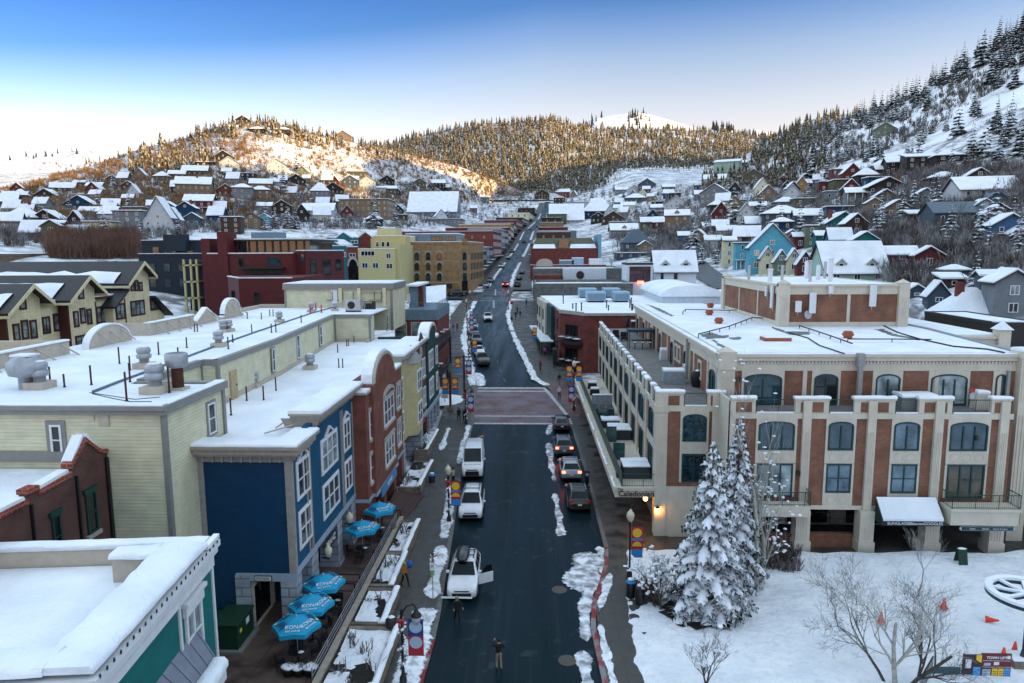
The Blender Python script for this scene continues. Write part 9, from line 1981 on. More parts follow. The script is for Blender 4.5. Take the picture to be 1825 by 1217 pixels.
 o=m.mk('person',[CL[top],CL[legs],SKIN,CL['black'],paint('lips',(.3,.1,.09))],label=label,cat='person',group=group);o.location=p;o.rotation_euler=(0,0,rz)
 m=MB();m.blob((0,.018*s,1.655*s),(.108*s,.112*s,.095*s),0,10,7,.06,seed);m.mk('hat' if hat else 'hair',CL[hat] if hat else CL[hair],o,local=True)
 if extra=='pack':m=MB();m.bx(-.17*s,.17*s,.10*s,.3*s,1.0*s,1.42*s);m.mk('backpack',CL['black'],o,local=True,bevel=.05)
 if extra=='vest':m=MB();m.la([(.19,1.0),(.215,1.2),(.2,1.36)],(0,0,0),14);m.mk('vest',CL['lime'],o,local=True)
 return o
Pz=lambda px,py: (lambda q: (q[0],q[1],g(q[1])))(on_road(px,py))
def pp(px,py,dz=0):x,y=on_road(px,py);return (x,y,g(y)+dz)
person('person in black jacket and khaki trousers filming in the road',pp(889,1194,.01),math.radians(205),'black','khaki',pose='film',hat='black',seed=1)
o=person('skier in black crouching in the road behind the open door SUV',pp(815,1112,.01),math.radians(20),'black','black',pose='ski',hat='khaki',h=1.7,seed=2)
SKI=flat('pale ski',(.5,.55,.52));p=pp(815,1092)
sk=thing('skis','pair of pale skis held across by the crouching skier','skis',(p[0],p[1],1.05));
for k in (0,1):m=MB();m.bx(p[0]-.95,p[0]+.95,p[1]-.28+k*.09,p[1]-.20+k*.09,1.05+k*.02,1.075+k*.02);m.mk('ski',SKI,sk,bevel=.01)
person('person in lime green trousers and grey coat with a snow shovel',pp(772,1032,.13),math.radians(100),'grey','lime',pose='film',hat='brown',seed=3)
person('person with bright blue bag beside the snowy planter wall',pp(722,1048,.13),math.radians(60),'orange','black',pose='walk',hat='lime',seed=4,h=1.7)
o=thing('bag','bright blue bag carried beside the planter wall','bag',pp(728,1030,1.0));q=pp(728,1035,1.0);m=MB();m.blob((q[0]+.1,q[1],1.15),(.2,.16,.26),n=9,m=6);m.mk('bag',CL['blue'],o)
person('person in dark clothes walking, left one of the pair at the crossing',pp(818,753,.13),math.radians(200),'black','black',pose='walk',seed=5);person('person in dark clothes walking, right one of the pair at the crossing',pp(828,755,.13),math.radians(200),'navy','black',pose='walk',seed=6)
person('person in beige jacket bending at the cargo van',pp(808,868,.13),math.radians(250),'beige','black',pose='film',seed=7,hat='black')
person('person in purple jacket on the left sidewalk beside the parked row',pp(808,593,.13),math.radians(190),'purple','khaki',pose='walk',seed=8);person('person in red jacket on the left sidewalk beside the parked row',pp(815,591,.13),math.radians(190),'red','black',pose='walk',seed=9)
person('person in white coat crossing the red brick on the right',pp(997,713,.13),math.radians(180),'white','black',pose='walk',seed=10,hat='white');person('person in black top and pale trousers by the corner building',pp(997,688,.13),math.radians(170),'black','grey',pose='walk',seed=11);person('person in dark red coat under the corner arcade',pp(963,662,.13),math.radians(170),'red','black',pose='walk',seed=12);person('person in pink coat in the arcade behind the dark red coat',pp(971,637,.13),math.radians(180),'pink','black',pose='stand',seed=13)
for k,(px,py,tp) in enumerate(((919,569,'black'),(927,567,'navy'),(912,578,'black'),(922,560,'brown'),(938,545,'blue'),(832,543,'black'),(838,541,'navy'))):person('distant person in %s clothes on the %s by the far crossing'%(tp,'left sidewalk' if px<850 else 'right sidewalk'),pp(px,py,.13),random.uniform(2.5,4),tp,'black',pose='walk',seed=20+k,group='distant people by the far crossing')
# lamp posts, garlands, banners
GAR=needle_mat('garland',(.012,.04,.018),(.5,.53,.56),.1,3);YB_=flat('banner yellow',(.72,.45,.03),.7);BB_=flat('banner blue',(.02,.22,.55),.7);RB_=flat('banner red',(.40,.015,.03),.7);PB_=flat('banner pale',(.35,.48,.60),.7);DBL=flat('banner navy',(.02,.06,.28),.7)
def banner(x,y,z0,h,w_,kind,label,rz=0,group='street banners'):
 o=thing('banner',label,'banner',(x,y,z0),group,rz);cols={'y':[BB_,YB_,RB_,YB_,BB_],'r':[RB_,PB_,RB_,PB_,DBL]}[kind]
 if kind=='y':parts=[(0,.25,BB_),(.25,.55,RB_),(.55,.62,BB_),(.62,1,RB_)]
 else:parts=[(0,.55,RB_),(.55,.62,DBL),(.62,1,DBL)]
 for a,b,mt in parts:m=MB();m.bx(-w_/2,w_/2,-.012,.012,h*a,h*b-.002);m.mk('panel',mt,o,local=True)
 for zc_,mt,full in ((.36,YB_ if kind=='y' else PB_,kind!='y'),(.80,YB_ if kind=='y' else PB_,True)):
  m=MB();n=16;rr_=w_*.42
  pts=[(rr_*math.cos((2*PI if full else PI)*i/n),h*zc_+rr_*math.sin((2*PI if full else PI)*i/n)) for i in range(n+(0 if full else 1))];m.sh(pts,'y',-.02,.02);m.mk('sun_disc',mt,o,local=True)
 m=MB();m.tube([(-w_/2-.1,0,h+.02),(w_/2+.05,0,h+.02)],.02,5);m.tube([(-w_/2-.1,0,-.02),(w_/2+.05,0,-.02)],.02,5);m.mk('rod',BLACK,o,local=True)
 return o
def lamp_post(p,label,h=4.2,arm=0,globe=True,garl=True,seed=0,group=None):
 x,y,z=p;o=thing('street_lamp',label,'street lamp',p,group);m=MB();m.la([(.2,0),(.18,.4),(.1,.55),(.07,.8),(.06,h-.4),(.09,h-.3),(.05,h)],p,10);m.mk('pole',BLACK,o)
 if arm:
  m=MB();m.tube([(x,y,z+h-.3),(x+arm*.35,y,z+h+.15),(x+arm*.8,y,z+h+.25),(x+arm,y,z+h+.05)],.045,6);m.mk('arm',BLACK,o);m=MB();c=(x+arm,y,z+h-.25);m.la([(.04,.3),(.09,.22),(.12,.1),(.26,-.05),(.27,-.12)],c,12);m.mk('lamp_shade',BLACK,o);m=MB();m.la([(.25,-.12),(.24,-.3),(.15,-.5),(.03,-.55)],c,12);m.mk('lamp_glass',paint('frosted lamp glass',(.5,.52,.52),.3),o)
 elif globe:m=MB();m.la([(.1,0),(.2,.12),(.27,.38),(.22,.6),(.1,.72),(.03,.85)],(x,y,z+h),12);m.mk('lamp_globe',paint('cream glass',(0,0,0)),o)
 if garl:
  r=random.Random(seed);m=MB();q=MB();n=int(h*26)
  for i in range(n):
   t_=i/n;a=t_*22;zz=z+.5+(h-.9)*t_;c=Vector((x+math.cos(a)*.13,y+math.sin(a)*.13,zz))
   for k in range(7):d=Vector((r.uniform(-1,1),r.uniform(-1,1),r.uniform(-.6,.6))).normalized()*r.uniform(.10,.2);s_=d.cross(Vector((0,0,1))).normalized()*.03;m.add([c-s_,c+s_,c+d],[(0,1,2)])
   if r.random()<.22:q.blob(c+Vector((math.cos(a)*.06,math.sin(a)*.06-.05,.03)),(.09,.08,.055),0,6,4,.25,i)
  m.mk('garland',GAR,o);q.mk('garland_snow',CSNOW,o);m=MB();m.blob((x,y-.16,z+h*.86),(.2,.06,.1),0,8,5,.15);m.blob((x-.1,y-.15,z+h*.80),(.06,.03,.18),0,6,4);m.blob((x+.1,y-.15,z+h*.80),(.06,.03,.18),0,6,4);m.mk('red_bow',RB_,o)
 return o
LP=[(-6.95,31.9,'garlanded street lamp nearest the camera on the left, curved arm',.75,4.1),(-7.35,52.6,'garlanded street lamp beside the cargo van on the left',0,4.0),(-8.9,80.0,'garlanded street lamp at the brick crossing, left side',.8,4.2)]
for i,(x,y,lab,arm,h) in enumerate(LP):lamp_post((x,y,g(y)+.13),lab,h,arm,True,True,i)
for i,(px,py) in enumerate(((836,663),(836,634),(833,600),(832,572),(838,553),(906,553))):p=pp(px,py,.13);lamp_post(p,'garlanded street lamp %s'%('first in line beyond the crossing on the left','second in line beyond the crossing on the left','third in line beyond the crossing on the left','fourth in line beyond the crossing on the left','fifth in line beyond the crossing on the left','by the do not enter sign at the far crossing')[i],4.0,0,True,True,10+i)
lamp_post((6.0,43.6,.14),'street lamp with round globe beside snowy small tree, right',4.0,0,True,False,5);lamp_post((4.35,85.6,g(85.6)+.13),'garlanded twin banner lamp at the right end of the crossing',5.6,0,True,True,7)
banner(-6.25,31.9,1.75,1.9,.78,'r','red and navy banner on the nearest lamp at left');banner(-6.75,52.5,1.7,2.0,.78,'y','yellow blue and red banner beside the cargo van');banner(-8.3,80,g(80)+1.6,1.9,.75,'r','red and navy banner on the lamp at the brick crossing')
for k,(px,py,kd) in enumerate(((843,625,'y'),(838,585,'r'),(838,566,'r'),(950,600,'y'))):d=pp(px,py+22,0);banner(d[0]+.3,d[1],d[2]+1.9,2.0,.8,kd,'%s banner on a lamp %s'%(('yellow','red','red','yellow')[k],('beside the blue parked SUV','just below the far crossing, nearer one','just below the far crossing, farther one','beside the corner arcade')[k]))
banner(6.45,43.5,1.7,2.1,.75,'y','yellow red and blue banner on the right hand globe lamp')
for s in (-1,1):banner(4.35+s*.62,85.5,g(85)+4.0,1.9,.75,'y','yellow banner on the twin lamp right of the crossing, %s one'%('left','right')[s>0])
banner(4.0,85.4,g(85)+1.3,2.0,.75,'r','red and pale banner low on the twin lamp at the crossing')
x,y=on_road(803,733);z=g(y)+.13;o=thing('timber_post','rust brown timber posts with crossbeam carrying banners, left of the crossing','post',(x,y,z));m=MB();m.bx(x-.14,x+.14,y-.14,y+.14,z,z+5.0);m.mk('post',RUST,o);m=MB();m.bx(x+1.0,x+1.25,y+6,y+6.25,z,z+6.2);m.mk('post',RUST,o);m=MB();m.bx(x-.2,x+2.2,y-.02+6.05,y+.1+6.05,z+5.9,z+6.05);m.mk('beam',RUST,o);m=MB();m.bx(x-.35,x+.35,y-.35,y+.35,z,z+.5);m.mk('plinth',STW,o)
for s in (-1,1):banner(x+s*.62,y-.02,z+2.2,2.0,.8,'y','yellow banner on the front timber post, %s side'%('left','right')[s>0])
banner(x+.3,y+6.1,z+3.9,1.9,.75,'y','yellow banner on the rear timber post, left side');banner(x+1.8,y+6.1,z+3.6,1.9,.75,'r','red and pale banner on the rear timber post, right side')
x,y=on_road(793,718);o=thing('notice_board','white notice board standing in snow left of the timber post','sign',(x,y,g(y)));m=MB();m.bx(x-.5,x+.5,y-.03,y+.03,g(y)+.6,g(y)+1.6);m.mk('board',WHITE,o);m=MB();m.bx(x-.06,x+.06,y-.02,y+.02,g(y),g(y)+.6);m.mk('post',STEEL,o);m=MB();[m.bx(x-.38,x+.38,y-.04,y-.031,g(y)+.72+k*.16,g(y)+.78+k*.16) for k in range(5)];m.mk('print',BLACK,o)
bank('snow_bank',[(x-1,y-2),(x,y),(x+.5,y+4)],.8,1.8,.2,77,PSN,base=.13)
def post_sign(label,p,h,w_,hh,mat,txt=None,cat='sign',tm=None,rz=0,size=.2):
 o=thing('street_sign',label,cat,p,None,rz);m=MB();m.cyl((0,0,0),(0,0,h),.03,None,6);m.mk('post',STEEL,o,local=True);m=MB();m.bx(-w_/2,w_/2,-.04,-.025,h-hh,h);m.mk('sign_face',mat,o,local=True)
 if txt:tx=text('lettering',txt,tm or BLACK,o,(0,0,0),size);tx.location=(0,-.045,h-hh/2)
 return o
post_sign('slim white and red parking sign at the snowy kerb',(-6.75,40.4,.2),2.4,.3,.5,WHITE,'P',tm=RB_,size=.3)
x,y=on_road(912,556);post_sign('red do not enter sign at the far crossing',(x,y,g(y)),2.6,.75,.75,flat('sign red',(.4,.02,.02)),None);
for px,py,lab in ((880,548,'white crossing post nearer in the middle of the road'),(883,526,'white crossing post farther in the middle of the road')):
 x,y=on_road(px,py);o=thing('crossing_sign',lab,'sign',(x,y,g(y)));m=MB();m.bx(x-.35,x+.35,y-.25,y+.25,g(y),g(y)+.1);m.mk('base',SNOW,o);m=MB();m.bx(x-.2,x+.2,y-.03,y+.03,g(y)+.1,g(y)+1.7);m.mk('panel',WHITE,o)
x,y=on_road(1046,862);o=thing('parking_meter','black parking pay station with pale screen on the right sidewalk','parking meter',(x,y,.13));m=MB();m.bx(x-.2,x+.2,y-.15,y+.15,.13,1.5);m.mk('body',BLACK,o,bevel=.03);m=MB();m.bx(x-.14,x+.14,y-.16,y-.151,1.1,1.4);m.mk('screen',flat('pale screen',(.25,.45,.45),.3),o);m=MB();m.bx(x-.24,x+.24,y-.18,y+.18,1.5,1.58);m.mk('cap',BLACK,o)
o=thing('barrier','yellow steel barrier frame behind the cargo van','barrier',(-7,71,.6));m=MB();a=(-7.7,70,g(70));b=(-6.2,72.5,g(72));m.tube([a,(a[0],a[1],a[2]+1.1),(b[0],b[1],b[2]+1.1),b],.05,6);[m.tube([(a[0],a[1],a[2]+k),(b[0],b[1],b[2]+k)],.035,5) for k in (.35,.7)];m.mk('frame',flat('safety yellow',(.6,.40,.02)),o)
for k,(px,py,c,lab) in enumerate(((1124,1068,'blue','blue topped litter bin below the right globe lamp'),(1140,1080,'blk','black litter bin right of the blue topped bin'),(698,1140,'blk','black covered bin against the nearest planter wall'),(770,862,'blue','blue topped bin on the snowy planter bed'))):
 x,y=on_road(px,py);z=.13;o=thing('litter_bin',lab,'bin',(x,y,z));m=MB();m.la([(.26,0),(.3,.1),(.3,.95),(.26,1.0)],(x,y,z),12);m.mk('body',BLACK,o);m=MB();m.la([(.31,1.0),(.31,1.06),(.1,1.18),(.02,1.2)],(x,y,z),12);m.mk('lid',BB_ if c=='blue' else BLACK,o);m=MB();m.blob((x,y,z+1.2),(.22,.2,.06),n=8,m=4,jit=.2,seed=k);m.mk('snow',SNOW,o)
x,y=on_road(1090,905);post_sign('thin black post on the right sidewalk by the hotel',(7.0,50.2,.13),2.6,.12,.3,BLACK)
m=MB();a=Vector((-5.5,42,1.9));
# the two snowy spruces and other near plants
def spruce(label,p,h,r0,seed,skew=(0,0)):
 rnd=random.Random(seed);o=thing('spruce_tree',label,'tree',p);g_=MB();s_=MB();p=Vector(p);W_=int(h*2.6)
 for w_ in range(W_):
  t=w_/(W_-1);z=h*(.07+.93*t);R_=r0*(1-t)**.8*rnd.uniform(.85,1.1)+.10;n=max(4,int((11-6*t)*rnd.uniform(.85,1.15)))
  for i in range(n):
   a=2*PI*(i+rnd.uniform(0,.8))/n+w_*1.3;L=R_*rnd.uniform(.72,1.12);d=Vector((math.cos(a),math.sin(a),0));sd_=Vector((-d.y,d.x,0));droop=rnd.uniform(.18,.42)+.25*(1-t);b0=p+Vector((0,0,z))
   K=max(2,int(L/.26));pt=lambda u:b0+d*L*u+Vector((0,0,-droop*L*u*u+.10*L*u*(t)+.12*L*max(0,u-.75)))
   g_.tube([pt(0),pt(.5),pt(.97)],[.03*L**.5,.02*L**.5,.006],3)
   for k in range(1,K+1):
    u=k/K;c=pt(u);wd=L*.34*(1-.62*u)*rnd.uniform(.8,1.2)+.07
    for s in (-1,1):
     e=c+sd_*s*wd+d*wd*.55+Vector((0,0,-wd*rnd.uniform(.25,.6)));tw_=.05+.05*wd
     for q in range(3):
      f_=q/3;m0=c.lerp(e,f_);e2=m0+(sd_*s*rnd.uniform(.2,.6)+d*rnd.uniform(.4,.9)+Vector((0,0,rnd.uniform(-.7,-.1)))).normalized()*rnd.uniform(.14,.26);g_.add([m0-d*tw_,m0+d*tw_,e2+d*.01],[(0,1,2)])
     g_.add([c-d*tw_*1.3,c+d*tw_*1.3,e+Vector((0,0,-.02)),e-d*tw_],[(0,1,2,3)])
     for q in range(2):m0=c.lerp(e,rnd.uniform(.2,1));g_.add([m0-d*.05,m0+d*.05,m0+Vector((rnd.uniform(-.05,.05),rnd.uniform(-.05,.05),-rnd.uniform(.12,.28)))],[(0,1,2)])
   if rnd.random()<.78:
    u0=rnd.uniform(.25,.45);u1=rnd.uniform(.85,1.05);K2=max(3,int(L*(u1-u0)/.14));rows=[]
    for k in range(K2+1):
     u=u0+(u1-u0)*k/K2;c=pt(min(1,u));wd=(L*.21*(1-.5*u)+.06)*rnd.uniform(.65,1.25)*(math.sin(PI*(k+.7)/(K2+1.4))**.5);hh=rnd.uniform(.08,.17)
     rows.append([c-sd_*wd*1.1+Vector((0,0,-.35*wd-.01)),c-sd_*wd*.6+Vector((rnd.uniform(-.03,.03),0,hh*.7)),c+Vector((0,0,hh+.03)),c+sd_*wd*.6+Vector((0,rnd.uniform(-.03,.03),hh*.7)),c+sd_*wd*1.1+Vector((0,0,-.35*wd-.01))])
    n5=5;s_.add([v for q in rows for v in q],[(a_*n5+b_,a_*n5+b_+1,(a_+1)*n5+b_+1,(a_+1)*n5+b_) for a_ in range(K2) for b_ in range(4)],0,True)
    for _ in range(int(L*1)):
     u=rnd.uniform(.3,1);c=pt(u)+sd_*rnd.uniform(-1,1)*L*.28*(1.1-u*.6)+Vector((0,0,-.06));q=rnd.uniform(.05,.12);s_.blob(c,(q,q,q*.6),0,5,3,.3,rnd.randint(0,9999))
 g_.mk('crown',NEED,o);s_.mk('snow',CSNOW,o);m=MB();m.cyl(p+Vector((0,0,-.4)),p+Vector((0,0,h*.97)),.20,.02,8);m.mk('trunk',BARK,o);print('spruce',len(g_.f),len(s_.f))
pa=atz(1262,1088,.25);pb=atz(1308,1042,.25)
spruce('big snow laden spruce standing in bare soil on the plaza',pa,aty(1250,792,pa.y).z-.25,2.5,1);spruce('taller slimmer snow laden spruce behind the big one',pb,aty(1297,752,pb.y).z-.25,1.85,2)
p=atz(1347,1050,.25);bare_tree('aspen_tree','tall pale aspen with upright bare twigs beside the spruces',p,aty(1345,715,p.y).z,.2,11,4,(.0,.02),.5,.55,ASPEN,.25,1,None,3,.55)
p=atz(1356,1036,.25);bare_tree('aspen_tree','leaning pale aspen with snow along its branches',p,7.2,.2,12,4,(.12,0),.75,.1,ASPEN,.7,1,None,3,.5)
p=atz(1597,1222,.25);bare_tree('bare_tree','large leafless tree in the snowy plaza, lower right',p,9.8,.13,21,5,(.02,.02),.8,.12,ASPEN,0,1,None,3,.37);bare_tree('bare_tree','leaning leafless tree beside the large one, lower right',(p.x+.35,p.y-.1,p.z),7.5,.11,22,5,(.55,.1),.75,.12,BARK,0,1,None,3,.4);bare_tree('bare_tree','low spreading leafless tree left of the large one',(p.x-.3,p.y+.2,p.z),7.0,.09,23,5,(-.75,.05),.8,.1,BARK,0,1,None,3,.4)
p=atz(1637,1065,.25);bare_tree('young_tree','young leafless tree with red ribbon in the snowy plaza',p,4.6,.06,24,4,(.0,0),.5,.3,ASPEN,0,1,None,3,.45)
p=atz(1178,1086,.2);bare_tree('young_tree','small bushy tree with snow clumps beside the right sidewalk',p,4.4,.08,25,4,(0,0),.75,.2,BARK,.3,1,None,4,.42);p=atz(1258,1225,.2);bare_tree('young_tree','leafless shrub like tree at the bottom edge of the plaza',p,3.6,.06,26,4,(0,0),.6,.3,BARK,.08,2,None,3,.42)
m=MB();r=random.Random(4)
for i in range(60):p=atz(r.uniform(1340,1420),r.uniform(985,1020),.25);bush(m,p,r.uniform(.5,1.2),r,10)
m.mk('brush',TWIG,label='low leafless brush against the hotel wall behind the spruces',cat='brush',kind='stuff')
m=MB();r=random.Random(6)
for i in range(16):p=atz(r.uniform(1130,1180),r.uniform(1040,1085),.2);bush(m,p,r.uniform(.4,1.1),r,12)
m.mk('shrubs',TWIG,label='leafless shrubs between the litter bins and the small tree',cat='shrubs',kind='stuff')
SANDW=paint('red sandstone',(.24,.12,.075),.9,.2,2)
m=MB();m.bx(14.2,23.0,48.9,49.2,-.3,1.05);o=thing('low_wall','low red sandstone wall between the hotel piers','wall',(18.5,49,0));m.mk('wall',SANDW,o);m=MB();m.bx(14.2,23.0,48.8,49.3,1.05,1.15);m.mk('coping',SANDW,o)
o=thing('stair_rail','dark handrail on the steps inside the hotel arcade','railing',(20.5,50.5,.2));m=MB();m.tube([(19.3,50.5,.2),(19.3,50.5,1.3),(21.2,51,2.0),(22.2,51,2.0),(22.2,51,.2)],.04,6);m.mk('rail',BLACK,o)
CONE=flat('orange red plastic',(.75,.06,.02),.5)
for k,(px,py,lab,ti) in enumerate(((1682,1083,'red traffic cone standing behind the leaning tree',0),(1759,1104,'red square marker lying tilted in the snow',1),(1570,1108,'red cone half hidden by bare branches',0),(1808,1163,'red traffic cone beside the lift sign board',0),(1788,1174,'red cone tip just behind the sign board',0))):
 p=atz(px,py,.45);o=thing('traffic_cone',lab,'cone',p);m=MB();m.la([(.17,.03),(.05,.62),(.02,.65)],(0,0,0),12);m.mk('cone',CONE,o,local=True);m=MB();m.bx(-.2,.2,-.2,.2,0,.04);m.mk('base',CONE,o,local=True)
 if ti:o.rotation_euler=(1.2,.4,.5)
p=atz(1712,1004,.45);o=thing('sandwich_board','dark sandwich board with snow on top in front of the hotel','sign',p);
for s in (-1,1):m=MB();m.add([(p.x-.3,p.y+s*.3,p.z),(p.x+.3,p.y+s*.3,p.z),(p.x+.3,p.y+s*.05,p.z+1.05),(p.x-.3,p.y+s*.05,p.z+1.05)]+[(p.x-.3,p.y+s*.34,p.z),(p.x+.3,p.y+s*.34,p.z),(p.x+.3,p.y+s*.09,p.z+1.05),(p.x-.3,p.y+s*.09,p.z+1.05)],[(0,1,2,3),(7,6,5,4),(0,4,5,1),(1,5,6,2),(2,6,7,3),(3,7,4,0)]);m.mk('board',GRN,o)
m=MB();m.blob((p.x,p.y,p.z+1.08),(.32,.14,.06),n=8,m=4);m.mk('snow',SNOW,o)
yb=33.2;a=aty(1719,1174,yb);b=aty(1804,1166,yb);zb=aty(1760,1212,yb).z;MRN=flat('maroon sign',(.16,.012,.025),.5);YEL=flat('sign yellow',(.75,.50,.02),.6);SBL=flat('sign blue',(.06,.30,.65),.6)
t=thing('lift_sign_board','maroon lift information board with yellow and blue panels','sign',((a.x+b.x)/2,yb,.3));W_=b.x-a.x;zt=b.z
xm=a.x+W_*.37
m=MB();m.bx(a.x,xm-.01,yb,yb+.08,zb,zt-.08);m.mk('board',flat('dark maroon',(.05,.012,.02),.5),t);m=MB();m.bx(xm,b.x,yb,yb+.08,zb,zt);m.mk('board',MRN,t);H_=zt-zb
for x0,x1,z0,z1,mt in ((.25,.365,.58,.95,YEL),(.03,.15,.45,.78,WHITE),(.20,.355,.02,.5,SBL),(.02,.19,.02,.2,PB_),(.40,.57,.08,.42,PB_),(.60,.72,.08,.45,YEL),(.735,.845,.08,.45,YEL),(.86,.98,.08,.46,SBL),(.42,.56,.56,.66,PB_),(.63,.74,.58,.70,WHITE),(.90,.97,.82,.94,WHITE)):m=MB();m.bx(a.x+W_*x0,a.x+W_*x1,yb-.012,yb-.001,zb+H_*z0,zb+H_*z1);m.mk('panel',mt,t)
m=MB();m.add([(a.x+W_*.25,yb-.016,zb+H_*.58),(a.x+W_*.365,yb-.016,zb+H_*.58),(a.x+W_*.365,yb-.016,zb+H_*.66),(a.x+W_*.3,yb-.016,zb+H_*.70),(a.x+W_*.25,yb-.016,zb+H_*.78)],[(0,1,2,3,4)]);m.mk('print',BLACK,t)
text('lettering','TOWN LIFT',WHITE,t,(a.x+W_*.68,yb-.02,zb+H_*.86),.19,bold=.004)
m=MB()
for z in (.74,.5):m.bx(xm+.05,b.x-.05,yb-.012,yb-.001,zb+H_*z,zb+H_*z+.015)
m.mk('rule',WHITE,t)
for x in (.41,.61,.745,.87):
 m=MB()
 for k in range(4):m.bx(a.x+W_*(x+.01),a.x+W_*(x+.09),yb-.018,yb-.0125,zb+H_*(.12+.07*k),zb+H_*(.14+.07*k))
 m.mk('print',flat('dark print',(.03,.06,.15)),t)
for x in (a.x+.05,b.x-.05):m=MB();m.bx(x-.05,x+.05,yb+.081,yb+.16,-.2,zt-.1);m.mk('post',BLACK,t)
m=MB();m.bx(a.x-1.5,a.x-.08,yb+.1,yb+.15,.35,zb+H_*.42);o=thing('rail_panel','teal panel and dark railing left of the lift sign board','railing',(a.x-1,yb,.3));m.mk('panel',flat('teal panel',(.03,.13,.14)),o)
m=MB();m.tube([(a.x-1.5,yb+.1,1.3),(a.x-3,yb-1.5,1.1)],.04,6);[m.cyl((a.x-1.5-1.5*k/9,yb+.1-1.6*k/9,.3),(a.x-1.5-1.5*k/9,yb+.1-1.6*k/9,1.3-.2*k/9),.02,None,5) for k in range(10)];m.mk('rail',BLACK,o)
pc=atz(1816,1180,.5);t=thing('lift_bullwheel','snow topped lift bullwheel on a dark pole and stone pedestal, right edge','bullwheel',(pc.x,pc.y,.3))
zw=aty(1822,1090,pc.y).z;cy=pc.y+1.5;R_=1.9;cx=aty(1766,1063,cy).x+R_
m=MB();m.bx(pc.x-.5,pc.x+.8,pc.y-.4,pc.y+.6,-.1,.75);m.mk('pedestal',STW,t);softcap(t,pc.x-.5,pc.x+.8,pc.y-.4,pc.y+.6,.75,.1,'pedestal_snow')
m=MB();m.cyl((pc.x+.2,pc.y-.0,.6),(pc.x+.2,pc.y,zw-.05),.1,None,10);m.la([(.3,.75),(.16,.85),(.1,1.2)],(pc.x+.2,pc.y,0),10);m.mk('pole',flat('dark blue steel',(.02,.045,.06),.45),t)
WH=flat('dark blue steel',(0,0,0))
for nm,mt,r0,r1,z0,z1 in (('rim',WH,R_-.32,R_,zw,zw+.2),('rim_snow',SNOW,R_-.34,R_+.02,zw+.2,zw+.36)):
 m=MB();n=40
 for i in range(n):
  q=[(cx+r_*math.cos(2*PI*j/n),cy+r_*math.sin(2*PI*j/n)) for r_,j in ((r0,i),(r1,i),(r1,i+1),(r0,i+1))];m.pr(q,z0,z1)
 m.mk(nm,mt,t)
for k in range(4):
 a0=k*PI/4+.3;d=Vector((math.cos(a0),math.sin(a0)));n_=Vector((-d.y,d.x))*.1;e0=Vector((cx,cy))-d*(R_-.3);e1=Vector((cx,cy))+d*(R_-.3)
 m=MB();m.pr([(e0-n_),(e1-n_),(e1+n_),(e0+n_)],zw+.02+k*.004,zw+.16+k*.004);m.mk('spoke',WH,t);m=MB();m.pr([(e0-n_),(e1-n_),(e1+n_),(e0+n_)],zw+.17+k*.006,zw+.28+k*.006);m.mk('spoke_snow',SNOW,t)
def stub(px,py,z,h,mat,lab,r=.055,grp='vent pipes on the cream building roof'):
 p=atz(px,py,z);m=MB();m.cyl((p.x,p.y,z-.05),(p.x,p.y,z+h),r,None,7);m.cyl((p.x,p.y,z-.04),(p.x,p.y,z+.1),r*1.8,r*1.2,7);m.mk('vent_pipe',mat,at=(p.x,p.y,z),label=lab,cat='pipe',group=grp)
for px,py,h in ((90,685,1.1),(163,686,1.2),(232,681,1.2),(232,660,1.0),(213,648,1.2),(283,632,1.0),(333,620,.9),(347,591,.8),(352,591,.8),(393,591,.7),(226,715,1.6),(302,700,1.5),(318,640,.9),(407,622,1.0),(115,690,.8),(441,568,.8),(449,594,.9),(466,569,.8),(481,563,.8),(487,563,.8),(484,593,.9),(492,592,.9),(537,575,.9),(415,610,.7)):stub(px,py,14.1,h,RUST,'rusty thin vent pipe on the upper snow roof of the cream building')
for px,py,h in ((412,740,1.2),(440,714,1.1),(470,713,1.1),(492,696,1.1),(602,628,.9),(604,655,.9),(611,655,.9),(618,617,.8),(621,616,.8),(631,610,.8)):stub(px,py,10.95,h,RUST,'rusty thin vent pipe on the lower snow roof behind the fronts',grp='vent pipes on the lower roof')
for px,py in ((553,558),(563,553),(580,547),(588,543),(595,540),(600,538),(573,557)):stub(px,py,14.1,1.0,flat('red pipe',(.5,.03,.04)),'bright red pipe stub near the stair tower on the cream roof',.09,'red pipe stubs near the tower')
def fan(px,py,z,s,lab,box=True):
 p=atz(px,py,z);o=thing('roof_fan',lab,'ventilator',(p.x,p.y,z));
 if box:m=MB();m.bx(p.x-.5*s,p.x+.5*s,p.y-.5*s,p.y+.5*s,z-.05,z+.35*s);m.mk('curb',PARA,o)
 m=MB();m.la([(.28*s,.35*s),(.28*s,.6*s),(.42*s,.65*s),(.45*s,.85*s),(.36*s,.9*s),(.36*s,1.0*s),(.42*s,1.02*s),(.40*s,1.25*s),(.30*s,1.32*s),(.02,1.34*s)],(p.x,p.y,z),16);m.mk('hood',paint('dull aluminium',(.40,.42,.44),.45,.1,metal=.5),o)
 m=MB();m.blob((p.x,p.y,z+1.33*s),(.3*s,.3*s,.08*s),n=9,m=4);m.mk('snow',SNOW,o)
for i,(px,py,z,s) in enumerate(((278,700,14.1,1.25),(258,656,14.1,1.1),(390,618,14.1,1.0),(398,592,14.1,.9),(408,591,14.1,.9),(498,574,14.1,.9),(555,556,14.1,.9),(597,554,14.1,.8),(452,690,10.95,1.0),(553,658,10.95,1.1),(551,632,10.95,.95),(72,692,14.1,1.2))):fan(px,py,z,s,('aluminium roof fan on the cream building, '+('beside the tall rusty flue','in the middle of the upper roof','nearer of three clustered ones','left of the clustered pair','right of the clustered pair','near the red pipe stubs','beside the stair tower left','beside the stair tower right','on the lower roof by the door','in the middle of the lower roof','on the lower roof against the wall','beside the big round fan')[i]))
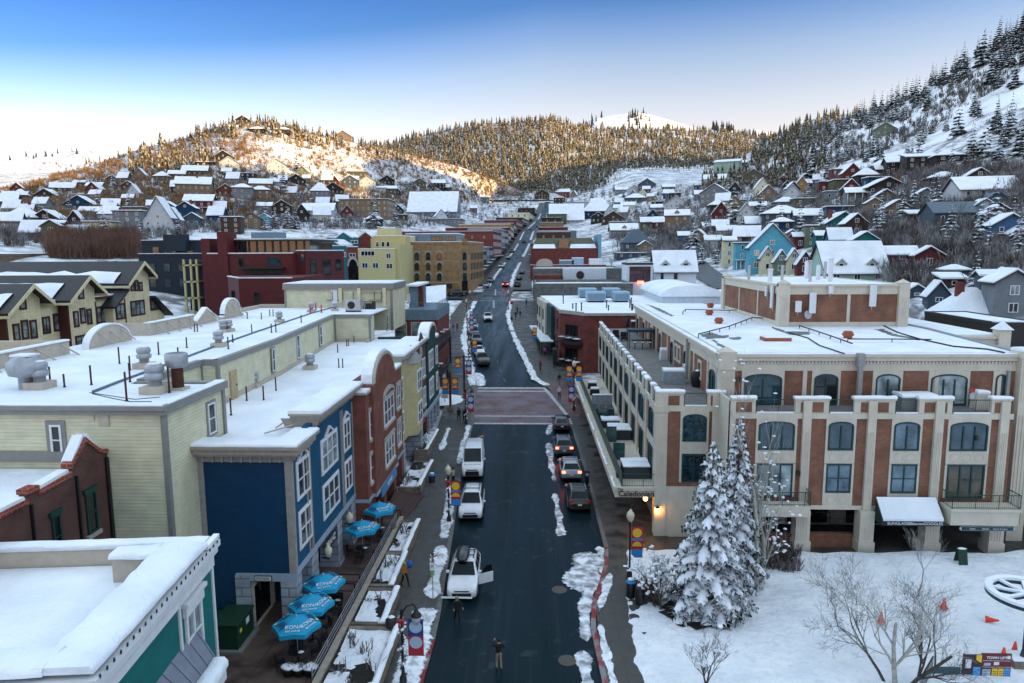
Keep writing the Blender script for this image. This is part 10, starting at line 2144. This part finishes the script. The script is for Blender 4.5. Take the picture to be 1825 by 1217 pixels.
p=atz(50,692,14.1);o=thing('roof_fan','big round aluminium roof fan at the far left of the roof','ventilator',(p.x,p.y,14.1));m=MB();m.la([(.45,0),(.45,.7),(.9,.85),(1.0,1.25),(.95,1.6),(.75,1.7),(.72,1.85),(.6,1.95),(.02,2.0)],(p.x,p.y,14.1),18);m.mk('hood',paint('dull aluminium',(0,0,0)),o);softcap(o,p.x-.55,p.x+.55,p.y-.5,p.y+.5,16.05,.12,'snow')
p=atz(318,694,14.1);o=thing('flue','tall rusty flue with wide steel cap on the cream roof','flue',(p.x,p.y,14.1));m=MB();m.cyl((p.x,p.y,14.0),(p.x,p.y,15.5),.33,None,14);m.mk('stack',RUST,o);m=MB();m.la([(.42,1.3),(.62,1.45),(.62,2.1),(.55,2.15),(.5,1.9)],(p.x,p.y,14.1),16);m.mk('cap',paint('dull aluminium',(0,0,0)),o);m=MB();m.bx(p.x-.9,p.x+.5,p.y-.45,p.y+.4,14.0,14.25);m.mk('curb',PARA,o)
p=atz(625,556,14.1);o=thing('air_conditioner','grey air conditioner with round fan near the stair tower','air conditioner',(p.x,p.y,14.1));m=MB();m.bx(p.x-.7,p.x+1.3,p.y,p.y+1.2,14.3,15.7);m.mk('casing',STEEL,o);m=MB();m.cyl((p.x+.1,p.y-.03,15.0),(p.x+.1,p.y-.001,15.0),.5,None,18);m.mk('fan_grille',BLACK,o);m=MB();m.bx(p.x-.7,p.x+1.3,p.y+.1,p.y+.3,14.05,14.3);m.mk('skid',BLACK,o)
p=atz(655,551,14.1);o=thing('compressor','tangle of small pumps and pipes beside the air conditioner','compressor',(p.x,p.y,14.1));m=MB();r=random.Random(9)
for i in range(7):a=(p.x+r.uniform(-1,1.4),p.y+r.uniform(-.4,.6),14.1+r.uniform(.3,1.1));m.tube([a,(a[0]+r.uniform(-.8,.8),a[1],a[2]),(a[0]+r.uniform(-.5,.5),a[1],14.1)],.05,5)
m.bx(p.x-.3,p.x+.6,p.y,p.y+.5,14.1,14.9);m.cyl((p.x+.9,p.y,14.1),(p.x+.9,p.y,15.2),.25,None,10);m.mk('machinery',DARKM,o)
m=MB();q=[atz(a,b,14.16) for a,b in ((166,698),(212,680),(300,648),(383,617),(460,590),(555,558),(600,546),(640,543))];m.tube(q,.09,6);m.mk('pipe',paint('blue grey pipe',(.13,.19,.24)),label='long blue grey pipe running the length of the cream roof',cat='pipe')
for lab,pts in (('black heat cable across the near corner of the cream roof',((160,700),(200,706),(240,712),(285,708))),('second black heat cable looping at the cream roof edge',((165,702),(205,711),(232,716),(270,716)))):m=MB();q=[atz(a,b,14.1) for a,b in pts];m.tube(q,.04,5);m.mk('cable',PIPE,label=lab,cat='cable')
bpy.data.scenes.remove(TMP)
